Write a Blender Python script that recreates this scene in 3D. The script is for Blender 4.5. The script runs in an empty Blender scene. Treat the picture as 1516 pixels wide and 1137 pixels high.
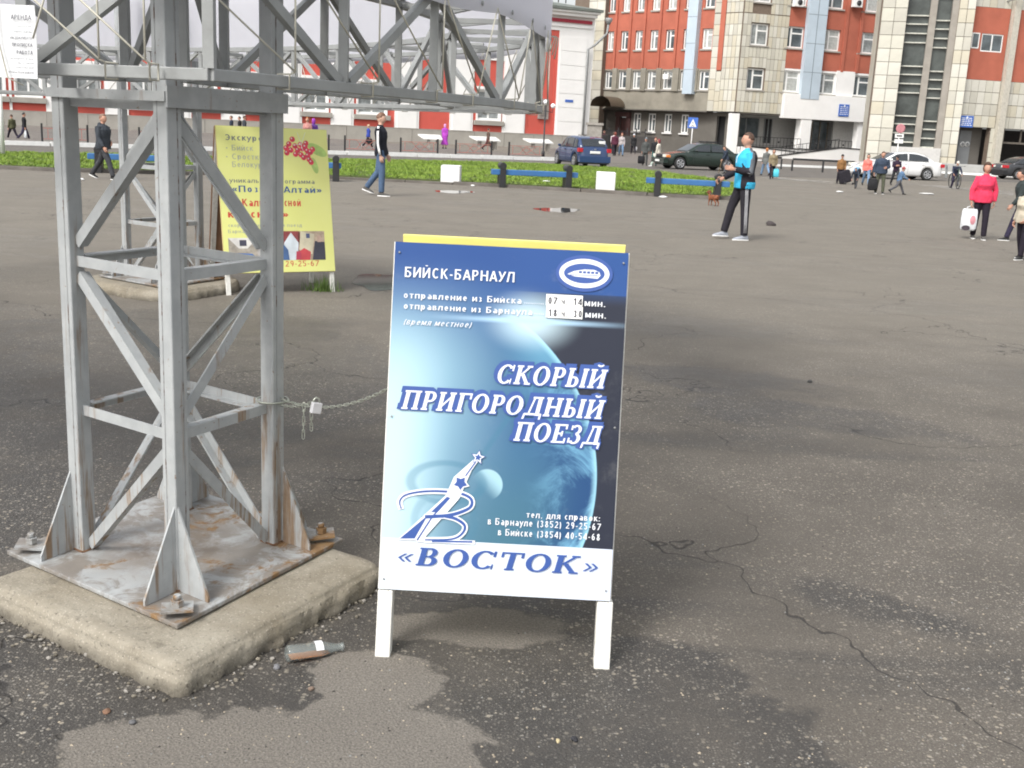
import bpy, bmesh, math, random
from mathutils import Vector, Matrix, noise as mnoise
random.seed(7)
R = math.radians
S = bpy.context.scene
COL = S.collection

# ------------------------------------------------------------------ camera
F_PX, HOR, ROLL, CAMH = 1620.0, 190.0, 0.048, 1.70      # measured on the 1516 x 1137 photograph
_th = math.atan((568.5 - HOR) / F_PX); _rh = math.atan(ROLL)
_X = Vector((1, 0, 0)); _U = Vector((0, math.sin(_th), math.cos(_th))); CW = Vector((0, math.cos(_th), -math.sin(_th)))
CR = _X * math.cos(_rh) + _U * math.sin(_rh); CU = -_X * math.sin(_rh) + _U * math.cos(_rh)
CAM = Vector((0, 0, CAMH))
cd = bpy.data.cameras.new('camera'); cam = bpy.data.objects.new('camera', cd); COL.objects.link(cam)
mw = Matrix.Identity(4)
for i in range(3):
    mw[i][0] = CR[i]; mw[i][1] = CU[i]; mw[i][2] = -CW[i]; mw[i][3] = CAM[i]
cam.matrix_world = mw
cd.sensor_width = 36; cd.lens = F_PX / 1516 * 36; cd.clip_end = 3000; cd.clip_start = .05
S.camera = cam

def ray(x, y): return CR * ((x - 758) / F_PX) - CU * ((y - 568.5) / F_PX) + CW
def gp(x, y, z=0.0):
    d = ray(x, y); t = (z - CAMH) / d.z
    return CAM + d * t
def dep(x, D, z=None, y=None):
    "point on the ray's bearing at px x (row y) at horizontal distance D along Y"
    d = ray(x, HOR + ROLL * (x - 758) if y is None else y); p = CAM + d * (D / d.y)
    if z is not None: p.z = z
    return p
def zat(x, y, P):
    "height at which the pixel ray passes above ground point P"
    d = ray(x, y); return CAMH + d.z * (P.y / d.y)

# ------------------------------------------------------------------ light
w = bpy.data.worlds.new('World'); S.world = w; w.use_nodes = True
nt = w.node_tree; nt.nodes.clear()
sky = nt.nodes.new('ShaderNodeTexSky'); sky.sky_type = 'NISHITA'; sky.sun_disc = False
SUN_EL, SUN_AZ = 48, 215                      # azimuth measured clockwise from +Y
sky.sun_elevation = R(SUN_EL); sky.sun_rotation = R(SUN_AZ); sky.dust_density = 4; sky.air_density = 1.2
hs = nt.nodes.new('ShaderNodeHueSaturation'); hs.inputs['Saturation'].default_value = .22
bg = nt.nodes.new('ShaderNodeBackground'); bg.inputs[1].default_value = .15
wo = nt.nodes.new('ShaderNodeOutputWorld')
nt.links.new(sky.outputs[0], hs.inputs['Color']); nt.links.new(hs.outputs[0], bg.inputs[0]); nt.links.new(bg.outputs[0], wo.inputs[0])
sl = bpy.data.lights.new('sun', 'SUN'); sl.energy = 1.15; sl.angle = R(14); sl.color = (1, .97, .92)
so = bpy.data.objects.new('sun', sl); COL.objects.link(so)
sd = Vector((math.sin(R(SUN_AZ)) * math.cos(R(SUN_EL)), math.cos(R(SUN_AZ)) * math.cos(R(SUN_EL)), math.sin(R(SUN_EL))))
so.rotation_euler = sd.to_track_quat('Z', 'Y').to_euler()
S.view_settings.view_transform = 'Standard'; S.view_settings.look = 'None'; S.view_settings.gamma = 1
S.view_settings.exposure = 0.78
S.cycles.max_bounces = 6; S.cycles.filter_width = 1.9; S.cycles.use_denoising = True

# ------------------------------------------------------------------ node helpers
class G:
    def __init__(s, name, rough=.7, metal=0.0, spec=.5):
        s.m = bpy.data.materials.new(name); s.m.use_nodes = True; s.t = s.m.node_tree
        s.b = s.t.nodes['Principled BSDF']; s.b.inputs['Roughness'].default_value = rough; s.b.inputs['Metallic'].default_value = metal
        s.b.inputs['Specular IOR Level'].default_value = spec
        s._tc = None
    def n(s, k): return s.t.nodes.new('ShaderNode' + k)
    def l(s, a, b): s.t.links.new(a, b)
    def put(s, sock, v):
        if isinstance(v, bpy.types.NodeSocket): s.l(v, sock)
        elif isinstance(v, (tuple, list)) and len(v) == 3 and sock.type == 'RGBA': sock.default_value = (*v, 1)
        else: sock.default_value = v
    def co(s, k='Object'):
        if s._tc is None: s._tc = s.n('TexCoord')
        return s._tc.outputs[k]
    def M(s, op, a, b=0.0, c=0.0, clamp=False):
        n = s.n('Math'); n.operation = op; n.use_clamp = clamp
        s.put(n.inputs[0], a); s.put(n.inputs[1], b); s.put(n.inputs[2], c); return n.outputs[0]
    def mul(s, a, b): return s.M('MULTIPLY', a, b)
    def add(s, a, b): return s.M('ADD', a, b)
    def sub(s, a, b): return s.M('SUBTRACT', a, b)
    def ss(s, v, a, b, c=0.0, d=1.0):
        n = s.n('MapRange'); n.interpolation_type = 'SMOOTHSTEP'
        for i, x in enumerate((v, a, b, c, d)): s.put(n.inputs[i], x)
        return n.outputs[0]
    def lin(s, v, a, b, c=0.0, d=1.0):
        n = s.n('MapRange')
        for i, x in enumerate((v, a, b, c, d)): s.put(n.inputs[i], x)
        return n.outputs[0]
    def mix(s, f, a, b):
        n = s.n('Mix'); n.data_type = 'RGBA'
        s.put(n.inputs['Factor'], f) if False else s.put(n.inputs[0], f)
        s.put(n.inputs[6], a); s.put(n.inputs[7], b); return n.outputs[2]
    def scale(s, vec, sc):
        n = s.n('Mapping'); s.l(vec, n.inputs[0]); n.inputs['Scale'].default_value = sc; return n.outputs[0]
    def noise(s, sc=5, det=4, rough=.55, vec=None, dist=0, color=False):
        n = s.n('TexNoise'); n.inputs['Scale'].default_value = sc; n.inputs['Detail'].default_value = det
        n.inputs['Roughness'].default_value = rough; n.inputs['Distortion'].default_value = dist
        s.l(vec if vec is not None else s.co(), n.inputs['Vector']); return n.outputs[1 if color else 0]
    def vor(s, sc=5, feat='F1', vec=None, out=0, rnd=1.0):
        n = s.n('TexVoronoi'); n.feature = feat; n.inputs['Scale'].default_value = sc; n.inputs['Randomness'].default_value = rnd
        s.l(vec if vec is not None else s.co(), n.inputs['Vector']); return n.outputs[out]
    def sep(s, vec):
        n = s.n('SeparateXYZ'); s.l(vec, n.inputs[0]); return n.outputs
    def base(s, c): s.put(s.b.inputs['Base Color'], c)
    def rough(s, v): s.put(s.b.inputs['Roughness'], v)
    def bump(s, h, st=.3, d=.01):
        n = s.n('Bump'); n.inputs['Strength'].default_value = st; n.inputs['Distance'].default_value = d
        s.l(h, n.inputs['Height']); s.l(n.outputs[0], s.b.inputs['Normal'])

def dk(c, k): return tuple(x * k for x in c)
_mc = {}
def mat(name, c, rough=.65, metal=0.0, var=.18, sc=6.0, bump=0.0, bsc=60.0, dirt=0.0, spec=.5, bd=.004):
    if name in _mc: return _mc[name]
    g = G(name, rough, metal, spec)
    n = g.noise(sc, 5, .6)
    col = g.mix(g.ss(n, .3, .7), dk(c, 1 - var), dk(c, 1 + var * .6))
    if dirt > 0:
        d = g.ss(g.noise(sc * .45, 8, .7, dist=.6), .5, .72)
        col = g.mix(g.mul(d, dirt), col, (.10, .085, .065))
    g.base(col)
    if bump > 0: g.bump(g.noise(bsc, 4, .6), bump, bd)
    _mc[name] = g.m; return g.m

# ------------------------------------------------------------------ mesh helpers
class MB:
    def __init__(s): s.v = []; s.f = []; s.mi = []; s.sm = []; s.uv = None
    def poly(s, pts, mi=0, sm=False):
        b = len(s.v); s.v += [tuple(p) for p in pts]; s.f.append(tuple(range(b, b + len(pts)))); s.mi.append(mi); s.sm.append(sm)
    def quads(s, base, idx, mi=0, sm=False):
        for q in idx: s.f.append(tuple(base + i for i in q)); s.mi.append(mi); s.sm.append(sm)
    def box(s, lo, hi, M=None, mi=0, ax=None):
        x0, y0, z0 = lo; x1, y1, z1 = hi
        P = [Vector(p) for p in ((x0,y0,z0),(x1,y0,z0),(x1,y1,z0),(x0,y1,z0),(x0,y0,z1),(x1,y0,z1),(x1,y1,z1),(x0,y1,z1))]
        if M is not None: P = [M @ p for p in P]
        b = len(s.v); s.v += [tuple(p) for p in P]
        s.quads(b, ((0,3,2,1),(4,5,6,7),(0,1,5,4),(1,2,6,5),(2,3,7,6),(3,0,4,7)), mi)
        return s
    def beam(s, a, b, w, h=None, up=(0, 0, 1), mi=0):
        "rectangular bar from a to b, w across, h along up"
        a = Vector(a); b = Vector(b); h = h or w; d = (b - a); L = d.length; d.normalize()
        u = Vector(up); x = d.cross(u)
        if x.length < 1e-4: x = d.cross(Vector((1, 0, 0)))
        x.normalize(); u = x.cross(d).normalized()
        M = Matrix(((x.x, d.x, u.x, a.x), (x.y, d.y, u.y, a.y), (x.z, d.z, u.z, a.z), (0, 0, 0, 1)))
        s.box((-w/2, 0, -h/2), (w/2, L, h/2), M, mi); return s
    def angle(s, a, b, w, t, up, side=1, mi=0):
        "L-section bar"
        a = Vector(a); b = Vector(b); d = (b - a); L = d.length; d.normalize()
        u = Vector(up); x = d.cross(u).normalized(); u = x.cross(d).normalized()
        M = Matrix(((x.x, d.x, u.x, a.x), (x.y, d.y, u.y, a.y), (x.z, d.z, u.z, a.z), (0, 0, 0, 1)))
        s.box((-w/2, 0, -t/2), (w/2, L, t/2), M, mi)
        e = side * w / 2
        s.box((min(e, e - side*t), 0, t/2 + .0005), (max(e, e - side*t), L, w), M, mi); return s
    def tube(s, pts, rad, n=8, cap=True, mi=0, sm=True, flat=1.0):
        pts = [Vector(p) for p in pts]; k = len(pts)
        if not isinstance(rad, (list, tuple)): rad = [rad] * k
        b = len(s.v); prev = None
        for i, p in enumerate(pts):
            t = (pts[min(i+1, k-1)] - pts[max(i-1, 0)]).normalized()
            if prev is None:
                x = t.cross(Vector((0, 0, 1)))
                if x.length < .1: x = t.cross(Vector((0, 1, 0)))
            else: x = prev - t * prev.dot(t)
            x.normalize(); prev = x; y = t.cross(x)
            for j in range(n):
                a = 2 * math.pi * j / n
                s.v.append(tuple(p + (x * math.cos(a) + y * math.sin(a) * flat) * rad[i]))
        for i in range(k - 1):
            for j in range(n):
                s.f.append((b+i*n+j, b+i*n+(j+1)%n, b+(i+1)*n+(j+1)%n, b+(i+1)*n+j)); s.mi.append(mi); s.sm.append(sm)
        if cap:
            s.f.append(tuple(b + j for j in range(n))[::-1]); s.f.append(tuple(b + (k-1)*n + j for j in range(n))); s.mi += [mi, mi]; s.sm += [False, False]
        return s
    def rings(s, rings, mi=0, sm=True, cap=True, closed=True):
        n = len(rings[0]); b = len(s.v)
        for r in rings: s.v += [tuple(p) for p in r]
        for i in range(len(rings) - 1):
            for j in range(n if closed else n - 1):
                s.f.append((b+i*n+j, b+i*n+(j+1)%n, b+(i+1)*n+(j+1)%n, b+(i+1)*n+j)); s.mi.append(mi); s.sm.append(sm)
        if cap:
            s.f.append(tuple(b + j for j in range(n))[::-1]); s.f.append(tuple(b + (len(rings)-1)*n + j for j in range(n))); s.mi += [mi, mi]; s.sm += [False, False]
        return s
    def lathe(s, prof, n=16, M=None, mi=0, sm=True, cap=True):
        M = M or Matrix.Identity(4)
        return s.rings([[M @ Vector((r * math.cos(2*math.pi*j/n), r * math.sin(2*math.pi*j/n), z)) for j in range(n)] for r, z in prof], mi, sm, cap)
    def ball(s, c, r, n=10, m=8, mi=0, sq=(1, 1, 1)):
        c = Vector(c)
        return s.rings([[c + Vector((r*sq[0]*math.sin(math.pi*(i+.02)/(m+.04))*math.cos(2*math.pi*j/n), r*sq[1]*math.sin(math.pi*(i+.02)/(m+.04))*math.sin(2*math.pi*j/n), -r*sq[2]*math.cos(math.pi*(i+.02)/(m+.04)))) for j in range(n)] for i in range(m+1)], mi)
    def prism(s, pts, off, mi=0):
        pts = [Vector(p) for p in pts]; off = Vector(off); n = len(pts); b = len(s.v)
        s.v += [tuple(p) for p in pts] + [tuple(p + off) for p in pts]
        s.f.append(tuple(range(b, b+n))[::-1]); s.f.append(tuple(range(b+n, b+2*n))); s.mi += [mi, mi]; s.sm += [False, False]
        for j in range(n):
            s.f.append((b+j, b+(j+1)%n, b+n+(j+1)%n, b+n+j)); s.mi.append(mi); s.sm.append(False)
        return s
    def mesh(s, name, mats=()):
        me = bpy.data.meshes.new(name); me.from_pydata(s.v, [], s.f)
        for m in mats: me.materials.append(m)
        me.polygons.foreach_set('material_index', s.mi); me.polygons.foreach_set('use_smooth', s.sm)
        me.update(); return me
    def build(s, name, m, parent=None, **k):
        mats = m if isinstance(m, (list, tuple)) else [m]
        me = s.mesh(name, mats)
        bm = bmesh.new(); bm.from_mesh(me); bmesh.ops.recalc_face_normals(bm, faces=bm.faces); bm.to_mesh(me); bm.free()
        return link(name, me, parent, **k)

def link(name, me, parent=None, label=None, cat=None, group=None, kind=None, M=None):
    o = bpy.data.objects.new(name, me); COL.objects.link(o)
    if parent is not None: o.parent = parent
    if M is not None: o.matrix_basis = M
    tag(o, label, cat, group, kind); return o
def tag(o, label=None, cat=None, group=None, kind=None):
    if label: o['label'] = label
    if cat: o['category'] = cat
    if group: o['group'] = group
    if kind: o['kind'] = kind
    return o
def thing(name, label, cat, loc=(0, 0, 0), rz=0, group=None, scale=1):
    o = bpy.data.objects.new(name, None); COL.objects.link(o); o.location = loc; o.rotation_euler = (0, 0, rz)
    o.scale = (scale,) * 3; o.empty_display_size = .1
    return tag(o, label, cat, group)
def copy_tree(o, parent=None):
    c = o.copy(); COL.objects.link(c)
    if parent is not None: c.parent = parent
    for ch in list(o.children): copy_tree(ch, c)
    return c
def bevel(o, w=.004, seg=2):
    m = o.modifiers.new('bevel', 'BEVEL'); m.width = w; m.segments = seg; m.limit_method = 'ANGLE'; m.angle_limit = R(40); return o

# lettering from strokes ------------------------------------------------------
def V_(x, a, b): return ('l', x, a, x, b)
def H_(y, a, b): return ('l', a, y, b, y)
def D_(a, b, c, d): return ('l', a, b, c, d)
def O_(cx, cy, rx, ry, a0=0, a1=360): return ('o', cx, cy, rx, ry, a0, a1)
h = .74
SANS = {
 'А': (.72, [D_(.06, 0, .36, 1), D_(.66, 0, .36, 1), H_(.30, .17, .55)]), 'Б': (.68, [V_(.1, 0, 1), H_(1, .1, .6), H_(.58, .1, .38), H_(0, .1, .38), O_(.38, .29, .24, .29, -90, 90)]),
 'В': (.68, [V_(.1, 0, 1), H_(1, .1, .36), H_(.53, .1, .38), H_(0, .1, .38), O_(.36, .765, .20, .235, -90, 90), O_(.38, .265, .24, .265, -90, 90)]),
 'Д': (.78, [D_(.2, .0, .3, 1), H_(1, .28, .64), V_(.62, 0, 1), H_(0, .05, .74), V_(.06, -.18, 0), V_(.73, -.18, 0)]), 'Е': (.62, [V_(.1, 0, 1), H_(1, .1, .56), H_(.53, .1, .5), H_(0, .1, .58)]),
 'И': (.74, [V_(.1, 0, 1), V_(.64, 0, 1), D_(.12, .04, .62, .96)]), 'Й': (.74, [V_(.1, 0, 1), V_(.64, 0, 1), D_(.12, .04, .62, .96), O_(.37, 1.26, .14, .12, 190, 350)]),
 'К': (.68, [V_(.1, 0, 1), D_(.16, .46, .56, 1), D_(.60, 0, .26, .58)]), 'Л': (.72, [D_(.06, 0, .24, 1), H_(1, .24, .62), V_(.62, 0, 1)]), 'М': (.86, [V_(.1, 0, 1), V_(.76, 0, 1), D_(.43, .1, .12, 1), D_(.43, .1, .74, 1)]),
 'Н': (.74, [V_(.1, 0, 1), V_(.64, 0, 1), H_(.52, .1, .64)]), 'О': (.82, [O_(.41, .5, .34, .51)]), 'П': (.74, [V_(.1, 0, 1), V_(.64, 0, 1), H_(1, .1, .64)]),
 'Р': (.66, [V_(.1, 0, 1), H_(1, .1, .36), H_(.45, .1, .36), O_(.36, .725, .23, .275, -90, 90)]), 'С': (.74, [O_(.41, .5, .34, .51, 48, 312)]), 'Т': (.66, [V_(.33, 0, 1), H_(1, .02, .64)]),
 'У': (.66, [D_(.33, .30, .05, 1), D_(.14, 0, .62, 1), H_(0, .04, .16)]), 'Ы': (.88, [V_(.1, 0, 1), H_(.56, .1, .34), H_(0, .1, .34), O_(.34, .28, .2, .28, -90, 90), V_(.76, 0, 1)]), 'Э': (.72, [O_(.32, .5, .34, .51, -135, 135), H_(.5, .28, .62)]),
 'а': (.58, [O_(.28, .22, .20, .22), V_(.48, 0, h - .2), O_(.29, h - .2, .19, .2, 0, 140)]), 'б': (.60, [O_(.30, .29, .21, .30), V_(.09, .29, .62), O_(.32, .62, .23, .33, 95, 180), H_(.98, .28, .50)]),
 'в': (.56, [V_(.1, 0, h), H_(h, .1, .3), H_(.38, .1, .32), H_(0, .1, .32), O_(.30, .56, .15, .18, -90, 90), O_(.32, .19, .18, .19, -90, 90)]), 'г': (.44, [V_(.1, 0, h), H_(h, .1, .42)]),
 'д': (.62, [D_(.15, 0, .22, h), H_(h, .2, .5), V_(.49, 0, h), H_(0, .04, .6), V_(.05, -.16, 0), V_(.59, -.16, 0)]), 'е': (.60, [O_(.30, h / 2, .22, h / 2, 0, 318), H_(.38, .1, .52)]),
 'ж': (.80, [V_(.4, 0, h), D_(.05, 0, .38, .42), D_(.75, 0, .42, .42), D_(.38, .34, .07, h), D_(.42, .34, .73, h)]), 'з': (.50, [O_(.22, .55, .18, .19, -90, 130), O_(.22, .19, .20, .19, -130, 90)]),
 'и': (.60, [V_(.1, 0, h), V_(.5, 0, h), D_(.12, .05, .48, h - .05)]), 'й': (.60, [V_(.1, 0, h), V_(.5, 0, h), D_(.12, .05, .48, h - .05), O_(.3, .98, .11, .09, 190, 350)]), 'к': (.52, [V_(.1, 0, h), D_(.16, .36, .44, h), D_(.47, 0, .22, .44)]),
 'л': (.58, [D_(.05, 0, .18, h), H_(h, .17, .48), V_(.48, 0, h)]), 'м': (.70, [V_(.1, 0, h), V_(.6, 0, h), D_(.35, .08, .12, h), D_(.35, .08, .58, h)]), 'н': (.60, [V_(.1, 0, h), V_(.5, 0, h), H_(.38, .1, .5)]), 'о': (.62, [O_(.31, h / 2, .23, h / 2)]),
 'п': (.60, [V_(.1, 0, h), V_(.5, 0, h), H_(h, .1, .5)]), 'р': (.62, [V_(.1, -.26, h), O_(.32, h / 2, .21, h / 2)]), 'с': (.54, [O_(.31, h / 2, .23, h / 2, 50, 310)]), 'т': (.52, [V_(.26, 0, h), H_(h, .03, .49)]),
 'у': (.54, [D_(.27, .12, .04, h), D_(.12, -.26, .50, h)]), 'х': (.54, [D_(.05, 0, .48, h), D_(.49, 0, .06, h)]), 'ц': (.62, [V_(.1, 0, h), V_(.48, 0, h), H_(0, .1, .56), V_(.56, -.16, 0)]), 'ч': (.56, [V_(.46, 0, h), O_(.27, .50, .19, .17, 180, 300), V_(.08, .5, h)]),
 'ш': (.82, [V_(.1, 0, h), V_(.41, 0, h), V_(.72, 0, h), H_(0, .1, .72)]), 'ы': (.74, [V_(.1, 0, h), H_(.42, .1, .28), H_(0, .1, .28), O_(.28, .21, .16, .21, -90, 90), V_(.64, 0, h)]), 'ь': (.52, [V_(.1, 0, h), H_(.42, .1, .28), H_(0, .1, .28), O_(.28, .21, .16, .21, -90, 90)]),
 'ю': (.84, [V_(.1, 0, h), H_(.38, .1, .34), O_(.54, h / 2, .22, h / 2)]), 'я': (.58, [V_(.48, 0, h), H_(h, .26, .48), H_(.32, .26, .48), O_(.26, .53, .16, .21, 90, 270), D_(.06, 0, .3, .32)]), 'ё': (.60, [O_(.30, h / 2, .22, h / 2, 0, 318), H_(.38, .1, .52)]),
 '0': (.62, [O_(.31, .5, .23, .5)]), '1': (.62, [V_(.36, 0, 1), D_(.14, .74, .36, .98)]), '2': (.62, [O_(.31, .74, .22, .26, -20, 170), D_(.08, .04, .50, .62), H_(0, .06, .56)]), '3': (.62, [O_(.29, .75, .21, .25, -90, 150), O_(.29, .26, .23, .27, -150, 90)]),
 '4': (.62, [V_(.44, 0, 1), D_(.06, .28, .42, .98), H_(.25, .05, .58)]), '5': (.62, [H_(1, .14, .54), V_(.13, .52, 1), O_(.29, .31, .24, .32, -150, 110)]), '6': (.62, [O_(.31, .31, .23, .32), O_(.38, .42, .30, .57, 80, 180)]), '7': (.62, [H_(1, .05, .57), D_(.18, 0, .56, .96)]),
 '8': (.62, [O_(.31, .76, .19, .24), O_(.31, .26, .23, .27)]), '9': (.62, [O_(.31, .69, .23, .32), O_(.24, .58, .30, .57, -80, 0)]), '-': (.36, [H_(.40, .05, .31)]), '.': (.26, [V_(.13, -.02, .12)]), ',': (.26, [D_(.08, -.14, .14, .1)]), ':': (.28, [V_(.14, 0, .13), V_(.14, .5, .64)]),
 '(': (.36, [O_(.40, .4, .28, .70, 125, 235)]), ')': (.36, [O_(-.04, .4, .28, .70, -55, 55)]), '«': (.56, [D_(.06, .38, .24, .62), D_(.24, .14, .06, .38), D_(.30, .38, .48, .62), D_(.48, .14, .30, .38)]), '»': (.56, [D_(.26, .38, .08, .62), D_(.08, .14, .26, .38), D_(.50, .38, .32, .62), D_(.32, .14, .50, .38)]),
 '•': (.45, [V_(.2, .3, .52), V_(.25, .3, .52)]), ' ': (.32, []),
}
_tc = {}
def text_on(parent, s, M, hh, m, name='lettering', bold=0.0, shear=0.0, align='LEFT', sx=1.0, width=None):
    "stroke lettering lying in the XY plane of M; hh is cap height; width scales it to fit"
    key = (s, round(bold, 3), shear)
    if key not in _tc:
        T = .125 + bold * 1.6; b = MB(); X0 = 0; dz = 0; g_ = T / 2
        for c in s:
            adv, st_ = SANS.get(c, SANS[' ']); 
            for st in st_:
                dz += 4e-6; P = lambda x, y: (X0 + x + y * shear, y, dz)
                if st[0] == 'l':
                    _, x0, y0, x1, y1 = st
                    if abs(x0 - x1) < 1e-6: q = [(x0 - g_, min(y0, y1)), (x0 + g_, min(y0, y1)), (x0 + g_, max(y0, y1)), (x0 - g_, max(y0, y1))]
                    elif abs(y0 - y1) < 1e-6:
                        yl, yh = (y0 - T * .8, y0) if y0 > .6 else ((y0, y0 + T * .8) if y0 < .05 and y0 > -.05 else (y0 - T * .4, y0 + T * .4)); q = [(x0, yl), (x1, yl), (x1, yh), (x0, yh)]
                    else:
                        if y0 > y1: x0, y0, x1, y1 = x1, y1, x0, y0
                        q = [(x0 - g_, y0), (x0 + g_, y0), (x1 + g_, y1), (x1 - g_, y1)]
                    b.poly([P(*v) for v in q])
                else:
                    _, cx, cy, rx_, ry_, a0, a1 = st; n = max(5, int(abs(a1 - a0) / 24)); ri, rj = max(.02, rx_ - T), max(.02, ry_ - T * .85)
                    for k in range(n):
                        A, B = R(a0 + (a1 - a0) * k / n), R(a0 + (a1 - a0) * (k + 1) / n)
                        b.poly([P(cx + rx_ * math.cos(A), cy + ry_ * math.sin(A)), P(cx + rx_ * math.cos(B), cy + ry_ * math.sin(B)), P(cx + ri * math.cos(B), cy + rj * math.sin(B)), P(cx + ri * math.cos(A), cy + rj * math.sin(A))])
            X0 += adv + T * .75
        _tc[key] = (b, X0)
    b0, W0 = _tc[key]; kx = hh * sx
    if width: kx = width / W0
    off = {'LEFT': 0, 'RIGHT': -W0, 'CENTER': -W0 / 2}[align]
    b = MB(); b.v = [((v[0] + off) * kx, v[1] * hh, v[2]) for v in b0.v]; b.f = list(b0.f); b.mi = list(b0.mi); b.sm = list(b0.sm)
    return link(name, b.mesh(name, [m]), parent, M=M)
# ------------------------------------------------------------------ materials
WHITE = mat('white_paint', (.78, .78, .76), .6, var=.06, bump=.2, bsc=8)
WHITE2 = mat('chipped_white_paint', (.74, .73, .68), .6, var=.10, sc=30, dirt=.25, bump=.5, bsc=90)
BLACKP = mat('black_paint', (.02, .02, .022), .5)
GLASS_D = mat('window_glass', (.10, .12, .13), .08, var=.5, sc=.8, spec=.8)
CURT = mat('net_curtain_glass', (.42, .43, .41), .3, var=.25, sc=3, spec=.4)
GLASS_L = mat('curtained_glass', (.26, .28, .28), .12, var=.45, sc=1.5, spec=.7)
CREAM = mat('cream_tile', (.52, .49, .40), .5, var=.16, sc=.35, dirt=.25, bump=.1, bsc=3)
CREAMD = mat('tile_joint', (.17, .13, .10), .9)
BRICKP = mat('orange_brick', (.41, .12, .075), .85, var=.14, sc=.5, bump=.3, bsc=14, bd=.02)
REDP = mat('red_render', (.55, .095, .07), .7, var=.07, sc=.4, dirt=.06, bump=.15, bsc=6)
STUCCO = mat('white_render', (.80, .79, .77), .75, var=.05, sc=.4, dirt=.05, bump=.15, bsc=6)
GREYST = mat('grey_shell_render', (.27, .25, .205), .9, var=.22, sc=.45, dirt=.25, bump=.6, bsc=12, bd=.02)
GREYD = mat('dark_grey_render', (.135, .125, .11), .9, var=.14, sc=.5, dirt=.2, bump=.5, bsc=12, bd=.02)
BASEG = mat('grey_plinth', (.34, .32, .285), .85, var=.12, sc=.7, dirt=.25, bump=.2, bsc=9)
PALEB = mat('pale_blue_panel', (.46, .54, .61), .55, var=.06, sc=.6, dirt=.1)
ROOFG = mat('weathered_roof_sheet', (.17, .19, .17), .6, var=.25, sc=.8, dirt=.2)
BROWNP = mat('maroon_door', (.07, .03, .028), .6)
GALV = mat('grey_metal', (.26, .27, .27), .5, var=.12, dirt=.2)
GALVR = mat('ring_paint', (.30, .31, .305), .5, var=.10, sc=9, dirt=.2, bump=.15, bsc=70)
LINEN = mat('cord', (.52, .50, .42), .9)
CONC = mat('kerb_concrete', (.30, .28, .25), .9, var=.2, sc=3, dirt=.3, bump=.5, bsc=30)

def steel_mat(name, plate=False):
    g = G(name, .45); p = g.sep(g.co())
    v = g.scale(g.co(), (16, 16, 1.1)); n1 = g.noise(1.6, 6, .65, vec=v)
    n2 = g.noise(9, 8, .7, dist=.5); n3 = g.noise(70, 3, .6)
    col = g.mix(g.ss(g.noise(14, 5, .6), .3, .7), (.335, .35, .355), (.40, .415, .415))
    if plate:
        dirt = g.ss(g.noise(5.5, 8, .72, dist=1.0), .40, .58)
        ctr = g.ss(g.M('SQRT', g.add(g.mul(p[0], p[0]), g.mul(p[1], p[1]))), .46, .12)
        dirt = g.M('MAXIMUM', g.mul(dirt, .8), g.mul(ctr, g.ss(g.noise(7, 6, .7), .30, .56)))
        col = g.mix(g.mul(dirt, .9), col, g.mix(g.noise(20, 5), (.075, .052, .036), (.20, .155, .11)))
        rust = g.ss(g.add(g.mul(n2, .6), g.mul(g.noise(3.2, 5), .5)), .60, .68)
    else:
        low = g.ss(p[2], .10, 1.2, .105, .0)                 # streaks gather near the feet
        side = g.mul(g.ss(g.M('ABSOLUTE', p[0]), .20, .25), g.ss(p[2], 1.15, .7, 0, .055))
        streak = g.ss(g.add(n1, g.add(low, side)), .60, .76)
        spots = g.ss(g.add(n3, g.mul(n2, .25)), .80, .86)
        rust = g.M('MAXIMUM', g.mul(streak, .85), g.mul(spots, .7))
    col = g.mix(rust, col, g.mix(g.noise(40, 4), (.13, .062, .028), (.29, .19, .09)))
    g.base(col); g.rough(g.mix(rust, (.42,)*3, (.9,)*3)); g.bump(g.add(g.mul(g.noise(55, 4), .5), g.mul(rust, .4)), .35, .003)
    return g.m
STEEL = steel_mat('grey_paint_with_rust'); PLATE = steel_mat('rusty_plate', True)
g = G('rust', .95); g.base(g.mix(g.noise(60, 5), (.10, .048, .026), (.21, .125, .075))); g.bump(g.noise(90, 4), .6, .004); RUST = g.m

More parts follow.
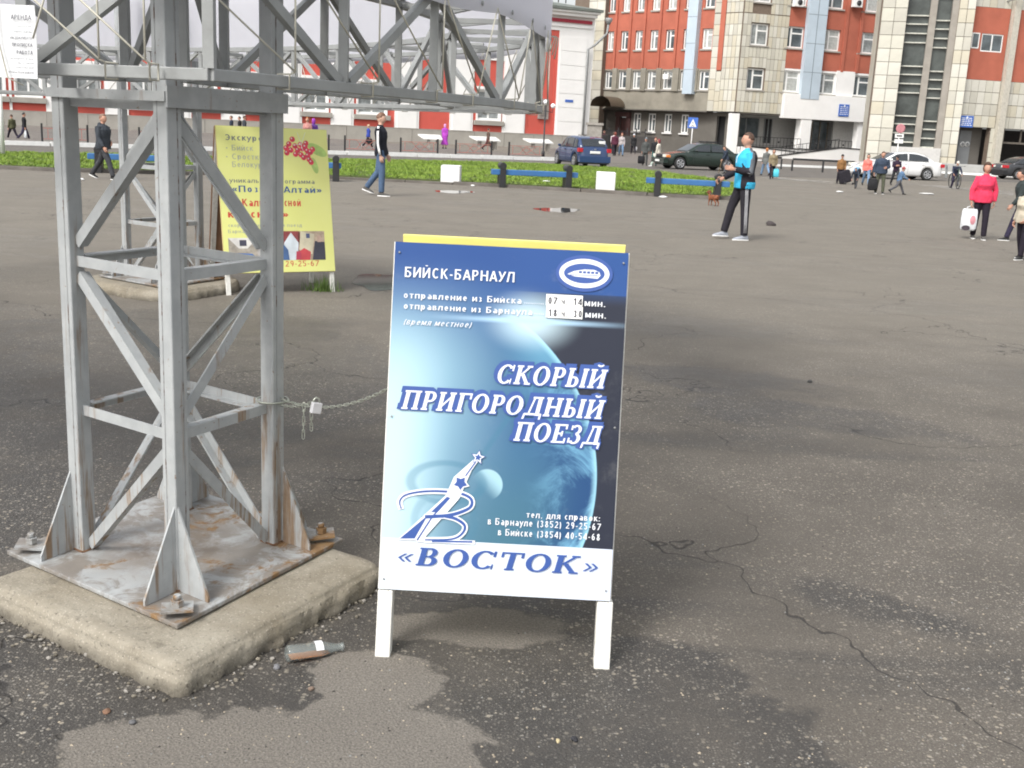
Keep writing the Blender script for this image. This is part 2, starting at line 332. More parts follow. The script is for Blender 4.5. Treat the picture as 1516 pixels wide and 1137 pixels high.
g = G('seam', .8); _v = g.scale(g.co(), (30, 30, 14)); g.base(g.mix(g.ss(g.noise(1, 5, .7, vec=_v), .50, .62), (.27, .28, .28), (.10, .055, .035))); SEAM = g.m
def asphalt_mat(name, wet=True, base=(.128, .112, .093), dampc=(.050, .045, .040), k=1.0):
    g = G(name, .9); co = g.co(); p = g.sep(co)
    big = g.noise(.28, 6, .62, dist=.5); med = g.noise(1.6, 6, .65, dist=.3); fine = g.noise(9, 5, .65)
    # long damp streaks that run across the square
    st = g.noise(.55, 6, .68, vec=g.scale(co, (.35, 1.25, 1)), dist=1.2)
    damp = g.ss(g.add(g.mul(st, .7), g.mul(big, .4)), .53, .66)
    damp = g.mul(damp, g.ss(g.noise(3.2, 7, .7), .30, .62, .25, .8))
    if wet:
        w1 = g.noise(1.1, 7, .6, dist=.8); edge = g.add(g.mul(g.sub(w1, .5), 2.1), g.mul(g.sub(fine, .5), .55))
        def blob(px, py, rx, ry, rot=0, soft=.12):
            c = gp(px, py); dx = g.sub(p[0], c.x); dy = g.sub(p[1], c.y)
            cr, sr = math.cos(R(rot)), math.sin(R(rot))
            a = g.M('DIVIDE', g.add(g.mul(dx, cr), g.mul(dy, sr)), rx); b = g.M('DIVIDE', g.add(g.mul(dx, -sr), g.mul(dy, cr)), ry)
            d = g.M('SQRT', g.add(g.mul(a, a), g.mul(b, b)))
            return g.ss(g.add(d, edge), 1 + soft, 1 - soft)
        dark = None
        for b in [(60, 640, 1.5, 2.0, 0, .25), (300, 500, 1.5, 1.3, 0, .2), (470, 560, .9, .9, 0, .25), (80, 1020, 1.3, .55, -8, .1), (380, 930, 1.1, .45, 20, .1),
                  (760, 985, .75, .28, 0, .1), (900, 1090, .95, .34, 0, .1), (1060, 560, .70, .45, 0, .25), (1230, 620, .8, .35, -15, .3),
                  (1300, 900, .35, .14, -30, .5), (980, 480, 1.2, .6, 0, .4)]:
            q = blob(*b); dark = q if dark is None else g.M('MAXIMUM', dark, q)
        light = None
        for b in [(430, 1110, .56, .30, 10, .05), (560, 1010, .22, .18, 0, .05), (705, 928, .30, .15, 0, .08)]:
            q = blob(*b); light = q if light is None else g.M('MAXIMUM', light, q)
        dark = g.mul(dark, g.ss(g.noise(2.6, 6, .65), .25, .60, .42, 1))
        damp = g.mul(g.M('MAXIMUM', damp, dark), g.M('SUBTRACT', 1, light))
    col = g.mix(g.ss(med, .3, .72), dk(base, .80), dk(base, 1.18))
    col = g.mix(g.mul(g.ss(big, .35, .7), .35), col, dk(base, 1.25))
    if wet: col = g.mix(g.mul(light, .8), col, g.mix(med, (.190, .170, .146), (.250, .226, .194)))
    col = g.mix(damp, col, g.mix(fine, dk(dampc, .75), dk(dampc, 1.35)))
    if wet:        # grazing-angle sheen painted into the colour: the open square lightens with distance
        sheen = g.ss(g.add(p[1], g.mul(g.noise(.5, 5, .6), 6)), 8.0, 15.0); col = g.mix(g.mul(sheen, .75), col, g.mix(g.noise(2.4, 6, .7, vec=g.scale(co, (.5, 1.5, 1))), (.185, .163, .130), (.290, .260, .212)))
    agg = g.noise(130, 3, .75); col = g.mix(g.ss(agg, .38, .66), g.mix(.5, col, (.03, .028, .025)), col)
    # stone chips worn proud of the binder
    for sc, thr, amt, c2 in ((105, .62, .60, (.34, .31, .26)), (48, .88, .75, (.42, .37, .29)), (75, .80, .7, (.38, .35, .30)), (190, .5, .45, (.30, .28, .25))):
        vc = g.vor(sc, 'F1', out=1); vd = g.vor(sc, 'F1', out=0); r = g.sep(vc)
        sel = g.mul(g.M('GREATER_THAN', r[0], thr), g.ss(vd, .42, .26))
        patch = g.ss(g.noise(.8, 5, .6), .38, .62, .25, 1)
        if wet: patch = g.mul(patch, g.sub(1, g.mul(light, .75)))
        col = g.mix(g.mul(g.mul(sel, amt), patch), col, g.mix(r[1], dk(c2, .6), c2))
    # cracks
    cw = g.n('VectorMath'); cw.operation = 'ADD'; g.l(co, cw.inputs[0])
    nz = g.n('VectorMath'); nz.operation = 'SCALE'; nz.inputs[3].default_value = 2.2; g.l(g.noise(.8, 4, .58, color=True), nz.inputs[0]); g.l(nz.outputs[0], cw.inputs[1])
    cd_ = g.vor(.36, 'DISTANCE_TO_EDGE', vec=cw.outputs[0])
    crack = g.mul(g.ss(cd_, .0034, .0012), g.ss(g.noise(.35, 3), .43, .50))
    col = g.mix(g.mul(crack, .72), col, (.018, .016, .015))
    g.base(col)
    g.rough(g.mix(damp, (.93,)*3, g.mix(fine, (.45,)*3, (.75,)*3)))
    h = g.add(g.mul(g.ss(g.vor(95, 'F1'), .5, .1), .5), g.add(g.mul(fine, .6), g.mul(g.noise(160, 3, .7), .7)))
    h = g.sub(h, g.mul(crack, 3)); g.bump(h, .55, .006)
    return g.m
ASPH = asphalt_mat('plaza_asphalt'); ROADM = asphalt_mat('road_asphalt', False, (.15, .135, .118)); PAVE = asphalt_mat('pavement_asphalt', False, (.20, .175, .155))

# ------------------------------------------------------------------ ground
def sheet(name, pts, z, m, kind='structure', **k):
    b = MB(); b.poly([(p[0], p[1], z) for p in pts]); return b.build(name, m, kind=kind, **k)
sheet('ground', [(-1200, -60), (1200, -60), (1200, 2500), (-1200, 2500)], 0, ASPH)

# kerb line of the station pavement, edges of the grass
KA, KB = gp(0, 214), gp(819, 238)
kd = (KB - KA).normalized(); kn = Vector((-kd.y, kd.x, 0))
def kp(s, d, z=0): p = KA + kd * s + kn * d; p.z = z; return p
KL = (KB - KA).length
sheet('road', [kp(-80, -14), kp(KL + 70, -14), kp(KL + 70, 0), kp(-80, 0)], .004, ROADM)
b = MB(); b.prism([kp(-80, .02), kp(KL + 2, .02), kp(KL + 2, 75), kp(-80, 75)], (0, 0, .13)); b.build('pavement', PAVE, kind='structure')
# white painted kerb stones: each one a piece of the pavement edge
pk = bpy.data.objects['pavement']
kb = MB(); kb.box((0, 0, 0), (1.94, .28, .24)); kme = kb.mesh('kerb_stone', [WHITE]); 
for i in range(-8, int(KL / 2) + 1):
    p = kp(i * 2, -.27); M = Matrix.Translation(p + Vector((0, 0, -.05 + random.uniform(-.01, .01)))) @ Matrix.Rotation(math.atan2(kd.y, kd.x), 4, 'Z'); o = link('kerb_stone', kme, pk, M=M)

# grass island -----------------------------------------------------
top_px = [(-130, 224), (0, 227), (150, 230), (300, 233), (500, 237), (650, 240), (800, 244), (950, 254), (1040, 264), (1085, 273)]
bot_px = [(1098, 285), (1080, 293), (958, 287), (860, 281), (741, 274), (600, 267), (500, 262), (300, 256), (83, 251), (0, 247), (-130, 243)]
GP = [gp(*q) for q in top_px + bot_px]
g = G('soil', .95); g.base(g.mix(g.noise(2, 5), (.05, .07, .02), (.10, .12, .035))); g.bump(g.noise(20, 5), .8, .03); SOIL = g.m
EDGE = mat('edging_concrete', (.15, .135, .12), .95, var=.3, sc=2, dirt=.5, bump=.6, bsc=25)
gb = MB(); gb.prism([(p.x, p.y, 0) for p in GP], (0, 0, .06)); gbed = gb.build('grass_bed', SOIL, kind='structure')
# kerb stones along the near edge
near = [gp(*q) for q in [(1102, 280), (1096, 290), (1080, 296), (958, 290), (860, 284), (741, 277), (600, 270), (500, 265), (300, 259), (83, 254), (0, 250), (-130, 246)]]
for a, c in zip(near[:-1], near[1:]):
    n = max(1, round((c - a).length / 1.6)); L = (c - a).length / n; d = (c - a).normalized()
    cb = MB(); cb.box((0.01, -.09, -.03), (L - .02, .09, .105)); cme = cb.mesh('edging_stone', [EDGE])
    for i in range(n):
        M = Matrix.Translation(a + d * L * i + Vector((0, random.uniform(-.03, .03), random.uniform(-.045, .0)))) @ Matrix.Rotation(math.atan2(d.y, d.x) + random.uniform(-.012, .012), 4, 'Z')
        link('edging_stone', cme, gbed, M=M)

def inside(x, y, P):
    c = False; j = len(P) - 1
    for i in range(len(P)):
        if (P[i].y > y) != (P[j].y > y) and x < (P[j].x - P[i].x) * (y - P[i].y) / (P[j].y - P[i].y) + P[i].x: c = not c
        j = i
    return c
def grass_mat():
    g = G('grass_blades', .6); g.b.inputs['Specular IOR Level'].default_value = .25
    n = g.noise(.7, 5, .65); n2 = g.noise(7, 4, .6)
    c = g.mix(g.ss(n, .35, .65), (.10, .18, .022), (.22, .32, .04)); c = g.mix(g.ss(n2, .4, .75), c, (.26, .35, .08)); c = g.mix(g.mul(g.ss(g.noise(1.7, 6, .7), .56, .68), .7), c, (.16, .13, .06)); g.base(c)
    return g.m
GRASSM = grass_mat()
vv = []; ff = []
xs = [p.x for p in GP]; ys = [p.y for p in GP]
rnd = random.Random(3); cnt = 0
while cnt < 95000:
    x = rnd.uniform(min(xs), max(xs)); y = rnd.uniform(min(ys), max(ys))
    if not inside(x, y, GP): continue
    if x < -19 or abs(x) > y * .52: continue
    c = mnoise.noise(Vector((x * .55, y * .55, 0))); c2 = mnoise.noise(Vector((x * 2.2, y * 2.2, 5)))
    if c2 < -.22 and rnd.random() < .85: continue
    h = (.055 + .06 * max(0, c) + .05 * max(0, c2)) * rnd.uniform(.6, 1.35)
    if x > -1 and c > .1: h *= 1.3
    a = rnd.uniform(0, 6.283); wd = .014 * rnd.uniform(.8, 1.8); lx, ly = rnd.gauss(0, .035), rnd.gauss(0, .035)
    k = len(vv); ca, sa = math.cos(a) * wd, math.sin(a) * wd
    vv += [(x - ca, y - sa, .05), (x + ca, y + sa, .05), (x + lx * 1.5, y + ly * 1.5, .05 + h)]; ff.append((k, k+1, k+2)); cnt += 1
me = bpy.data.meshes.new('grass'); me.from_pydata(vv, [], ff); me.materials.append(GRASSM)
link('grass', me, kind='stuff', label='bright green tufty grass on the long island between plaza and road', cat='grass')

# puddles -------------------------------------------------------------
g = G('puddle_water', .03); g.base((.02, .02, .02)); g.b.inputs['IOR'].default_value = 1.33; PUD = g.m
def puddle(px, py, rx, ry, label, seed):
    c = gp(px, py); r = random.Random(seed); n = 40; ph = [r.uniform(0, 6.28) for _ in range(4)]
    pts = []
    for i in range(n):
        a = 6.283 * i / n; k = 1 + .18 * math.sin(2*a+ph[0]) + .14 * math.sin(3*a+ph[1]) + .08 * math.sin(7*a+ph[2])
        pts.append((c.x + rx * k * math.cos(a), c.y + ry * k * math.sin(a), .004))
    b = MB(); b.poly(pts); b.build('puddle', PUD, label=label, cat='puddle', kind='structure')
puddle(826, 311, .42, .75, 'small puddle on the open plaza mirroring the red and white station', 1)
puddle(672, 284, .5, .6, 'long puddle along the kerb in front of the left white block', 2)
puddle(585, 418, .42, .7, 'shallow puddle on the asphalt just behind the blue sign', 4)

# ------------------------------------------------------------------ concrete pad and lattice tower
def pad_mat():
    g = G('pad_concrete', .92); p = g.sep(g.co())
    n = g.noise(5, 7, .65, dist=.4); c = g.mix(g.ss(n, .3, .72), (.215, .19, .145), (.335, .305, .245))
    c = g.mix(g.mul(g.ss(g.noise(1.7, 5), .45, .7), .45), c, (.19, .155, .10))
    v = g.vor(210, 'F1', out=1); r = g.sep(v); c = g.mix(g.mul(g.M('GREATER_THAN', r[0], .86), .45), c, g.mix(r[1], (.08, .075, .06), (.55, .5, .42)))
    pit = g.ss(g.noise(60, 5, .7), .62, .70); c = g.mix(g.mul(pit, .7), c, (.12, .10, .075))
    st_ = g.mul(g.ss(p[2], .055, .0), g.ss(g.noise(8, 6, .7), .30, .6)); c = g.mix(g.mul(st_, .75), c, (.085, .075, .06))
    c = g.mix(g.mul(g.ss(g.noise(11, 7, .75, dist=.6), .56, .66), .55), c, (.12, .105, .08))
    g.base(c); g.bump(g.sub(g.add(g.mul(g.noise(30, 6, .7), .8), g.mul(g.noise(150, 3), .4)), pit), .75, .008); return g.m
PADM = pad_mat()
PZ = zat(266, 992, gp(266, 1036)) 
print('PZ', PZ)
def make_pad(corners, z, name, label, seed=1, rad=.10, outset=.012, cat='concrete slab'):
    rnd = random.Random(seed); C4 = [Vector((c.x, c.y, 0)) for c in corners]; cen = sum(C4, Vector()) / 4; per = []
    n = 4
    for i in range(4):
        a, b_, c = C4[i - 1], C4[i], C4[(i + 1) % 4]
        da = (a - b_).normalized(); dc = (c - b_).normalized(); p0 = b_ + da * rad; p1 = b_ + dc * rad
        for k in range(7):
            t = k / 6; per.append(p0 * (1-t)**2 + b_ * 2*t*(1-t) + p1 * t*t)
        nx = c + (-dc) * rad; L = (nx - p1).length; m = int(L / .022)
        for k in range(1, m): per.append(p1.lerp(nx, k / m))
    rings = []
    def ring(off, zz, amp, fr, zamp=0.0):
        out = []
        for p in per:
            d = (p - cen).normalized(); w1 = mnoise.noise(Vector((p.x*fr, p.y*fr, zz*9+seed))); w2 = mnoise.noise(Vector((p.x*fr*4.3, p.y*fr*4.3, zz*20+seed)))
            q = p + d * (off + amp * (w1 + .6 * w2)); out.append(Vector((q.x, q.y, zz + zamp * (w1 + w2))))
        rings.append(out)
    ring(outset, -.03, .02, 9); ring(outset, .012, .030, 14, .010); ring(outset * .45, .035, .020, 13, .012); ring(.004, .07, .006, 8); ring(0, z - .03, .004, 8); ring(-.006, z - .012, .003, 9)
    ring(-.022, z - .001, .003, 6, .002); ring(-.06, z, 0, 1, .001)
    for f in (.8, .6, .4, .2, .02): rings.append([Vector((cen.x + (p.x-cen.x)*f, cen.y + (p.y-cen.y)*f, z + .004 * mnoise.noise(Vector((p.x*f*5, p.y*f*5, 2))))) for p in per])
    b = MB(); b.rings(rings); return b.build(name, PADM, label=label, cat=cat)
pF = gp(266, 990, PZ); pR = gp(566, 832, PZ); pL0 = gp(0, 873, PZ)
ld = (pL0 - pF).normalized(); pL = pF + ld * (pR - pF).length * 1.0
make_pad([pF, pR, pL + pR - pF, pL], PZ, 'concrete_slab', 'thick worn concrete slab with crumbling edges under the near lattice tower', 1, rad=.05)

# plate corners measured on the photo
TZ = PZ + .022
tL, tF, tR = gp(10, 815, TZ), gp(262, 925, TZ), gp(508, 797, TZ); tB = tL + tR - tF
TC = (tL + tR) / 2
def tower(corn, z0, levels, leg_w, label, k=.56, rusty=True, top=3.0, group=None, cat='steel tower', plate_mat=PLATE):
    "corn: plate corners left, front, right, back; z0 plate top"
    Lc, Fc, Rc, Bc = corn; C = (Lc + Rc) / 2; C.z = 0
    root = thing('lattice_tower', label, cat, (C.x, C.y, 0), 0, group)
    cs = [Vector((c.x - C.x, c.y - C.y, 0)) for c in corn]
    legs = [c * k for c in cs]                 # L F R B
    e1 = (cs[2] - cs[1]).normalized(); e2 = (cs[0] - cs[1]).normalized()
    # plate
    b = MB(); b.prism([(c.x, c.y, z0 - .016) for c in cs], (0, 0, .016)); bevel(b.build('base_plate', plate_mat, root), .003)
    hw = leg_w / 2
    for i, p in enumerate(legs):
        ou = p.normalized(); b = MB()
        # box leg with an open, rust-spotted seam on its two outer faces
        q = [p + e1 * a * hw + e2 * c * hw for a, c in ((-1, -1), (1, -1), (1, 1), (-1, 1))]
        b.prism([(v.x, v.y, z0 + .001) for v in q], (0, 0, top - z0))
        lg = b.build('leg', STEEL, root); bevel(lg, .006, 3)
        for ee, oth in ((e1, e2), (e2, e1)):
            f = p + oth * (1 if p.dot(oth) > 0 else -1) * hw + ee * (-.012 if p.dot(ee) > 0 else .012)
            b = MB(); b.beam((f.x, f.y, z0 + .002), (f.x, f.y, top - .01), .0035, .0026, up=(oth.x, oth.y, 0)); b.build('weld_seam', SEAM, lg)
        b = MB(); b.tube([(v.x, v.y, z0 + .002) for v in q + q[:1]], .005, 6); b.build('weld_bead', RUST if rusty else STEEL, lg)
        # gusset wings: two triangles at the foot running along the plate edges' diagonal
        for ee in (e1, e2):
            sg = 1 if p.dot(ee) > 0 else -1
            other = e2 if ee is e1 else e1
            so_ = 1 if p.dot(other) > 0 else -1
            st = p + other * so_ * (hw - .006) + ee * sg * hw
            en = st + ee * sg * .145
            tri = [(st.x, st.y, z0 + .001), (en.x, en.y, z0 + .001), (en.x, en.y, z0 + .02), (st.x, st.y, z0 + .30)]
            b = MB(); b.prism(tri, other * -so_ * .008); b.build('gusset', STEEL, root)
        # anchor bolt: square washer, nut, stud
        c = p.normalized() * (cs[i].length - .085)
        b = MB(); b.prism([(c.x + ou.x*a*.05 - ou.y*d*.05, c.y + ou.y*a*.05 + ou.x*d*.05, z0 + .012 + (.01 if a > 0 else 0)) for a, d in ((-1, -1), (1, -1), (1, 1), (-1, 1))], (0, 0, .007))
        wsh = b.build('washer', PLATE, root)
        b = MB(); b.lathe([(.021, z0 + .026), (.021, z0 + .048)], 6, Matrix.Translation(c), sm=False); b.lathe([(.0125, z0 + .048), (.0125, z0 + .062), (.011, z0 + .065)], 12, Matrix.Translation(c)); b.build('anchor_bolt', PLATE if rusty else STEEL, root)
    lo, up_, tp = levels
    bw = leg_w * .55
    def bar(i, zi, j, zj, nm):
        a, c = legs[i], legs[j]; d = (c - a).normalized(); out = ((a + c) / 2).normalized()
        A = a + d * hw; B = c - d * hw
        b = MB(); b.angle((A.x, A.y, zi), (B.x, B.y, zj), bw, .006, up=(-out.x, -out.y, 0) if zi == zj else (-out.x, -out.y, 0), side=-1)
        b.build(nm, STEEL, root)
    for i, j in ((0, 1), (2, 1), (0, 3), (2, 3)):
        bar(i, lo, j, lo, 'cross_bar'); bar(i, up_, j, up_, 'cross_bar'); bar(i, tp, j, tp, 'cross_bar')
        bar(i, z0 + .02, j, lo - .05, 'brace'); bar(j, lo + .06, i, up_ - .05, 'brace'); bar(i, up_ + .06, j, tp - .04, 'brace')
    return root, legs
lb = TC + (Vector((tL.x, tL.y, 0)) - Vector((TC.x, TC.y, 0))) * .56
l_lo = zat(125, 605, lb); l_up = zat(116, 385, lb); l_tp = zat(100, 138, lb)
print('levels', l_lo, l_up, l_tp)
T1, legs1 = tower([tL, tF, tR, tB], TZ, (l_lo, l_up, 1.72), .066, 'near grey steel lattice tower with rust streaks left of the blue sign')
# thick header channels at the tower top, front right side
for i, j in ((1, 2), (0, 1)):
    a, c = legs1[i], legs1[j]; out = ((a + c) / 2).normalized(); d = (c - a).normalized()
    A = a + out * .04 - d * .04; B = c + out * .04 + d * .04
    b = MB(); b.beam((A.x, A.y, 1.745), (B.x, B.y, 1.745), .012, .066 if i == 1 else .03, up=(0, 0, 1)); b.build('header', STEEL, T1)

# far tower: same kind, on a round-edged slab
s2 = 1.0
c2 = gp(243, 409, .12); e = (tF - TC); e2_ = (tR - TC)
corn2 = [c2 + Vector((v.x - TC.x, v.y - TC.y, 0)) for v in (tL, tF, tR, tB)]
cen2 = sum(corn2, Vector()) / 4
make_pad([cen2 + (c - cen2) * 1.42 for c in (corn2[1], corn2[2], corn2[3], corn2[0])], .10, 'concrete_slab', 'low round-edged concrete slab under the far lattice tower behind the yellow sign', 5, rad=.45)
T2, legs2 = tower(corn2, .125, (l_lo, l_up, 1.72), .070, 'far grey lattice tower standing behind the near one, beside the yellow sign', rusty=False, top=2.9)

# crumbs broken off the slab, along its foot
rnd = random.Random(21); b = MB()
for a, c in ((pF, pR), (pL, pF)):
    for _ in range(85):
        q = a.lerp(c, rnd.random() ** (.8 if a is pF else 1.2)); n_ = Vector(((c - a).y, -(c - a).x, 0)).normalized(); q = q + n_ * abs(rnd.gauss(.03, .03)); r = rnd.uniform(.003, .009) * (1.5 if rnd.random() < .1 else 1)
        k = len(b.v); b.ball((q.x, q.y, r * .5), r, 6, 4, rnd.choice((0, 0, 1)), sq=(1, rnd.uniform(.6, 1), .7))
        for i in range(k, len(b.v)):
            v = Vector(b.v[i]); v += Vector((mnoise.noise(v * 90), mnoise.noise(v * 90 + Vector((4, 0, 0))), 0)) * r * .6; b.v[i] = tuple(v)
b.build('rubble', [PADM, CONC], label='small concrete crumbs lying along the foot of the near slab', cat='rubble', kind='stuff')
# ------------------------------------------------------------------ the ring truss resting on both towers
RZ0, RZ1 = 1.808, 2.21
ctrl_px = [(55, 3.46), (262, 3.20), (350, 3.36), (470, 3.72), (570, 4.15), (660, 4.62), (740, 5.15), (785, 5.75), (797, 6.45), (770, 7.3)]
ctl = [dep(x, D) for x, D in ctrl_px] + [dep(620, 8.6), dep(430, 9.9), dep(240, 10.7), dep(60, 11.0), Vector((-6.2, 10.4, 0)), Vector((-7.2, 8.6, 0)), Vector((-6.6, 6.4, 0)), Vector((-4.6, 4.6, 0)), Vector((-2.7, 3.75, 0))]
ctl = [Vector((p.x, p.y, 0)) for p in ctl]
pts = []
N = len(ctl)
for i in range(N):
    a, b_, c, d = ctl[i-1], ctl[i], ctl[(i+1) % N], ctl[(i+2) % N]
    for k in range(10):
        t = k / 10; pts.append(.5 * ((2*b_) + (c-a)*t + (2*a-5*b_+4*c-d)*t*t + (3*b_-a-3*c+d)*t**3))
for _ in range(14): pts = [(pts[i-1] + pts[i]*2 + pts[(i+1) % len(pts)]) / 4 for i in range(len(pts))]
# arc length resample
def resample(P, n, off=0.0):
    L = [0]
    for i in range(len(P)): L.append(L[-1] + (P[(i+1) % len(P)] - P[i]).length)
    T = L[-1]; out = []
    for k in range(n):
        s = (off + k * T / n) % T; i = max(j for j in range(len(P)) if L[j] <= s); f = (s - L[i]) / (L[i+1] - L[i]); out.append(P[i].lerp(P[(i+1) % len(P)], f))
    return out
circ = sum((pts[(i+1) % len(pts)] - pts[i]).length for i in range(len(pts)))
NB = 2 * round(circ / .68 / 2)
# phase so that a bottom node stands where the photo shows one (px 511)
best = None
for o in range(60):
    P = resample(pts, NB, o * .04)
    def px(p): v = Vector((p.x, p.y, RZ0)) - CAM; return 758 + F_PX * v.dot(CR) / v.dot(CW)
    e = min((abs(px(P[i]) - 511) for i in range(0, NB, 2) if P[i].y < 5), default=1e3)
    if best is None or e < best[0]: best = (e, P)
OUT = best[1]; fine = resample(pts, NB * 4)
def inward(P, w):
    n = len(P); o = []
    for i in range(n):
        t = (P[(i+1) % n] - P[i-1]).normalized(); o.append(P[i] + Vector((-t.y, t.x, 0)) * w)
    return o
sgn = 1 if sum((OUT[i].x * OUT[(i+1) % NB].y - OUT[(i+1) % NB].x * OUT[i].y) for i in range(NB)) > 0 else -1
W_ = .50
INN = inward(OUT, W_ * sgn)
ring = thing('ring_truss', 'large grey ring of welded steel truss resting on the two lattice towers', 'truss', (0, 0, 0))
def z3(p, z): return (p.x, p.y, z)
inview = lambda p: p.y > 2.4 and abs(p.x) < p.y * .62 + .6
for nm, P, z, t in (('bottom_chord', OUT, RZ0, .036), ('bottom_chord', INN, RZ0, .028), ('top_chord', OUT, RZ1, .032), ('top_chord', INN, RZ1 + .02, .036)):
    for i in range(NB):
        p, q = P[i], P[(i+1) % NB]; d = (q - p).normalized()
        if not (inview(p) or inview(q)): continue
        b = MB(); b.beam(z3(p - d * .004, z), z3(q + d * .004, z), t, t); o = b.build(nm, GALVR, ring); bevel(o, .003)
for i in range(NB):
    p, q, r_, s_ = OUT[i], OUT[(i+1) % NB], INN[i], INN[(i+1) % NB]
    if not (inview(p) or inview(q)): continue
    zb, zt = RZ0 + .018, RZ1 - .018
    b = MB(); b.beam(z3(p, zb), z3(p, zt), .032, .032, up=(1, 0, 0)); b.build('upright', GALVR, ring)
    b = MB(); b.beam(z3(r_, RZ0 + .014), z3(r_, RZ1), .03, .03, up=(1, 0, 0)); b.build('upright', GALVR, ring)
    A, B = (p, q) if i % 2 == 0 else (q, p)          # rises away from even nodes
    d = (B - A).normalized(); b = MB(); b.beam(z3(A + d * .03, zb), z3(B - d * .03, zt), .032, .026, up=(-d.y, d.x, 0)); b.build('diagonal', GALVR, ring)
    A, B = (r_, s_) if i % 2 == 0 else (s_, r_)
    d = (B - A).normalized(); b = MB(); b.beam(z3(A + d * .03, RZ0 + .02), z3(B - d * .03, RZ1), .028, .022, up=(-d.y, d.x, 0)); b.build('diagonal', GALVR, ring)
    for z, t in ((RZ1 + .01, .024), (RZ0 - .004, .02)):
        d = (r_ - p).normalized()
        b = MB(); b.beam(z3(p + d * .02, z), z3(r_ - d * .02, z), t, t); b.build('radial_bar', GALVR, ring)
    d = (s_ - p).normalized(); b = MB(); b.beam(z3(p + d * .04, RZ1 + .035), z3(s_ - d * .04, RZ1 + .035), .022, .016); b.build('radial_bar', GALVR, ring)

# banner: white sheeting wrapped round the ring above the top chord
g = G('banner_fabric', .55); g.base(g.mix(g.noise(1.2, 4), (.66, .66, .69), (.75, .75, .78))); g.bump(g.noise(2.2, 5, .6), .5, .03)
g.b.inputs['Transmission Weight'].default_value = 0; BAN = g.m
tr = g.n('BsdfTranslucent'); tr.inputs[0].default_value = (.78, .78, .82, 1); ms = g.n('MixShader'); ms.inputs[0].default_value = .55
g.l(g.b.outputs[0], ms.inputs[1]); g.l(tr.outputs[0], ms.inputs[2]); g.l(ms.outputs[0], g.t.nodes['Material Output'].inputs[0])
OB = inward(fine, -.045 * sgn); n4 = len(OB)
b = MB(); rr = []
for zz, k in ((RZ1 - .045, 0), (RZ1 + .06, .003), (RZ1 + .4, .01), (RZ1 + 1.35, .02)):
    rr.append([Vector((p.x, p.y, zz + (.012 * math.sin(i * .9) if zz < 2.3 else 0) + .006 * mnoise.noise(Vector((i * .7, zz * 4, 0))))) for i, p in enumerate(OB)])
rr2 = [[v + (Vector((0, 0, 0)) - Vector((0, 0, 0))) for v in r] for r in rr]
inner = [[Vector((v.x, v.y, v.z)) for v in r] for r in rr]
IB = inward(fine, -.043 * sgn)
b.rings(rr + [[Vector((q.x, q.y, v.z)) for q, v in zip(IB, r)] for r in rr[::-1]], cap=False)
ban = b.build('banner', BAN, label='white fabric banner wrapped round the top of the ring truss', cat='banner')
# hem eyelets and the cords that tie the banner down to the bottom chord
for i in range(0, n4, 2):
    p = OB[i]; q0 = OUT[min(range(NB), key=lambda k: (OUT[k] - p).length)]
    if not inview(p): continue
    out = (p - IB[i]).normalized()
    b = MB(); M = Matrix.Translation(Vector((p.x, p.y, RZ1 - .01)) + out * .003) @ out.to_track_quat('Z', 'Y').to_matrix().to_4x4()
    b.lathe([(.004, 0), (.011, .001), (.011, .003), (.004, .004)], 10, M); b.build('eyelet', GALV, ban)
rc = random.Random(5)
step = 3
for i in range(0, n4, step):
    p = OB[i]; 
    if not inview(p): continue
    nx = OB[(i + rc.choice((2, 3, 3))) % n4]; pv = OB[(i - rc.choice((0, 1, 2))) % n4]
    for q in (nx,):
        base = inward(fine, .0)[(OB.index(q))]
        a = Vector((p.x, p.y, RZ1 - .01)); c = Vector((q.x, q.y, RZ0 + .03)); d2 = OB[(i + step) % n4]; e_ = Vector((d2.x, d2.y, RZ1 - .01))
        mid1 = a.lerp(c, .5) + Vector((0, 0, -.005))
        b = MB(); b.tube([a, mid1, c], .0033, 5); b.tube([c, c.lerp(e_, .5), e_], .0033, 5)
        # loop round the chord
        o = (Vector((c.x, c.y, 0)) - Vector((base.x, base.y, 0))); o.z = 0; o.normalize(); bc = Vector((base.x, base.y, RZ0))
        h = .023
        b.tube([c, bc + o * h + Vector((0, 0, h)), bc + o * h + Vector((0, 0, -h)), bc - o * h + Vector((0, 0, -h)), bc - o * h + Vector((0, 0, h)), bc + o * h + Vector((0, 0, h))], .0033, 5)
        b.build('cord', LINEN, ban)
# frayed cord end at the right tip
tip = max(OB, key=lambda p: (Vector((p.x, p.y, 0)).normalized().x))
for k in range(3):
    b = MB(); b.tube([(tip.x + .01 * k, tip.y - .02, RZ1 - .01), (tip.x + .02 + .01 * k, tip.y - .03, RZ1 - .02), (tip.x + .012 * k, tip.y - .03, RZ1 - .09 - .02 * k)], .004, 5); b.build('cord', LINEN, ban)

# paper notice tied to the ring -------------------------------------------
PAPER = mat('paper', (.74, .75, .76), .7, var=.04, sc=9, bump=.4, bsc=12, bd=.003)
INK = mat('black_print', (.03, .03, .05), .6)
Dn = 3.33
cor = [dep(-52, Dn, y=112), dep(56, Dn - .02, y=117), dep(51, Dn - .02, y=8), dep(-52, Dn, y=4)]
xa = (cor[1] - cor[0]); Wn = xa.length; xa.normalize(); ya = (cor[3] - cor[0]); Hn = ya.length; ya = (ya - xa * ya.dot(xa)).normalized(); za = xa.cross(ya)
MN = Matrix(((xa.x, ya.x, za.x, cor[0].x), (xa.y, ya.y, za.y, cor[0].y), (xa.z, ya.z, za.z, cor[0].z), (0, 0, 0, 1)))
no = thing('paper_notice', 'white printed paper notice tied to the ring truss at the left edge', 'notice'); no.matrix_basis = MN
b = MB(); nx_, ny_ = 10, 6
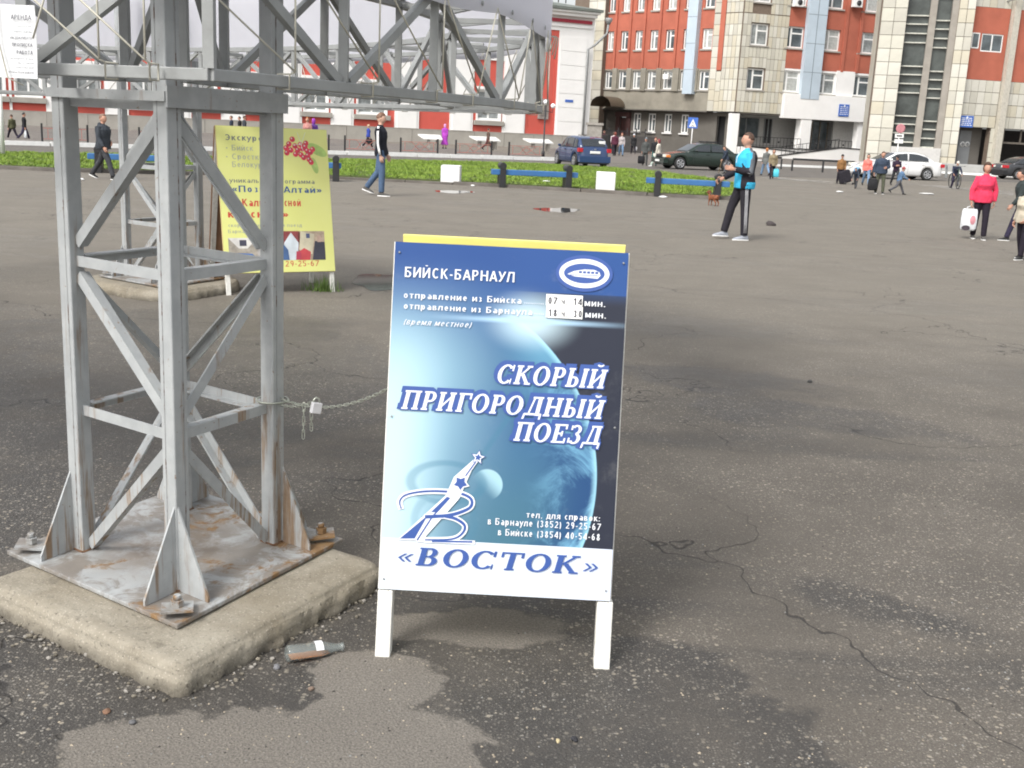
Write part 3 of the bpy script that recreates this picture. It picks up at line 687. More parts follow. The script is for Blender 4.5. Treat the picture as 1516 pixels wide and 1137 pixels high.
gr = [[Vector((Wn * i / nx_, Hn * j / ny_, .004 * math.sin(i * .9 + j * .6))) for i in range(nx_ + 1)] for j in range(ny_ + 1)]
b.rings(gr, cap=False, closed=False); b.rings([[v - Vector((0, 0, .0012)) for v in r] for r in gr], cap=False, closed=False); b.build('sheet', PAPER, no)
lines = [('АРЕНДА', .80, .062, .02), ('документы на жильё', .70, .018, 0), ('комнаты, квартиры', .625, .024, 0), ('НА ДОКУМЕНТЫ', .535, .034, .01), ('ПРОПИСКА', .435, .046, .02), ('РАБОТА', .33, .050, .02), ('для граждан и гостей города', .26, .02, 0), ('помощь в оформлении', .20, .02, 0), ('звонить в любое время', .14, .02, 0), ('оплата после работы', .07, .030, .01)]
for s_t, v_, hh, bo in lines:
    text_on(no, s_t, Matrix.Translation((Wn * .97, Hn * v_, .0065)), Hn * hh, INK, bold=bo, align='RIGHT')
b = MB(); b.tube([(Wn * .5, Hn * 1.1, .02), (Wn * .52, Hn * .5, .012), (Wn * .62, 0, .012), (Wn * .8, -.02, .0)], .0022, 5); b.tube([(Wn * .98, Hn * .55, .008), (Wn * 1.25, Hn * 1.3, .02)], .003, 5); b.build('cord', LINEN, no)

# ------------------------------------------------------------------ blue A-frame poster board
BL, BR_ = gp(566, 974), gp(891, 992)
xb = (BR_ - BL); WB0 = xb.length; xb.normalize(); back = Vector((-xb.y, xb.x, 0)); TILT = R(11.5)
yb = (Vector((0, 0, 1)) * math.cos(TILT) + back * math.sin(TILT)).normalized(); zb_ = xb.cross(yb)
def frame(o): return Matrix(((xb.x, yb.x, zb_.x, o.x), (xb.y, yb.y, zb_.y, o.y), (xb.z, yb.z, zb_.z, o.z), (0, 0, 0, 1)))
MB0 = frame(BL); MBi = MB0.inverted()
def onb(x, y):
    d = ray(x, y); n = zb_; t = (BL - CAM).dot(n) / d.dot(n); q = MBi @ (CAM + d * t); return q.x, q.y
pTL, pTR, pBL, pBR = onb(586, 357), onb(929, 375), onb(560, 872), onb(905, 890)
bx0 = (pTL[0] + pBL[0]) / 2; bx1 = (pTR[0] + pBR[0]) / 2; by0 = (pBL[1] + pBR[1]) / 2; by1 = (pTL[1] + pTR[1]) / 2
print('board', pTL, pTR, pBL, pBR)
WB, HB = bx1 - bx0, by1 - by0
sg_ = thing('sandwich_board', 'blue and white advertising board with white wooden legs for a suburban train', 'sandwich board', (0, 0, 0)); sg_.matrix_basis = MB0
def poster_mat():
    g = G('printed_poster', .45, spec=.28); uv = g.n('TexCoord').outputs['UV']; p = g.sep(uv); u, v = p[0], p[1]; asp = HB / WB
    y = g.mul(v, asp)                              # y in board widths
    # sky gradient
    c = g.mix(g.ss(u, .0, .62), (.30, .49, .59), (.04, .12, .235))
    c = g.mix(g.ss(v, .62, .98), c, (.022, .07, .235))
    c = g.mix(g.mul(g.ss(u, .30, .0), g.ss(v, .86, .5)), c, (.46, .63, .69))
    c = g.mix(g.mul(g.ss(u, .05, .55), g.ss(v, .55, .1)), c, (.055, .15, .21))
    # planet
    dx = g.sub(u, .085); dy = g.sub(y, .50 * 1.0); d = g.M('SQRT', g.add(g.mul(dx, dx), g.mul(dy, dy)))
    cl = g.noise(3.2, 9, .68, vec=g.scale(uv, (1.2, 1.0 * asp, 1)), dist=1.2)
    pl = g.mix(g.ss(cl, .42, .66), (.014, .055, .16), (.19, .44, .62))
    pl = g.mix(g.ss(g.sub(g.mul(v, 1.0), g.mul(u, .35)), .18, .55), pl, (.13, .33, .47))
    inside_ = g.ss(d, .835, .828); ramp = g.ss(d, .50, .80)
    right = g.mul(g.ss(u, .42, .70), g.ss(v, .97, .80))
    c = g.mix(g.mul(g.mul(inside_, ramp), g.mul(right, .9)), c, pl)
    rim = g.mul(g.mul(g.ss(d, .80, .832), inside_), right); c = g.mix(g.mul(rim, .8), c, (.32, .60, .72))
    out = g.mul(g.ss(d, .828, .836), g.ss(g.add(u, g.mul(g.sub(1, v), .25)), .52, .78)); c = g.mix(g.mul(out, g.ss(v, .93, .84)), c, (.026, .030, .048))
    c = g.mix(g.mul(g.mul(g.ss(u, .62, .8), g.ss(v, .86, .835)), g.ss(d, .828, .836)), c, (.022, .026, .042))
    # flare
    fx = g.sub(u, .60); fy = g.sub(v, .795); fd = g.M('SQRT', g.add(g.mul(fx, g.mul(fx, 1)), g.mul(fy, g.mul(fy, 5))))
    c = g.mix(g.ss(fd, .24, .02, 0, .8), c, (.55, .72, .80))
    st = g.mul(g.ss(g.M('ABSOLUTE', g.sub(v, .792)), .012, .0), g.ss(g.M('ABSOLUTE', fx), .52, .05)); c = g.mix(g.mul(st, .9), c, (.40, .60, .78))
    # small moon and soft shadow of the emblem
    mx = g.sub(u, .445); my = g.sub(y, .475); md = g.M('SQRT', g.add(g.mul(mx, mx), g.mul(my, my)))
    c = g.mix(g.mul(g.ss(md, .070, .064), g.ss(g.add(mx, my), -.05, .07, 0, .65)), c, (.45, .70, .78))
    def arc(cx, cy, rx, ry, wd, lo=None):
        a = g.M('DIVIDE', g.sub(u, cx), rx); b_ = g.M('DIVIDE', g.sub(y, cy), ry); dd = g.M('ABSOLUTE', g.sub(g.M('SQRT', g.add(g.mul(a, a), g.mul(b_, b_))), 1)); return g.ss(dd, wd, wd * .25)
    sh = arc(.27, .475, .155, .085, .22); sh2 = arc(.27, .31, .13, .12, .2)
    ln = g.M('ABSOLUTE', g.sub(g.sub(u, .43), g.mul(g.sub(y, .62), .62))); sh3 = g.mul(g.ss(ln, .022, .004), g.ss(g.M('ABSOLUTE', g.sub(y, .60)), .22, .15))
    s_ = g.M('MAXIMUM', g.M('MAXIMUM', sh, g.mul(sh2, .6)), sh3); c = g.mix(g.mul(s_, .42), c, (.05, .17, .26))
    # white foot band, blue head band
    c = g.mix(g.ss(v, .1502, .1495), c, g.mix(g.ss(u, .5, 1), (.62, .68, .74), (.58, .63, .74)))
    c = g.mix(g.mul(g.ss(v, .874, .878), g.ss(u, .35, .75)), c, (.024, .075, .245)); g.base(g.mix(g.mul(g.ss(g.noise(5, 8, .7), .55, .75), .12), c, (.45, .45, .42)))
    g.rough(g.mix(g.noise(6, 4), (.38,)*3, (.5,)*3)); g.bump(g.noise(3, 3), .15, .01)
    return g.m
POST = poster_mat()
# backing board, sheet, legs, second leaf
b = MB(); b.box((bx0 - .004, by0 - .002, -.018), (bx1 + .004, by1, -.0075)); bevel(b.build('panel', WHITE2, sg_), .002)
b = MB(); n_ = 12
b.rings([[Vector((bx0 + WB * i / n_, by0 + HB * j / 16, -.001 + .0014 * math.sin(i * 1.1 + 1) * math.sin(j * .7))) for i in range(n_ + 1)] for j in range(17)], cap=False, closed=False)
po = b.build('poster', POST, sg_)
uvl = po.data.uv_layers.new(name='UVMap')
for li, lp in enumerate(po.data.loops):
    co = po.data.vertices[lp.vertex_index].co; uvl.data[li].uv = ((co.x - bx0) / WB, (co.y - by0) / HB)
def leg_px(x0, x1, name='leg'): pass
lw = .049
lx0 = onb(555, 960)[0]; lx1 = onb(903, 985)[0]
for k, (xa_, xc_) in enumerate(((lx0, lx0 + lw), (lx1 - lw * 1.05, lx1))):
    b = MB(); zt = by0 + .001; b.box((xa_, 0 if k == 0 else 0, -.062), (xc_, by0 - .004, -.004)); b.box((xa_ + (.02 if k == 0 else -.012), by0 - .004, -.062), (xc_ + (.02 if k == 0 else -.012), by1 - .01, -.0185)); bevel(b.build('leg', WHITE2, sg_), .004)
# rear leaf (yellow on its far side) leaning the other way
def back_leaf():
    ang = 2 * TILT
    Mh = Matrix.Translation((0, by1 - .012, -.03)) @ Matrix.Rotation(ang, 4, 'X') @ Matrix.Translation((0, -(by1 - .012), 0))
    b = MB(); b.box((bx0 + .02, by0 + .02, -.030), (bx1 - .008, by1 + .022, -.018), Mh); bevel(b.build('rear_panel', mat('yellow_board', (.80, .72, .22), .5, var=.06), sg_), .002)
    b = MB()
    for xx in (bx0 + .02, bx1 - .008 - lw): b.box((xx, .0, -.0175), (xx + lw, by1 - .02, .012), Mh)
    b.build('rear_legs', WHITE2, sg_)
back_leaf()
for sx_, sy_ in ((.02, .03), (.98, .03), (.02, .97), (.98, .97), (.02, .5), (.98, .5)):
    b = MB(); b.lathe([(.0035, 0), (.0035, .0012), (.001, .0018)], 8, Matrix.Translation((bx0 + WB * sx_, by0 + HB * sy_, .001))); b.build('screw_head', GALV, sg_)

PW = mat('white_print', (.72, .74, .78), .4, var=.02); PBL = mat('blue_print', (.035, .085, .30), .35, var=.05); PDB = mat('navy_print', (.02, .06, .26), .35); PGR = mat('grey_print', (.70, .70, .68), .6, var=.03)
Zt = .0028
def ptext(s, x, y, h_px, m=PW, z=Zt, xr=None, **k):
    "text with baseline start at photo px (x, y); xr = right end px"
    a = onb(x, y); h = h_px / 516 * HB
    wd = None
    if xr is not None: wd = abs(onb(xr, y)[0] - a[0])
    return text_on(sg_, s, Matrix.Translation((a[0], a[1], z)), h, m, width=wd, **k)
ptext('БИЙСК-БАРНАУЛ', 599, 410, 15, xr=764, bold=.025)
ptext('отправление из Бийска', 597, 441, 9.0, xr=774, bold=.02)
ptext('..........', 776, 449, 9, xr=806, bold=.01)
ptext('отправление из Барнаула', 597, 457, 9.0, xr=790, bold=.02)
ptext('......', 790, 465, 9, xr=806, bold=.01)
ptext('(время местное)', 596, 480, 8.5, xr=699, shear=.3)
for (s_t, s_m, y0_, y1_) in (('07', '14', 438, 452), ('18', '30', 455, 470)):
    a = onb(808, y1_); c = onb(863, y0_); b = MB(); b.box((a[0], a[1], .0022), (c[0], c[1], .0031)); b.build('time_sticker', WHITE, sg_)
    ptext(s_t, 811, y1_ - 2.2, 10, INK, .0042, bold=.03); ptext('ч.', 831, y1_ - 1.5, 8.5, INK, .0042, bold=.03); ptext(s_m, 848, y1_ - .5, 10, INK, .0042, bold=.03)
ptext('мин.', 865, 453, 9.5, xr=898, bold=.02); ptext('мин.', 866, 470, 9.5, xr=899, bold=.02)
ptext('тел. для справок:', 779, 766, 9.0, xr=890, bold=.02)
ptext('в Барнауле (3852) 29-25-67', 722, 776, 9.8, xr=891, bold=.02)
ptext('в Бийске (3854) 40-54-68', 737, 792, 9.8, xr=890, bold=.02)

# slab serif capitals drawn as strokes (cell: x 0..w, y 0..1)
def glyph(ch):
    "-> advance, list of ('l',x0,y0,x1,y1,t) strokes or ('o',cx,cy,rx,ry,tx,ty,a0,a1)"
    T, t = .21, .095
    stem = lambda x: [('l', x, 0, x, 1, T), ('l', x - .17, t/2, x + .17, t/2, t), ('l', x - .17, 1 - t/2, x + .17, 1 - t/2, t)]
    if ch in 'ИЙ': g_ = stem(.2) + stem(.74) + [('l', .2, .16, .74, .84, t * 1.3)]; w_ = .98
    elif ch == 'Н': g_ = stem(.2) + stem(.74) + [('l', .2, .5, .74, .5, t)]; w_ = .98
    elif ch == 'П': g_ = stem(.2) + stem(.74) + [('l', .2, 1 - t/2, .74, 1 - t/2, t)]; w_ = .98
    elif ch == 'Р': g_ = stem(.22) + [('o', .44, .72, .28, .28, .19, t, -90, 90), ('l', .2, 1 - t/2, .45, 1 - t/2, t), ('l', .2, .44 + t/2, .45, .44 + t/2, t)]; w_ = .80
    elif ch == 'Г': g_ = stem(.22) + [('l', .2, 1 - t/2, .72, 1 - t/2, t), ('l', .69, 1, .69, .68, t)]; w_ = .78
    elif ch == 'Е': g_ = stem(.22) + [('l', .2, 1 - t/2, .74, 1 - t/2, t), ('l', .71, 1, .71, .74, t), ('l', .2, t/2, .76, t/2, t), ('l', .74, 0, .74, .27, t), ('l', .2, .5, .55, .5, t), ('l', .53, .36, .53, .64, t)]; w_ = .86
    elif ch == 'К': g_ = stem(.2) + [('l', .3, .47, .70, .93, .13), ('l', .40, .55, .74, .05, .20), ('l', .56, 1 - t/2, .86, 1 - t/2, t), ('l', .60, t/2, .92, t/2, t)]; w_ = .95
    elif ch == 'О': g_ = [('o', .46, .5, .44, .52, .21, t, 0, 360)]; w_ = .95
    elif ch == 'С': g_ = [('o', .46, .5, .44, .52, .21, t, 42, 318), ('l', .79, 1, .79, .68, t), ('l', .79, .0, .79, .28, t * .6)]; w_ = .92
    elif ch == 'Ь': g_ = stem(.2) + [('o', .42, .28, .26, .28, .19, t, -90, 90), ('l', .2, .56 - t/2, .43, .56 - t/2, t), ('l', .2, t/2, .43, t/2, t)]; w_ = .74
    elif ch == 'Ы': g_ = glyph('Ь')[1] + [('l', .94, 0, .94, 1, T), ('l', .80, t/2, 1.1, t/2, t), ('l', .80, 1 - t/2, 1.1, 1 - t/2, t)]; w_ = 1.16
    elif ch == 'Д': g_ = [('l', .30, .1, .46, .98, t), ('l', .76, 0, .76, 1, T), ('l', .36, 1 - t/2, .92, 1 - t/2, t), ('l', .06, .07, .98, .07, t * 1.1), ('l', .09, .08, .05, -.2, t * 1.1), ('l', .95, .08, .93, -.2, t * 1.1)]; w_ = 1.02
    elif ch == 'З': g_ = [('o', .36, .745, .28, .255, .17, t, -90, 150), ('o', .36, .27, .32, .29, .19, t, -150, 90), ('l', .12, .96, .12, .72, t), ('l', .07, .04, .07, .30, t)]; w_ = .76
    elif ch == 'Т': g_ = [('l', .45, 0, .45, 1, T), ('l', .28, t/2, .62, t/2, t), ('l', .08, 1 - t/2, .82, 1 - t/2, t), ('l', .10, 1, .10, .70, t), ('l', .80, 1, .80, .70, t)]; w_ = .90
    elif ch == 'В': g_ = stem(.2) + [('o', .42, .745, .26, .255, .19, t, -90, 90), ('o', .44, .27, .30, .27, .20, t, -90, 90), ('l', .2, 1 - t/2, .43, 1 - t/2, t), ('l', .2, t/2, .45, t/2, t), ('l', .2, .515, .44, .515, t)]; w_ = .86
    elif ch == '«': g_ = [('l', .30, .62, .10, .40, .1), ('l', .10, .40, .30, .18, .1), ('l', .52, .62, .32, .40, .1), ('l', .32, .40, .52, .18, .1)]; w_ = .66
    elif ch == '»': g_ = [('l', .12, .62, .32, .40, .1), ('l', .32, .40, .12, .18, .1), ('l', .34, .62, .54, .40, .1), ('l', .54, .40, .34, .18, .1)]; w_ = .66
    else: g_ = []; w_ = .45
    if ch == 'Й': g_ = g_ + [('o', .47, 1.28, .20, .16, .09, .09, 200, 340)]
    return w_, g_
def slab_text(s, x, y, xr, h_px, m, grow=0, z=Zt, sh=.22, name='lettering'):
    a = onb(x, y); ww = onb(xr, y)[0] - a[0]; h = h_px / 516 * HB
    tot = sum(glyph(c)[0] + .04 for c in s); kx = ww / tot; b = MB(); X0 = 0; dz = 0
    for ci, c in enumerate(s):
        adv, gl = glyph(c); gg = grow
        for st in gl:
            dz += 2e-6
            def P(px_, py_): return ((X0 + px_) * kx + py_ * h * sh, py_ * h, dz)
            ex, ey = gg / kx, gg / h
            if st[0] == 'l':
                _, x0_, y0_, x1_, y1_, t_ = st
                if abs(x0_ - x1_) < 1e-6: lo, hi = min(y0_, y1_), max(y0_, y1_); q = [(x0_ - t_/2 - ex, lo - ey), (x0_ + t_/2 + ex, lo - ey), (x0_ + t_/2 + ex, hi + ey), (x0_ - t_/2 - ex, hi + ey)]
                elif abs(y0_ - y1_) < 1e-6: lo, hi = min(x0_, x1_), max(x0_, x1_); q = [(lo - ex, y0_ - t_/2 - ey), (hi + ex, y0_ - t_/2 - ey), (hi + ex, y0_ + t_/2 + ey), (lo - ex, y0_ + t_/2 + ey)]
                else:
                    if y0_ > y1_: x0_, y0_, x1_, y1_ = x1_, y1_, x0_, y0_
                    q = [(x0_ - t_/2 - ex, y0_ - ey), (x0_ + t_/2 + ex, y0_ - ey), (x1_ + t_/2 + ex, y1_ + ey), (x1_ - t_/2 - ex, y1_ + ey)]
                b.poly([P(*v_) for v_ in q])
            else:
                _, cx, cy, rx, ry, tx, ty, a0, a1 = st; n = max(6, int(abs(a1 - a0) / 18))
                rx0, ry0, rx1, ry1 = rx + ex, ry + ey, max(.01, rx - tx - ex), max(.01, ry - ty - ey)
                for k in range(n):
                    A, B = R(a0 + (a1 - a0) * k / n), R(a0 + (a1 - a0) * (k + 1) / n)
                    b.poly([P(cx + rx0 * math.cos(A), cy + ry0 * math.sin(A)), P(cx + rx0 * math.cos(B), cy + ry0 * math.sin(B)), P(cx + rx1 * math.cos(B), cy + ry1 * math.sin(B)), P(cx + rx1 * math.cos(A), cy + ry1 * math.sin(A))])
        X0 += adv + .04
    o = b.build(name, m, sg_, M=Matrix.Translation((a[0], a[1], z)) @ Matrix.Rotation(-.0, 4, 'Z')); return o
gw = 3.3 / 516 * HB
for s_t, x, y, xr in (('СКОРЫЙ', 733, 567, 896), ('ПРИГОРОДНЫЙ', 593, 605, 893), ('ПОЕЗД', 759, 652, 889)):
    slab_text(s_t, x - 2.5, y - 3, xr - 2.5, 28, PBL, gw, Zt); slab_text(s_t, x, y, xr, 28, PBL, gw * .55, Zt + .0006); slab_text(s_t, x, y, xr, 28, PW, 0, Zt + .0014)
slab_text('«ВОСТОК»', 584, 835, 888, 27, PBL, 0, Zt, sh=.25)

# round emblem with a train, top right
ce = onb(865, 405)
def ell(rx, ry, z, m, name='emblem', cx=0, cy=0, n=40):
    b = MB(); b.poly([(ce[0] + cx + rx * math.cos(6.2832 * i / n), ce[1] + cy + ry * math.sin(6.2832 * i / n), z) for i in range(n)]); return b.build(name, m, sg_)
uw = WB / 345
ell(42 * uw, 27 * uw, Zt - .0003, PBL); ell(37 * uw, 21.5 * uw, Zt + .0004, PW); ell(30 * uw, 14.5 * uw, Zt + .001, PBL)
b = MB(); b.poly([(ce[0] + x * uw, ce[1] + y * uw, Zt + .0016) for x, y in ((-25, -2), (-15, 3), (0, 6), (14, 6), (22, 3), (24, -2), (20, -7), (4, -6), (-14, -5))]); b.build('emblem', PW, sg_)
b = MB()
for i in range(5): x = -8 + i * 6; b.poly([(ce[0] + a_ * uw, ce[1] + c_ * uw, Zt + .002) for a_, c_ in ((x, 0), (x + 4.4, 0), (x + 4.4, 3.4), (x, 3.2))])
b.poly([(ce[0] + a_ * uw, ce[1] + c_ * uw, Zt + .002) for a_, c_ in ((-22, -2.6), (20, -1.6), (20, -2.4), (-20, -3.4))]); b.build('emblem', PBL, sg_)

# the slanted monogram with its spire and star
def stroke(pts_px, w, m, z, closed=False, taper=None):
    P = [onb(*p) for p in pts_px]
    if len(P) > 3 and not closed:        # smooth
        Q = []
        for i in range(len(P) - 1):
            a, b_, c, d = P[max(i-1, 0)], P[i], P[i+1], P[min(i+2, len(P)-1)]
            for k in range(6):
                t = k / 6; Q.append(tuple(.5 * ((2*b_[j]) + (c[j]-a[j])*t + (2*a[j]-5*b_[j]+4*c[j]-d[j])*t*t + (3*b_[j]-a[j]-3*c[j]+d[j])*t**3) for j in (0, 1)))
        Q.append(P[-1]); P = Q
    b = MB(); n = len(P)
    for i in range(n if closed else n - 1):
        a, c = Vector(P[i]), Vector(P[(i+1) % n]); d = (c - a)
        if d.length < 1e-6: continue
        d.normalize(); nn = Vector((-d.y, d.x)); f = lambda i_: (w if taper is None else taper[0] + (taper[1] - taper[0]) * i_ / n) * uw / 2
        q = [a - d * w * uw * .2 + nn * f(i), a - d * w * uw * .2 - nn * f(i), c + d * w * uw * .2 - nn * f(i+1), c + d * w * uw * .2 + nn * f(i+1)]
        b.poly([(v_.x, v_.y, z + i * 2e-6) for v_ in q])
    return b.build('monogram', m, sg_)
bow = [(594, 752), (592, 742), (600, 733), (622, 728), (650, 727), (680, 730), (697, 738), (697, 750), (682, 758), (662, 763), (630, 765)]
bow2 = [(655, 763), (675, 768), (688, 778), (684, 790), (668, 798), (630, 799)]
for pl, wdt in ((bow, 8.5), (bow2, 8.5), ([(618, 799), (702, 803)], 6)): stroke(pl, wdt, PW, Zt)
for pl, wdt, tp in ((bow, 4, (1.8, 5.5)), (bow2, 4, (5, 2)), ([(640, 801), (699, 802)], 2.6, None), ([(625, 765), (660, 762)], 2.2, None)): stroke(pl, wdt, PBL, Zt + .0006, taper=tp)
def pfill(pts_px, m, z):
    b = MB(); b.poly([(*onb(*p), z) for p in pts_px]); return b.build('monogram', m, sg_)
pfill([(588, 799), (660, 733), (672, 706), (708, 674), (680, 738), (625, 800)], PW, Zt + .0007)
pfill([(592, 797), (634, 762), (614, 797)], PBL, Zt + .0012); pfill([(638, 758), (662, 735), (667, 737), (648, 758)], PBL, Zt + .0012)
stroke([(618, 799), (640, 765), (662, 740)], 2.2, PBL, Zt + .0013); stroke([(705, 682), (684, 712)], 5.5, PW, Zt + .0008); stroke([(704, 684), (684, 712)], 2.0, PBL, Zt + .0014)
def star(cx, cy, r, m, z, rot=.15, inner=.45, nm='star'):
    c = onb(cx, cy); b = MB(); P = [(c[0] + (r if i % 2 == 0 else r * inner) * uw * math.sin(math.pi * i / 5 + rot), c[1] + (r if i % 2 == 0 else r * inner) * uw * math.cos(math.pi * i / 5 + rot), z) for i in range(10)]
    b.poly(P); return b.build(nm, m, sg_)
star(708, 677, 12, PBL, Zt + .0009); star(708, 677, 10, PW, Zt + .0013); star(708, 677, 6, PBL, Zt + .0017)
star(682, 715, 14, PW, Zt + .0015, .6, .6); star(682, 715, 10.5, PBL, Zt + .0018, .6, .6)

# ------------------------------------------------------------------ yellow A-frame board behind
YBL, YBR = gp(337, 438), gp(490, 433)
xy = (YBR - YBL); xy.z = 0; xy.normalize(); bk = Vector((-xy.y, xy.x, 0)); T2_ = R(12)
yy = Vector((0, 0, 1)) * math.cos(T2_) + bk * math.sin(T2_); zy = xy.cross(yy)
MY = Matrix(((xy.x, yy.x, zy.x, YBL.x), (xy.y, yy.y, zy.y, YBL.y), (xy.z, yy.z, zy.z, YBL.z), (0, 0, 0, 1))); MYi = MY.inverted()
def ony(x, y):
    d = ray(x, y); t = (YBL - CAM).dot(zy) / d.dot(zy); q = MYi @ (CAM + d * t); return q.x, q.y
a_, b2, c_, d_ = ony(320, 189), ony(488, 188), ony(332, 406), ony(493, 401)
yx0, yx1, yy0, yy1 = (a_[0] + c_[0]) / 2, (b2[0] + d_[0]) / 2, (c_[1] + d_[1]) / 2, (a_[1] + b2[1]) / 2
YW, YH = yx1 - yx0, yy1 - yy0; print('yellow', YW, YH)
ys = thing('sandwich_board', 'yellow excursion advertising board with red berries behind the near tower', 'sandwich board'); ys.matrix_basis = MY
g = G('yellow_poster', .5); g.base(g.mix(g.noise(1.6, 4), (.70, .73, .20), (.79, .79, .33))); g.bump(g.noise(4, 3), .3, .01); YEL = g.m
b = MB(); b.box((yx0, yy0, -.03), (yx1, yy1, -.012)); bevel(b.build('panel', mat('board_edge', (.55, .42, .2), .7), ys), .003)
b = MB(); b.box((yx0 + .004, yy0 + .004, -.011), (yx1 - .004, yy1 - .003, -.008)); b.build('poster', YEL, ys)
for x0_ in (yx0 + .01, yx1 - .055):
    b = MB(); b.box((x0_, -.04, -.06), (x0_ + .045, yy1 - .05, -.031)); bevel(b.build('leg', WHITE2, ys), .003)
Mh = Matrix.Translation((0, yy1 - .01, -.035)) @ Matrix.Rotation(2 * T2_, 4, 'X') @ Matrix.Translation((0, -yy1, 0))
b = MB(); b.box((yx0, yy0, -.02), (yx1, yy1, -.005), Mh); b.build('rear_panel', mat('board_back', (.35, .2, .12), .7), ys)
b = MB()
for x0_ in (yx0 + .01, yx1 - .055): b.box((x0_, -.02, -.004), (x0_ + .045, yy1 - .05, .03), Mh)
b.build('rear_legs', WHITE2, ys)
YG = mat('grey_lettering', (.17, .19, .2), .6); YGL = mat('light_grey_lettering', (.42, .45, .36), .6); YB = mat('blue_lettering', (.05, .12, .30), .6); YR = mat('red_lettering', (.62, .06, .05), .6)
def yt(s, x, y, h_px, m, xr=None, bold=0.0, **k):
    q = ony(x, y); wd = abs(ony(xr, y)[0] - q[0]) if xr else None
    return text_on(ys, s, Matrix.Translation((q[0], q[1], -.0068)), h_px / 217 * YH, m, bold=bold, width=wd, **k)
yt('Экскурсии:', 333, 207, 8.5, YG, 411, .02); yt('• Бийск', 334, 222, 8, YGL, 376); yt('• Сростки', 334, 235, 8, YGL, 391); yt('Белокуриха', 344, 247, 8, YGL, 408)
yt('уникальная программа', 340, 270, 6.5, YG, 467); yt('«Познай Алтай»', 344, 284, 9.5, YB, 478, .03)
yt('с «Калиной', 338, 305, 11, YR, 418, .035); yt('красной', 402, 305, 11, YR, 447, .035); yt('красною»', 338, 322, 11, YR, 429, .035)
yt('скорый пригородный поезд', 338, 336, 5, YGL, 448); yt('Барнаул - Бийск', 338, 345, 5, YGL, 405); yt('тел. (3852) 29-25-67', 352, 396, 8.5, YR, 474)
# berries, leaves: flat print
BER = mat('berry_print', (.70, .05, .09), .5, var=.3, sc=30); LEAF = mat('leaf_print', (.45, .62, .18), .6, var=.2, sc=9); PALE = mat('pale_print', (.75, .80, .70), .6)
rb = random.Random(9)
def ydisk(cx, cy, r, m, z, sq=1.0, nm='berry', rot=0):
    q = ony(cx, cy); k = YW / 165; b = MB()
    b.poly([(q[0] + r * k * (math.cos(t) * math.cos(rot) - sq * math.sin(t) * math.sin(rot)), q[1] + r * k * (math.cos(t) * math.sin(rot) + sq * math.sin(t) * math.cos(rot)), z) for t in [6.283 * i / 14 for i in range(14)]]); b.build(nm, m, ys)
ydisk(470, 222, 16, LEAF, -.0072, .45, 'leaf', -.5); ydisk(466, 245, 12, LEAF, -.00715, .4, 'leaf', -1.3)
for i, (x, y) in enumerate([(433, 206), (428, 213), (424, 219), (431, 222), (437, 216), (441, 222), (445, 214), (448, 220), (452, 217), (455, 223), (438, 228), (446, 229), (450, 233), (456, 230), (460, 225), (458, 236), (461, 240), (453, 212), (463, 221), (425, 226)]):
    ydisk(x, y, 4.1, BER, -.0070 + i * 2e-5); ydisk(x - 1.2, y - 1.4, 1.1, PALE, -.0064 + i * 1e-6)
for (x0_, y0_, x1_, y1_) in ((440, 196, 447, 215), (452, 196, 446, 214), (446, 214, 450, 226), (446, 214, 434, 214)):
    q, r_ = ony(x0_, y0_), ony(x1_, y1_); b = MB(); b.beam((q[0], q[1], -.0062), (r_[0], r_[1], -.0062), .004, .0004); b.build('stalk', PALE, ys)
# three small photographs along the foot of the poster: carriage interiors
def pic(x0_, y0_, x1_, y1_, shapes, bgc):
    q, r_ = ony(x0_, y1_), ony(x1_, y0_); w_, h_ = r_[0] - q[0], r_[1] - q[1]; b = MB(); b.poly([(q[0], q[1], -.0069), (r_[0], q[1], -.0069), (r_[0], r_[1], -.0069), (q[0], r_[1], -.0069)]); b.build('picture', mat('pic_' + str(x0_), bgc, .5, var=.3, sc=14), ys)
    for k, (poly_, c_) in enumerate(shapes):
        b = MB(); b.poly([(q[0] + u_ * w_, q[1] + v_ * h_, -.0066 + k * .0001) for u_, v_ in poly_]); b.build('picture', mat('ink%d%d%d' % tuple(int(v_ * 99) for v_ in c_), c_, .5), ys)
pic(340, 352, 381, 384, [([(0, 1), (.35, .5), (.65, .5), (1, 1)], (.72, .70, .66)), ([(.38, .62), (.62, .62), (.62, .9), (.38, .9)], (.06, .06, .09)), ([(0, 0), (1, 0), (.8, .25), (.2, .3)], (.08, .17, .40))], (.40, .36, .30))
pic(382, 348, 420, 384, [([(.1, 0), (.9, 0), (.7, .5), (.3, .55)], (.12, .2, .38)), ([(.4, .55), (.6, .55), (.6, .8), (.4, .8)], (.3, .15, .12))], (.42, .40, .38))
pic(420, 342, 444, 385, [([(.05, 0), (.8, 0), (.9, .6), (.5, .95), (.1, .6)], (.66, .72, .76)), ([(0, 0), (.35, 0), (.3, .35), (0, .6)], (.07, .14, .3)), ([(.7, 0), (1, 0), (1, .3), (.75, .3)], (.5, .06, .1))], (.28, .06, .06))
pic(444, 342, 480, 385, [([(0, .35), (.5, .2), (.62, .9), (.1, 1)], (.60, .55, .40)), ([(0, 0), (.4, 0), (.45, .28), (.2, .42), (0, .3)], (.55, .07, .08)), ([(.5, 0), (1, 0), (1, .62), (.62, .66)], (.05, .05, .07)), ([(.72, .62), (.86, .62), (.86, .85), (.72, .85)], (.5, .35, .28)), ([(.3, .76), (.44, .76), (.44, .92), (.3, .92)], (.08, .1, .2))], (.45, .35, .26))

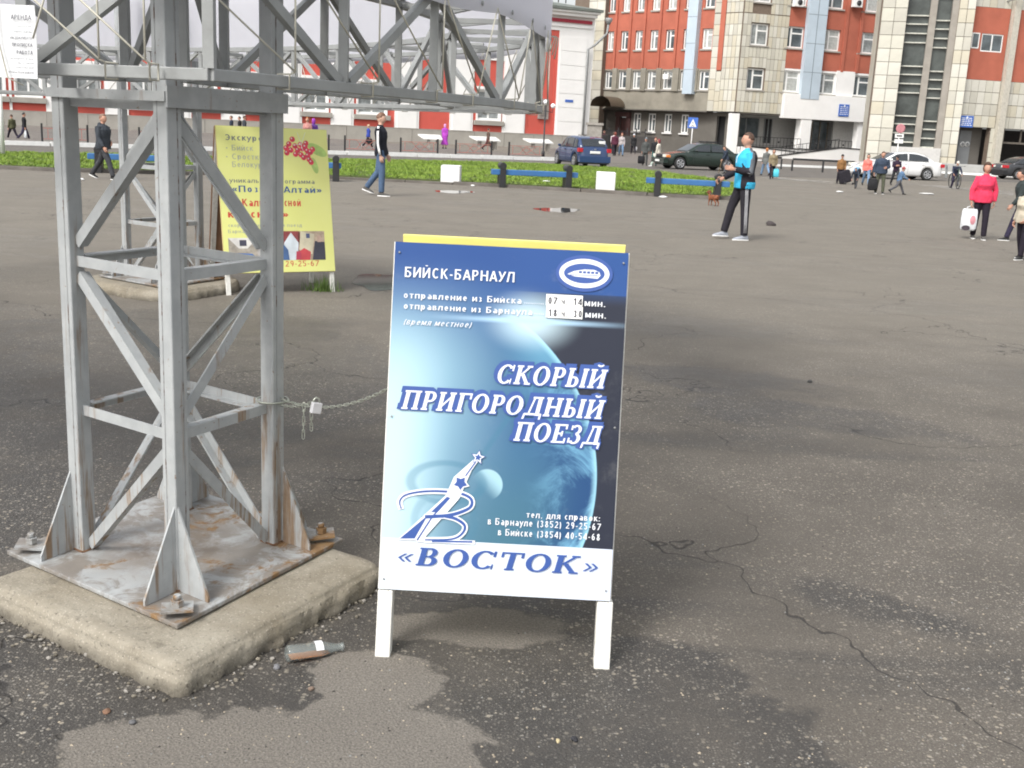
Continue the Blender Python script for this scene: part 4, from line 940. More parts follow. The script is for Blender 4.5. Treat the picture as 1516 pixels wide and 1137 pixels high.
# ------------------------------------------------------------------ chain, padlock, bottle, small litter
CH = mat('galvanised_chain', (.42, .44, .38), .4, metal=.6, var=.2, sc=60)
rleg = TC + (Vector((tR.x, tR.y, 0)) - Vector((TC.x, TC.y, 0))) * .56
A = Vector((rleg.x, rleg.y, 0)); A.z = zat(410, 592, A); bp_ = onb(576, 568); Bc = MB0 @ Vector((bp_[0] + .02, bp_[1], -.03))
ch = thing('chain', 'light steel chain from the near tower leg to the blue board', 'chain')
def chain_run(P0, P1, sag, n):
    pp = [P0.lerp(P1, i / n) - Vector((0, 0, sag * 4 * (i / n) * (1 - i / n))) for i in range(n + 1)]
    for i in range(n):
        a, c = pp[i], pp[i+1]; d = (c - a).normalized(); side = d.cross(Vector((0, 0, 1))).normalized(); up_ = side.cross(d)
        s_ = side if i % 2 else up_
        loop = [a - d * .003 + s_ * .0042, c + d * .003 + s_ * .0042, c + d * .006, c + d * .003 - s_ * .0042, a - d * .003 - s_ * .0042, a - d * .006, a - d * .003 + s_ * .0042]
        b = MB(); b.tube(loop, .0013, 5, cap=False); b.build('link', CH, ch)
chain_run(A + Vector((.03, -.01, .01)), Bc, .055, 34)
mid = dep(465, 3.62, y=594)
chain_run(A + Vector((.03, -.02, -.012)), mid, .012, 12)
chain_run(dep(450, 3.6, y=598), dep(449, 3.6, y=648), 0, 5); chain_run(dep(461, 3.6, y=612), dep(461, 3.6, y=636), 0, 3)
b = MB(); loop = [A + Vector((math.cos(t) * .058, math.sin(t) * .058, 0)) for t in [6.283 * i / 24 for i in range(25)]]; b.tube(loop, .004, 5, cap=False); b.build('link', CH, ch)
pdk = thing('padlock', 'silver padlock hanging on the chain beside the near tower', 'padlock', dep(468, 3.6, y=604), R(35))
b = MB(); b.box((-.018, -.010, -.019), (.018, .010, .019), Matrix.Rotation(R(12), 4, 'Y')); bevel(b.build('lock_body', mat('lock_steel', (.62, .62, .64), .3, metal=.3), pdk), .003)
b = MB(); b.tube([(-.010, 0, .018), (-.009, 0, .030), (0, 0, .037), (.011, 0, .030), (.013, 0, .018)], .003, 8); b.build('shackle', CH, pdk)

# bottle lying by the slab
g = G('bottle_glass', .05); g.base((.30, .34, .33)); g.b.inputs['Alpha'].default_value = .22; g.b.inputs['Specular IOR Level'].default_value = .9; BOT = g.m
g = G('orange_dregs', .1); g.base((.85, .40, .15)); g.b.inputs['Transmission Weight'].default_value = .6; LIQ = g.m
bA, bB = gp(424, 968, .03), gp(508, 957, .018)
dB = (bB - bA); Lb = dB.length; dB.normalize()
bt = thing('glass_bottle', 'clear glass drink bottle lying against the concrete slab, orange dregs inside', 'bottle')
q = dB.to_track_quat('Z', 'Y').to_matrix().to_4x4(); bt.matrix_basis = Matrix.Translation(bA) @ q
k = Lb / .20
prof = [(.004, .004), (.024, .0), (.029, .005), (.029, .04), (.027, .07), (.0295, .10), (.028, .125), (.019, .155), (.0135, .175), (.0125, .193), (.0155, .194), (.0155, .200), (.011, .200)]
b = MB(); b.lathe([(r * k, z * k) for r, z in prof] + [(max(.001, r * k - .003), z * k) for r, z in prof[::-1]][1:-1] + [(.001, .008)], 24, cap=False); b.build('glass', BOT, bt)
b = MB(); b.lathe([(.001, .012 * k), (.0225 * k, .012 * k), (.0235 * k, .06 * k), (.024 * k, .12 * k), (.012 * k, .15 * k)], 16)
o = b.build('dregs', LIQ, bt); 
zl = (q.inverted() @ Vector((0, 0, 1, 0))).to_3d()
for v in o.data.vertices:
    p_ = Vector((v.co.x, v.co.y, 0)); hgt = p_.dot(zl)
    if hgt > -.012: v.co.x -= zl.x * (hgt + .012); v.co.y -= zl.y * (hgt + .012)
b = MB(); b.rings([[Vector((.0300 * k * math.cos(a), .0300 * k * math.sin(a), z)) for a in [math.atan2(zl.y, zl.x) - 1.2 + 2.4 * i / 10 for i in range(11)]] for z in (.095 * k, .122 * k)], cap=False, closed=False); b.build('label', PAPER, bt)

def rock(name, label, px, py, r, c, seed, sq=.6, cat='stone'):
    p = gp(px, py); rnd_ = random.Random(seed); b = MB(); b.ball((0, 0, 0), 1, 9, 6)
    b.v = [tuple(Vector(v) * (1 + .55 * mnoise.noise(Vector(v) * 1.3 + Vector((seed, 0, 0))))) for v in b.v]
    b.v = [(v[0] * r, v[1] * r * .8, v[2] * r * sq) for v in b.v]; o = b.build(name, mat('stone%d' % seed, c, .9, var=.25, sc=60), label=label, cat=cat); o.location = (p.x, p.y, r * sq * .55); o.rotation_euler = (0, 0, seed)
rock('pebble', 'orange brick pebble in front of the concrete slab corner', 158, 1055, .012, (.22, .125, .08), 1)
rock('pebble', 'dark pebble lying in the damp patch below the blue board', 850, 1096, .013, (.03, .03, .035), 2)
rock('pebble', 'grey pebble on the asphalt just below the slab corner', 196, 1071, .012, (.12, .12, .125), 3)
rock('pebble', 'pinkish pebble on the light dried-out patch right of the bottle', 461, 1021, .011, (.20, .145, .11), 4)
rock('pebble', 'grey broken chip lying beside the bottle', 410, 989, .014, (.17, .17, .18), 5)
rock('stone', 'dark stone lying on the plaza right of the man in the blue tracksuit', 1141, 334, .10, (.06, .05, .05), 6)
rock('pebble', 'small dark pebble on the damp asphalt right of the blue board', 1199, 566, .02, (.05, .05, .05), 7)
rock('pebble', 'yellowish pebble on the damp patch under the blue board', 826, 1098, .008, (.5, .42, .25), 8)
# loose grit: nobody could count it
vv = []; ff = []; rnd = random.Random(11); mi_ = []
cnt = 0
while cnt < 2600:
    y = rnd.uniform(2.2, 9) if rnd.random() < .55 else rnd.uniform(2.2, 4.5); x = rnd.uniform(-.6, .6) * y
    c = mnoise.noise(Vector((x * .9, y * .9, 3)))
    if rnd.random() > .45 + .9 * c: continue
    r = rnd.uniform(.0018, .0052) * (1.25 if rnd.random() < .08 else 1); k = len(vv); a = rnd.uniform(0, 6.28)
    b4 = [(x + r * math.cos(a + t) * rnd.uniform(.7, 1.2), y + r * math.sin(a + t) * rnd.uniform(.7, 1.2), 0) for t in (0, 1.57, 3.14, 4.71)]
    vv += b4 + [(x, y, r * .8)]; ff += [(k, k+1, k+4), (k+1, k+2, k+4), (k+2, k+3, k+4), (k+3, k, k+4)]; m_ = rnd.choice((0, 0, 1, 2)); mi_ += [m_] * 4; cnt += 1
me = bpy.data.meshes.new('grit'); me.from_pydata(vv, [], ff)
for m_ in (mat('grit_tan', (.34, .29, .22), .9, var=.3, sc=40), mat('grit_grey', (.22, .22, .21), .9, var=.3, sc=40), mat('grit_dark', (.05, .045, .04), .9)): me.materials.append(m_)
me.polygons.foreach_set('material_index', mi_); link('grit', me, kind='stuff', label='loose grit scattered over the asphalt', cat='gravel')
# weeds by the yellow board's foot
b = MB(); c = gp(480, 431); rnd = random.Random(2)
for i in range(240):
    a = rnd.uniform(0, 6.28); r = abs(rnd.gauss(0, .09)); x, y = c.x + r * math.cos(a), c.y + r * math.sin(a) * .6; h = rnd.uniform(.05, .22) * (1 - r * 2); wv = .004; t = rnd.uniform(0, 3.14)
    b.poly([(x - wv * math.cos(t), y - wv * math.sin(t), 0), (x + wv * math.cos(t), y + wv * math.sin(t), 0), (x + rnd.gauss(0, .03), y + rnd.gauss(0, .03), max(.03, h))])
b.build('weed_tuft', mat('weed_green', (.10, .17, .03), .7, var=.3, sc=8), label='small tuft of weeds at the right foot of the yellow board', cat='weeds')
# ------------------------------------------------------------------ facades
class Fac:
    "vertical wall plane from ground point a to b (seen left to right); d is distance in front of it"
    def __init__(s, a, b):
        s.a = Vector((a.x, a.y, 0)); u = Vector((b.x - a.x, b.y - a.y, 0)); s.L = u.length; s.u = u.normalized(); s.n = Vector((s.u.y, -s.u.x, 0))
        s.M = Matrix(((s.u.x, -s.n.x, 0, s.a.x), (s.u.y, -s.n.y, 0, s.a.y), (0, 0, 1, 0), (0, 0, 0, 1)))   # local x along, y into the wall, z up
    def hit(s, px, py=None):
        d = ray(px, HOR + ROLL * (px - 758) if py is None else py); t = (s.a - CAM).dot(s.n) / d.dot(s.n); p = CAM + d * t; return (p - s.a).dot(s.u), p.z
    def at(s, px, py=None): return s.hit(px, py)[0]
    def z(s, px, py): return s.hit(px, py)[1]
def bx(root, name, F, s0, s1, z0, z1, d0, d1, m, bev=0, parent=None, M=None):
    "box on a facade: along s0..s1, up z0..z1, from depth d0 to d1 in FRONT of the wall plane"
    b = MB(); b.box((min(s0, s1), -max(d0, d1), min(z0, z1)), (max(s0, s1), -min(d0, d1), max(z0, z1)))
    o = b.build(name, m, parent or root)
    if bev: bevel(o, bev, 2)
    return o
FRM = mat('window_frame_white', (.78, .78, .76), .45, var=.05)
_wc = {}
def window(root, s0, s1, z0, z1, depth=-.12, split=.5, transom=.3, glass=None, fm=None, fr=.09, sill=True, name='window', sillm=None, proud=.0):
    "recessed window: frame is the part, panes are sub-parts. local coordinates of the facade"
    w_, h_ = s1 - s0, z1 - z0; key = (round(w_, 2), round(h_, 2), split, transom, fr, (glass or GLASS_D).name)
    if key not in _wc:
        b = MB(); t = .06
        b.box((0, 0, 0), (w_, t, fr)); b.box((0, 0, h_ - fr), (w_, t, h_)); b.box((0, 0, fr), (fr, t, h_ - fr)); b.box((w_ - fr, 0, fr), (w_, t, h_ - fr))
        xs = [fr]
        if split:
            xm = w_ * split; b.box((xm - fr * .6, -.01, fr), (xm + fr * .6, t - .002, h_ - fr)); cols = [(fr, xm - fr * .6), (xm + fr * .6, w_ - fr)]
        else: cols = [(fr, w_ - fr)]
        panes = []
        for ci, (a, c) in enumerate(cols):
            if transom and (ci == len(cols) - 1):
                zt = h_ * (1 - transom); b.box((a, -.006, zt - fr * .5), (c, t - .003, zt + fr * .5)); panes += [(a, c, fr, zt - fr * .5), (a, c, zt + fr * .5, h_ - fr)]
            else: panes.append((a, c, fr, h_ - fr))
        pm = []
        for a, c, e, f in panes:
            p = MB(); p.box((a, t * .4, e), (c, t * .6, f)); pm.append(p.mesh('pane', [glass or GLASS_D]))
        _wc[key] = (b.mesh('frame', [fm or FRM]), pm)
    fme, pms = _wc[key]
    o = link(name, fme, root); o.location = (s0, -depth - .06 if False else -depth, z0)
    for pm in pms: link('pane', pm, o)
    return o
def wall_with_holes(root, name, s0, s1, z0, z1, holes, m, d=0.0, thick=.35, parent=None):
    "wall slab with real rectangular openings: cut into a grid"
    xs = sorted({s0, s1, *[h[0] for h in holes], *[h[1] for h in holes]}); zs = sorted({z0, z1, *[h[2] for h in holes], *[h[3] for h in holes]})
    xs = [x for x in xs if s0 <= x <= s1]; zs = [z for z in zs if z0 <= z <= z1]
    V = {}; b = MB()
    def vid(i, j, k):
        if (i, j, k) not in V: V[(i, j, k)] = len(b.v); b.v.append((xs[i], -d + (0 if k == 0 else thick), zs[j]))
        return V[(i, j, k)]
    solid = lambda i, j: 0 <= i < len(xs) - 1 and 0 <= j < len(zs) - 1 and not any(h[0] <= (xs[i] + xs[i+1]) / 2 <= h[1] and h[2] <= (zs[j] + zs[j+1]) / 2 <= h[3] for h in holes)
    def f(*q): b.f.append(tuple(q)); b.mi.append(0); b.sm.append(False)
    for i in range(len(xs) - 1):
        for j in range(len(zs) - 1):
            if not solid(i, j): continue
            f(vid(i, j, 0), vid(i+1, j, 0), vid(i+1, j+1, 0), vid(i, j+1, 0)); f(vid(i, j, 1), vid(i, j+1, 1), vid(i+1, j+1, 1), vid(i+1, j, 1))
            if not solid(i-1, j): f(vid(i, j, 0), vid(i, j+1, 0), vid(i, j+1, 1), vid(i, j, 1))
            if not solid(i+1, j): f(vid(i+1, j, 0), vid(i+1, j, 1), vid(i+1, j+1, 1), vid(i+1, j+1, 0))
            if not solid(i, j-1): f(vid(i, j, 0), vid(i, j, 1), vid(i+1, j, 1), vid(i+1, j, 0))
            if not solid(i, j+1): f(vid(i, j+1, 0), vid(i+1, j+1, 0), vid(i+1, j+1, 1), vid(i, j+1, 1))
    return b.build(name, m, parent or root)
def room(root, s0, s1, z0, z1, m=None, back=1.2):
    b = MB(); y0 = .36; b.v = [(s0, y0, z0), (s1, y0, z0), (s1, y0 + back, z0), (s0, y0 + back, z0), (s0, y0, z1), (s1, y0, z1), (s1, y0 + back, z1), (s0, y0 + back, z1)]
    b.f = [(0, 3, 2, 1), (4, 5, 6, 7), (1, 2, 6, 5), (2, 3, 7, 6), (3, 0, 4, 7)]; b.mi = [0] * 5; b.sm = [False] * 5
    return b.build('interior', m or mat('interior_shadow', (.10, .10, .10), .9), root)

# ---- red and white station --------------------------------------------------
SF = Fac(gp(-60, 184.5), gp(866, 221.7))
st = thing('station_building', 'long red and white station building with grey plinth and green-grey roof', 'building'); st.matrix_basis = SF.M
ROWY = 150
sx = lambda px, py=ROWY: SF.at(px, py)
ZP, ZT = 1.20, 12.0
# plinth panels
x = sx(-60); step_ = 3.0; xe = sx(866, 200); k = 0
pm = MB(); pm.box((.015, -.16, 0), (step_ - .015, .2, ZP)); pme = pm.mesh('plinth_panel', [BASEG])
while x < xe - .2:
    if x + step_ > xe: q = MB(); q.box((.015, -.16, 0), (xe - x - .015, .2, ZP)); mm = q.mesh('plinth_panel', [BASEG])
    else: mm = pme
    o = link('plinth_panel', mm, st); o.location = (x, random.uniform(-.01, .01), .0); x += step_
bx(st, 'plinth_cap', SF, sx(-60), xe, ZP + .003, ZP + .06, .0, .18, BASEG)
# red bays: (x0, x1, window x0, x1) in photo pixels
bays = [(-28, 14, -24, 10), (18, 68, 22, 64), (110, 155, 112, 150), (190, 236, 196, 231), (283, 327, 287, 322), (363, 408, 368, 404), (447, 490, 449, 487), (524, 585, 528, 574), (621, 667, None, None), (701, 745, 706, 743)]
holes = []; WZ0, WZ1, RZT = 2.25, 5.0, 7.6
for a, c, e, f in bays:
    if e is not None: holes.append((sx(e), sx(f), WZ0, WZ1))
la, lb_ = sx(780, 120), sx(825, 120)
redh = [(sx(a), sx(c), ZP + .061, RZT) for a, c, e, f in bays] + [(la, lb_, ZP + .061, 10.7)]
wall_with_holes(st, 'wall', sx(-60), xe, ZP + .061, ZT, redh, STUCCO, 0, .5)
for a, c, e, f in bays:
    h_ = [(sx(e), sx(f), WZ0, WZ1)] if e is not None else []
    wall_with_holes(st, 'red_panel', sx(a), sx(c), ZP + .061, RZT, h_, REDP, -.14, .3)
    if h_:
        w0, w1 = h_[0][0], h_[0][1]
        window(st, w0 + .12, w1 - .12, WZ0 + .1, WZ1 - .1, -.2, .5, .28, GLASS_L, fr=.13)
        b = MB(); b.box((w0, -(-.0), WZ0 - .0), (w0 + .12, .5, WZ1)); b.box((w1 - .12, 0, WZ0), (w1, .5, WZ1)); b.box((w0 + .12, 0, WZ1 - .1), (w1 - .12, .5, WZ1)); b.box((w0 + .12, 0, WZ0), (w1 - .12, .5, WZ0 + .1)); b.build('surround', STUCCO, st)
        bx(st, 'sill', SF, w0 - .25, w1 + .25, WZ0 - .42, WZ0 - .003, -.13, .22, BASEG, .03)
        bx(st, 'lintel', SF, w0 - .1, w1 + .1, WZ1 + .003, WZ1 + .25, -.13, .10, STUCCO, .02)
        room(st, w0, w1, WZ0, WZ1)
wall_with_holes(st, 'red_panel', la, lb_, ZP + .061, 10.7, [(la + .28, lb_ - .28, ZP + .5, 10.2)], REDP, -.10, .1)
bx(st, 'red_panel', SF, la + .281, lb_ - .281, ZP + .501, 10.199, -.30, -.16, REDP)
# rusticated blocks of the right pilaster
zc = ZP + .07; h_ = 1.28; s0, s1 = sx(827, 120), sx(866, 120)
bm_ = MB(); bm_.box((0, -.05, 0), (s1 - s0 - .02, 0, h_ - .05)); bme_ = bm_.mesh('render_block', [STUCCO])
while zc + h_ < 11.2: o = link('render_block', bme_, st); o.location = (s0, -.002, zc); zc += h_
for a, c in ((745, 780), (667, 701), (585, 621), (490, 524), (408, 447), (327, 363), (236, 283), (155, 190), (68, 110)):
    bx(st, 'pilaster', SF, sx(a) + .22, sx(c) - .22, ZP + .07, 9.2, .002, .07, STUCCO, .01)
bx(st, 'frieze', SF, sx(-60), xe, 11.05, 11.2, .002, .10, STUCCO)
bx(st, 'red_band', SF, sx(-60), xe, 11.45, 11.75, .002, .16, mat('maroon_band', (.33, .03, .05), .7))
bx(st, 'cornice', SF, sx(-60), xe + .3, 12.003, 12.3, -.5, .55, STUCCO, .03); bx(st, 'cornice', SF, sx(-60), xe + .5, 12.303, 12.5, -.5, .8, STUCCO, .03)
bx(st, 'gutter', SF, sx(-60), xe + .7, 12.503, 12.72, .2, .95, ROOFG, .03)
# side wall and hipped roof
b = MB(); b.box((xe + .003, .0, 0), (xe + .35, 30, 12)); b.build('side_wall', STUCCO, st)
b = MB(); xl = sx(-60); b.v = [(xl, -.95, 12.73), (xe + .75, -.95, 12.73), (xe + .75, 31, 12.73), (xl, 31, 12.73), (xl, 14, 15.6), (xe - 12, 14, 15.6)]; b.f = [(0, 1, 5, 4), (1, 2, 5), (2, 3, 4, 5), (3, 0, 4), (0, 3, 2, 1)]; b.mi = [0] * 5; b.sm = [False] * 5
rf = b.build('roof', ROOFG, st)
for k in range(48):
    xk = xe - .2 - k * .62 - 4; t0 = 0
    b = MB(); b.beam((xk, -.9, 12.76), (xk, 13.7, 15.62), .05, .07); b.build('roof_seam', ROOFG, rf)
# ladder-like roof railing near the right end
b = MB()
for k in range(5): b.beam((xe - 4 + k * .8, 4, 13.6), (xe - 4 + k * .8, 4, 15.0), .08)
b.beam((xe - 6, 4, 14.5), (xe - .5, 4, 14.5), .07); b.beam((xe - 6, 4, 15.0), (xe - .5, 4, 15.0), .07); b.build('roof_railing', BLACKP, st)
# downpipe with rain head
b = MB(); b.tube([(xe + 1.3, -.9, 11.6), (xe + 1.2, -.9, 10.7), (xe + .2, -.5, 9.6), (xe - .35, -.28, 9.2), (xe - .4, -.26, .3)], .11, 10); b.lathe([(.12, 0), (.33, .35), (.33, .6)], 12, Matrix.Translation((xe + 1.3, -.9, 11.5))); b.build('downpipe', GALV, st)
# plaques and house number plate
s0, z0 = SF.hit(796, 176); s1, z1 = SF.hit(813, 147); pb = bx(st, 'service_panel', SF, s0, s1, z0, z1, -.1, .06, mat('grey_box', (.28, .24, .22), .7), .02)
b = MB(); b.box((s0 + .25, -.10, z0 + .3), (s1 - .25, -.06, z1 - .3)); b.build('hatch', mat('grey_box_dark', (.20, .17, .155), .7), pb)
s0, z0 = SF.hit(836, 151); s1, z1 = SF.hit(848, 148); bx(st, 'address_plate', SF, s0, s1, z0, z1, .06, .09, mat('sign_blue', (.05, .14, .48), .5))

# ---- office block: dark shell-render + orange brick + cream tile ------------------------
A1 = gp(866, 217.5); C1 = gp(1082, 230.5); 
LF = Fac(A1, C1)
_b = gp(1292, 239.5); RF = Fac(C1, _b)
ob = thing('office_building', 'tall office building of cream tile and orange brick with dark grey ground floor', 'building')
def sub(name, F): o = bpy.data.objects.new(name, None); COL.objects.link(o); o.parent = ob; o.matrix_basis = F.M; return o
# everything is a direct child: bake facade matrix into the part
def fb(name, F, s0, s1, z0, z1, d0, d1, m, bev=0, parent=None):
    b = MB(); b.box((min(s0, s1), -max(d0, d1), min(z0, z1)), (max(s0, s1), -min(d0, d1), max(z0, z1)), F.M)
    o = b.build(name, m, parent or ob)
    if bev: bevel(o, bev, 2)
    return o
def fwall(name, F, s0, s1, z0, z1, holes, m, d=0., th=.35):
    o = wall_with_holes(ob, name, s0, s1, z0, z1, holes, m, d, th); o.matrix_basis = F.M; return o
def fwin(F, s0, s1, z0, z1, **k):
    o = window(ob, s0, s1, z0, z1, **k); o.matrix_basis = F.M @ Matrix.Translation(o.location); return o
OZ = 24.0; ROWS = [(6.45, 8.35), (10.5, 12.5), (14.5, 16.5), (18.6, 20.6)]; ZB = 8.5; ZO = 4.35
lx = lambda px, py=75: LF.at(px, py)
# tile strip at far left and the recess beyond it
fb('tile_backing', LF, lx(871, 120), lx(895, 120), 0.0, OZ, -.3, .55, CREAMD)
fb('recess_wall', LF, lx(840, 120) , lx(871, 120) - .01, 0, OZ, -1.2, -.6, CREAMD)
# brick face with windows
wpx = [(898, 906), (918, 927), (939, 948), (961, 971), (984, 995), (1010, 1021), (1038, 1050)]
wsx = [(lx(a), lx(c) + .25) for a, c in wpx]
bs, be = lx(895, 75), lx(1054, 75)
hl = [(a, c, z0, z1) for a, c in wsx for z0, z1 in ROWS[1:]]
fwall('brick_wall', LF, bs, be, ZB, OZ, hl, BRICKP, 0, .35)
hl3 = [(a, c, *ROWS[0]) for a, c in wsx]
fwall('grey_wall', LF, bs, be, ZO, ZB - .003, hl3, GREYST, .0, .35)
b_ = 0
for a, c in wsx:
    for z0, z1 in ROWS:
        fwin(LF, a + .01, c - .01, z0 + .01, z1 - .01, depth=-.18, split=.42, transom=.3, glass=random.choice((GLASS_L, GLASS_D, CURT)), fr=.14)
        fb('sill', LF, a - .1, c + .1, z0 - .16, z0 - .003, -.1, .12, BASEG)
# brick piers between the windows, grey shell-render panels between the lower ones
for i in range(len(wsx) - 1):
    m0, m1 = wsx[i][1], wsx[i+1][0]
    fb('brick_rib', LF, m0 + .02, m0 + .32, ZB + .01, OZ, .003, .16, BRICKP)
    fb('grey_panel', LF, m0 + .12, m1 - .12, ROWS[0][0] - .2, ROWS[0][1] + .25, .003, .18, GREYST, .02)
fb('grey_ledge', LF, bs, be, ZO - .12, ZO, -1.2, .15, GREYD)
fb('pale_blue_pilaster', LF, lx(1015, 135) , lx(1029, 135), 6.0, OZ, .005, .65, PALEB)
for z in (8.4, 11.0, 13.6, 16.2, 18.8): fb('panel_joint', LF, lx(1015, 135), lx(1029, 135), z, z + .05, .652, .658, mat('joint_blue', (.22, .26, .30), .8))
# ground floor, set back
gwx = [(lx(930, 178), lx(941, 178)), (lx(952, 178), lx(963, 178)), (lx(976, 178), lx(987, 178)), (lx(1001, 178), lx(1012, 178))]
ds = (lx(1053, 190), lx(1066, 190), .3, 3.9)
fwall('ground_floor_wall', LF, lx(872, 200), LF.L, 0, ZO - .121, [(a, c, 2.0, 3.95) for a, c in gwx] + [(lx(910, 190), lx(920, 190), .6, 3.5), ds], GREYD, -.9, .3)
for a, c in gwx:
    fwin(LF, a + .01, c - .01, 2.01, 3.94, depth=-1.0, split=.5, transom=.3, glass=GLASS_D, fr=.14); fb('sill', LF, a - .1, c + .15, 1.86, 1.997, -.9, -.72, STUCCO)
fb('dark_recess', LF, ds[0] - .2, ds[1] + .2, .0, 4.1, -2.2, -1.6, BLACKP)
dr = fb('door', LF, lx(910, 190) + .02, lx(920, 190) - .02, .0, 3.4, -1.05, -.95, BROWNP)
fb('door_surround', LF, lx(905, 190), lx(910, 190), .6, 4.0, -.9, -.7, BROWNP); fb('door_surround', LF, lx(920, 190), lx(926, 190), .6, 4.0, -.9, -.7, BROWNP); fb('door_head', LF, lx(905, 190), lx(926, 190), 3.5, 4.0, -.72, -.5, BROWNP)
# arched canopy over it
b = MB(); c0, c1 = lx(896, 158), lx(926, 158); n = 12
arc_ = [((c0 + c1) / 2 - (c1 - c0) / 2 * math.cos(math.pi * i / n), 4.55 + 1.0 * math.sin(math.pi * i / n)) for i in range(n + 1)]
b.rings([[LF.M @ Vector((x_, y_, z_)) for x_, z_ in arc_] for y_ in (-2.6, -.16)], cap=False, closed=False); b.rings([[LF.M @ Vector((x_, y_, z_ - .08)) for x_, z_ in arc_] for y_ in (-2.6, -.16)], cap=False, closed=False)
b.build('canopy', mat('brown_canopy', (.10, .075, .05), .7), ob)
b = MB(); b.prism([LF.M @ Vector((x_, -.18, z_)) for x_, z_ in arc_], LF.M.to_3x3() @ Vector((0, .02, 0))); b.build('canopy_end', mat('brown_canopy', (.1, .075, .05)), ob)

# right face
rx = lambda px, py=55: RF.at(px, py)
RR = [(6.6, 8.7), (10.9, 13.0), (15.0, 17.2), (19.2, 21.3)]
rw = [(1111, 1137), (1163, 1190), (1220, 1244), (1272, 1296)]
rws = [(rx(a), rx(c)) for a, c in rw]
tile_hole = [(rws[0][0], rws[0][1], z0, z1) for z0, z1 in RR]
sb, s_end = rx(1166, 55), RF.L
fwall('tile_backing', RF, 0.0, sb, ZO, OZ, tile_hole, CREAMD, 0, .35)
bh = [(a, c, z0, z1) for a, c in rws[1:] for z0, z1 in RR if c < s_end]
hh = [h for h in bh if h[2] > 9]; hl_ = [h for h in bh if h[2] < 9]
fwall('brick_wall', RF, sb, s_end, 8.9, OZ, hh, BRICKP, .02, .35)
fwall('brick_wall', RF, sb, s_end, 6.45, 8.9 - .003, hl_, STUCCO, .02, .35)
for i, (a, c) in enumerate(rws):
    for j, (z0, z1) in enumerate(RR):
        if c >= s_end + .5: continue
        fwin(RF, a + .01, min(c, s_end) - .01, z0 + .01, z1 - .01, depth=-.15, split=.32 if i else .36, transom=.32, glass=(GLASS_D, GLASS_L, CURT)[(i * 2 + j) % 3], fr=.15)
        fb('sill', RF, a - .12, c + .12, z0 - .14, z0 - .003, -.1, .16, BASEG)
b_ = MB(); 
fb('pale_blue_pilaster', RF, rx(1181, 140), rx(1208, 140), 6.0, OZ, .05, .6, PALEB)
for z in (8.6, 11.4, 14.2, 17.0, 19.8): fb('panel_joint', RF, rx(1181, 140), rx(1208, 140), z, z + .06, .602, .608, mat('joint_blue', (.22, .26, .30), .8))
fb('panel_joint', RF, rx(1194, 140), rx(1195, 140), 6.0, OZ, .602, .609, mat('joint_blue', (.22, .26, .30), .8))
fb('brick_rib', RF, rx(1246, 80), rx(1250, 80), 8.9, OZ, .025, .16, BRICKP); fb('brick_rib', RF, rx(1268, 80), rx(1272, 80), 8.9, OZ, .025, .16, BRICKP)
fb('white_panel', RF, rx(1236, 130), rx(1263, 130), 6.5, 9.0, .024, .14, STUCCO)
# left tile face of the corner with its red stripe, behind tiles
lt0 = lx(1046, 130)
fwall('tile_backing', LF, be, LF.L - .0, ZO, OZ, [], CREAMD, .01, .3)
rs0, rs1 = lx(1060, 120), lx(1067, 120)
fb('red_stripe', LF, rs0, rs1, 8.4, OZ, .02, .15, BRICKP)
# tiles: separate slabs with open joints
TW, TH = .40, 1.05
def tile_field(F, s0, s1, z0, z1, skip=(), tw=TW, th=TH, d=.03, name='tile', parent=None, lim=10**9):
    n = max(1, round((s1 - s0) / tw)); w_ = (s1 - s0) / n; m_ = max(1, round((z1 - z0) / th)); hh_ = (z1 - z0) / m_
    b = MB(); b.box((.018, -.05, .02), (w_ - .018, 0, hh_ - .02)); mes = []
    for k in range(4):
        me = b.mesh(name, [TILEM[k]]); mes.append(me)
    out = []
    for j in range(m_):
        for i in range(n):
            cx, cz = s0 + (i + .5) * w_, z0 + (j + .5) * hh_
            if any(a - .05 < cx < c + .05 and e < cz < f for a, c, e, f in skip): continue
            out.append((F.M @ Matrix.Translation((s0 + i * w_, -d + random.uniform(-.006, .006), z0 + j * hh_)), random.choice(mes)))
    return out
TILEM = [mat('cream_tile_%s' % n, c, .5, var=.10, sc=.7, dirt=.18, bump=.08, bsc=2) for n, c in (('pale', (.55, .53, .45)), ('warm', (.52, .48, .38)), ('grey', (.48, .46, .395)), ('light', (.58, .56, .49)))]
tiles = []
tiles += tile_field(RF, .03, rws[0][0] - .05, ZO, 13.9); tiles += tile_field(RF, rws[0][1] + .05, sb, ZO + 0, 13.9)
tiles += tile_field(RF, rws[0][0] - .05, rws[0][1] + .05, ZO, RR[0][0] - .15); tiles += tile_field(RF, rws[0][0] - .05, rws[0][1] + .05, RR[0][1] + .05, RR[1][0] - .15); tiles += tile_field(RF, rws[0][0] - .05, rws[0][1] + .05, RR[1][1] + .05, 13.9)
tiles += tile_field(LF, be + .02, rs0 - .02, ZO, 13.9, tw=.55); tiles += tile_field(LF, rs1 + .02, LF.L - .03, ZO, 13.9, tw=.55); tiles += tile_field(LF, rs0 - .02, rs1 + .02, ZO, 8.3, tw=.5)
upper = tile_field(RF, .03, rws[0][0] - .05, 13.95, OZ) + tile_field(RF, rws[0][1] + .05, sb, 13.95, OZ) + tile_field(RF, rws[0][0] - .05, rws[0][1] + .05, RR[2][1] + .05, RR[3][0] - .1) + tile_field(LF, be + .02, rs0 - .02, 13.95, OZ, tw=.55) + tile_field(LF, rs1 + .02, LF.L - .03, 13.95, OZ, tw=.55)
left = tile_field(LF, lx(871, 120) + .02, lx(895, 120) - .02, 0, OZ, tw=1.5, d=.58)
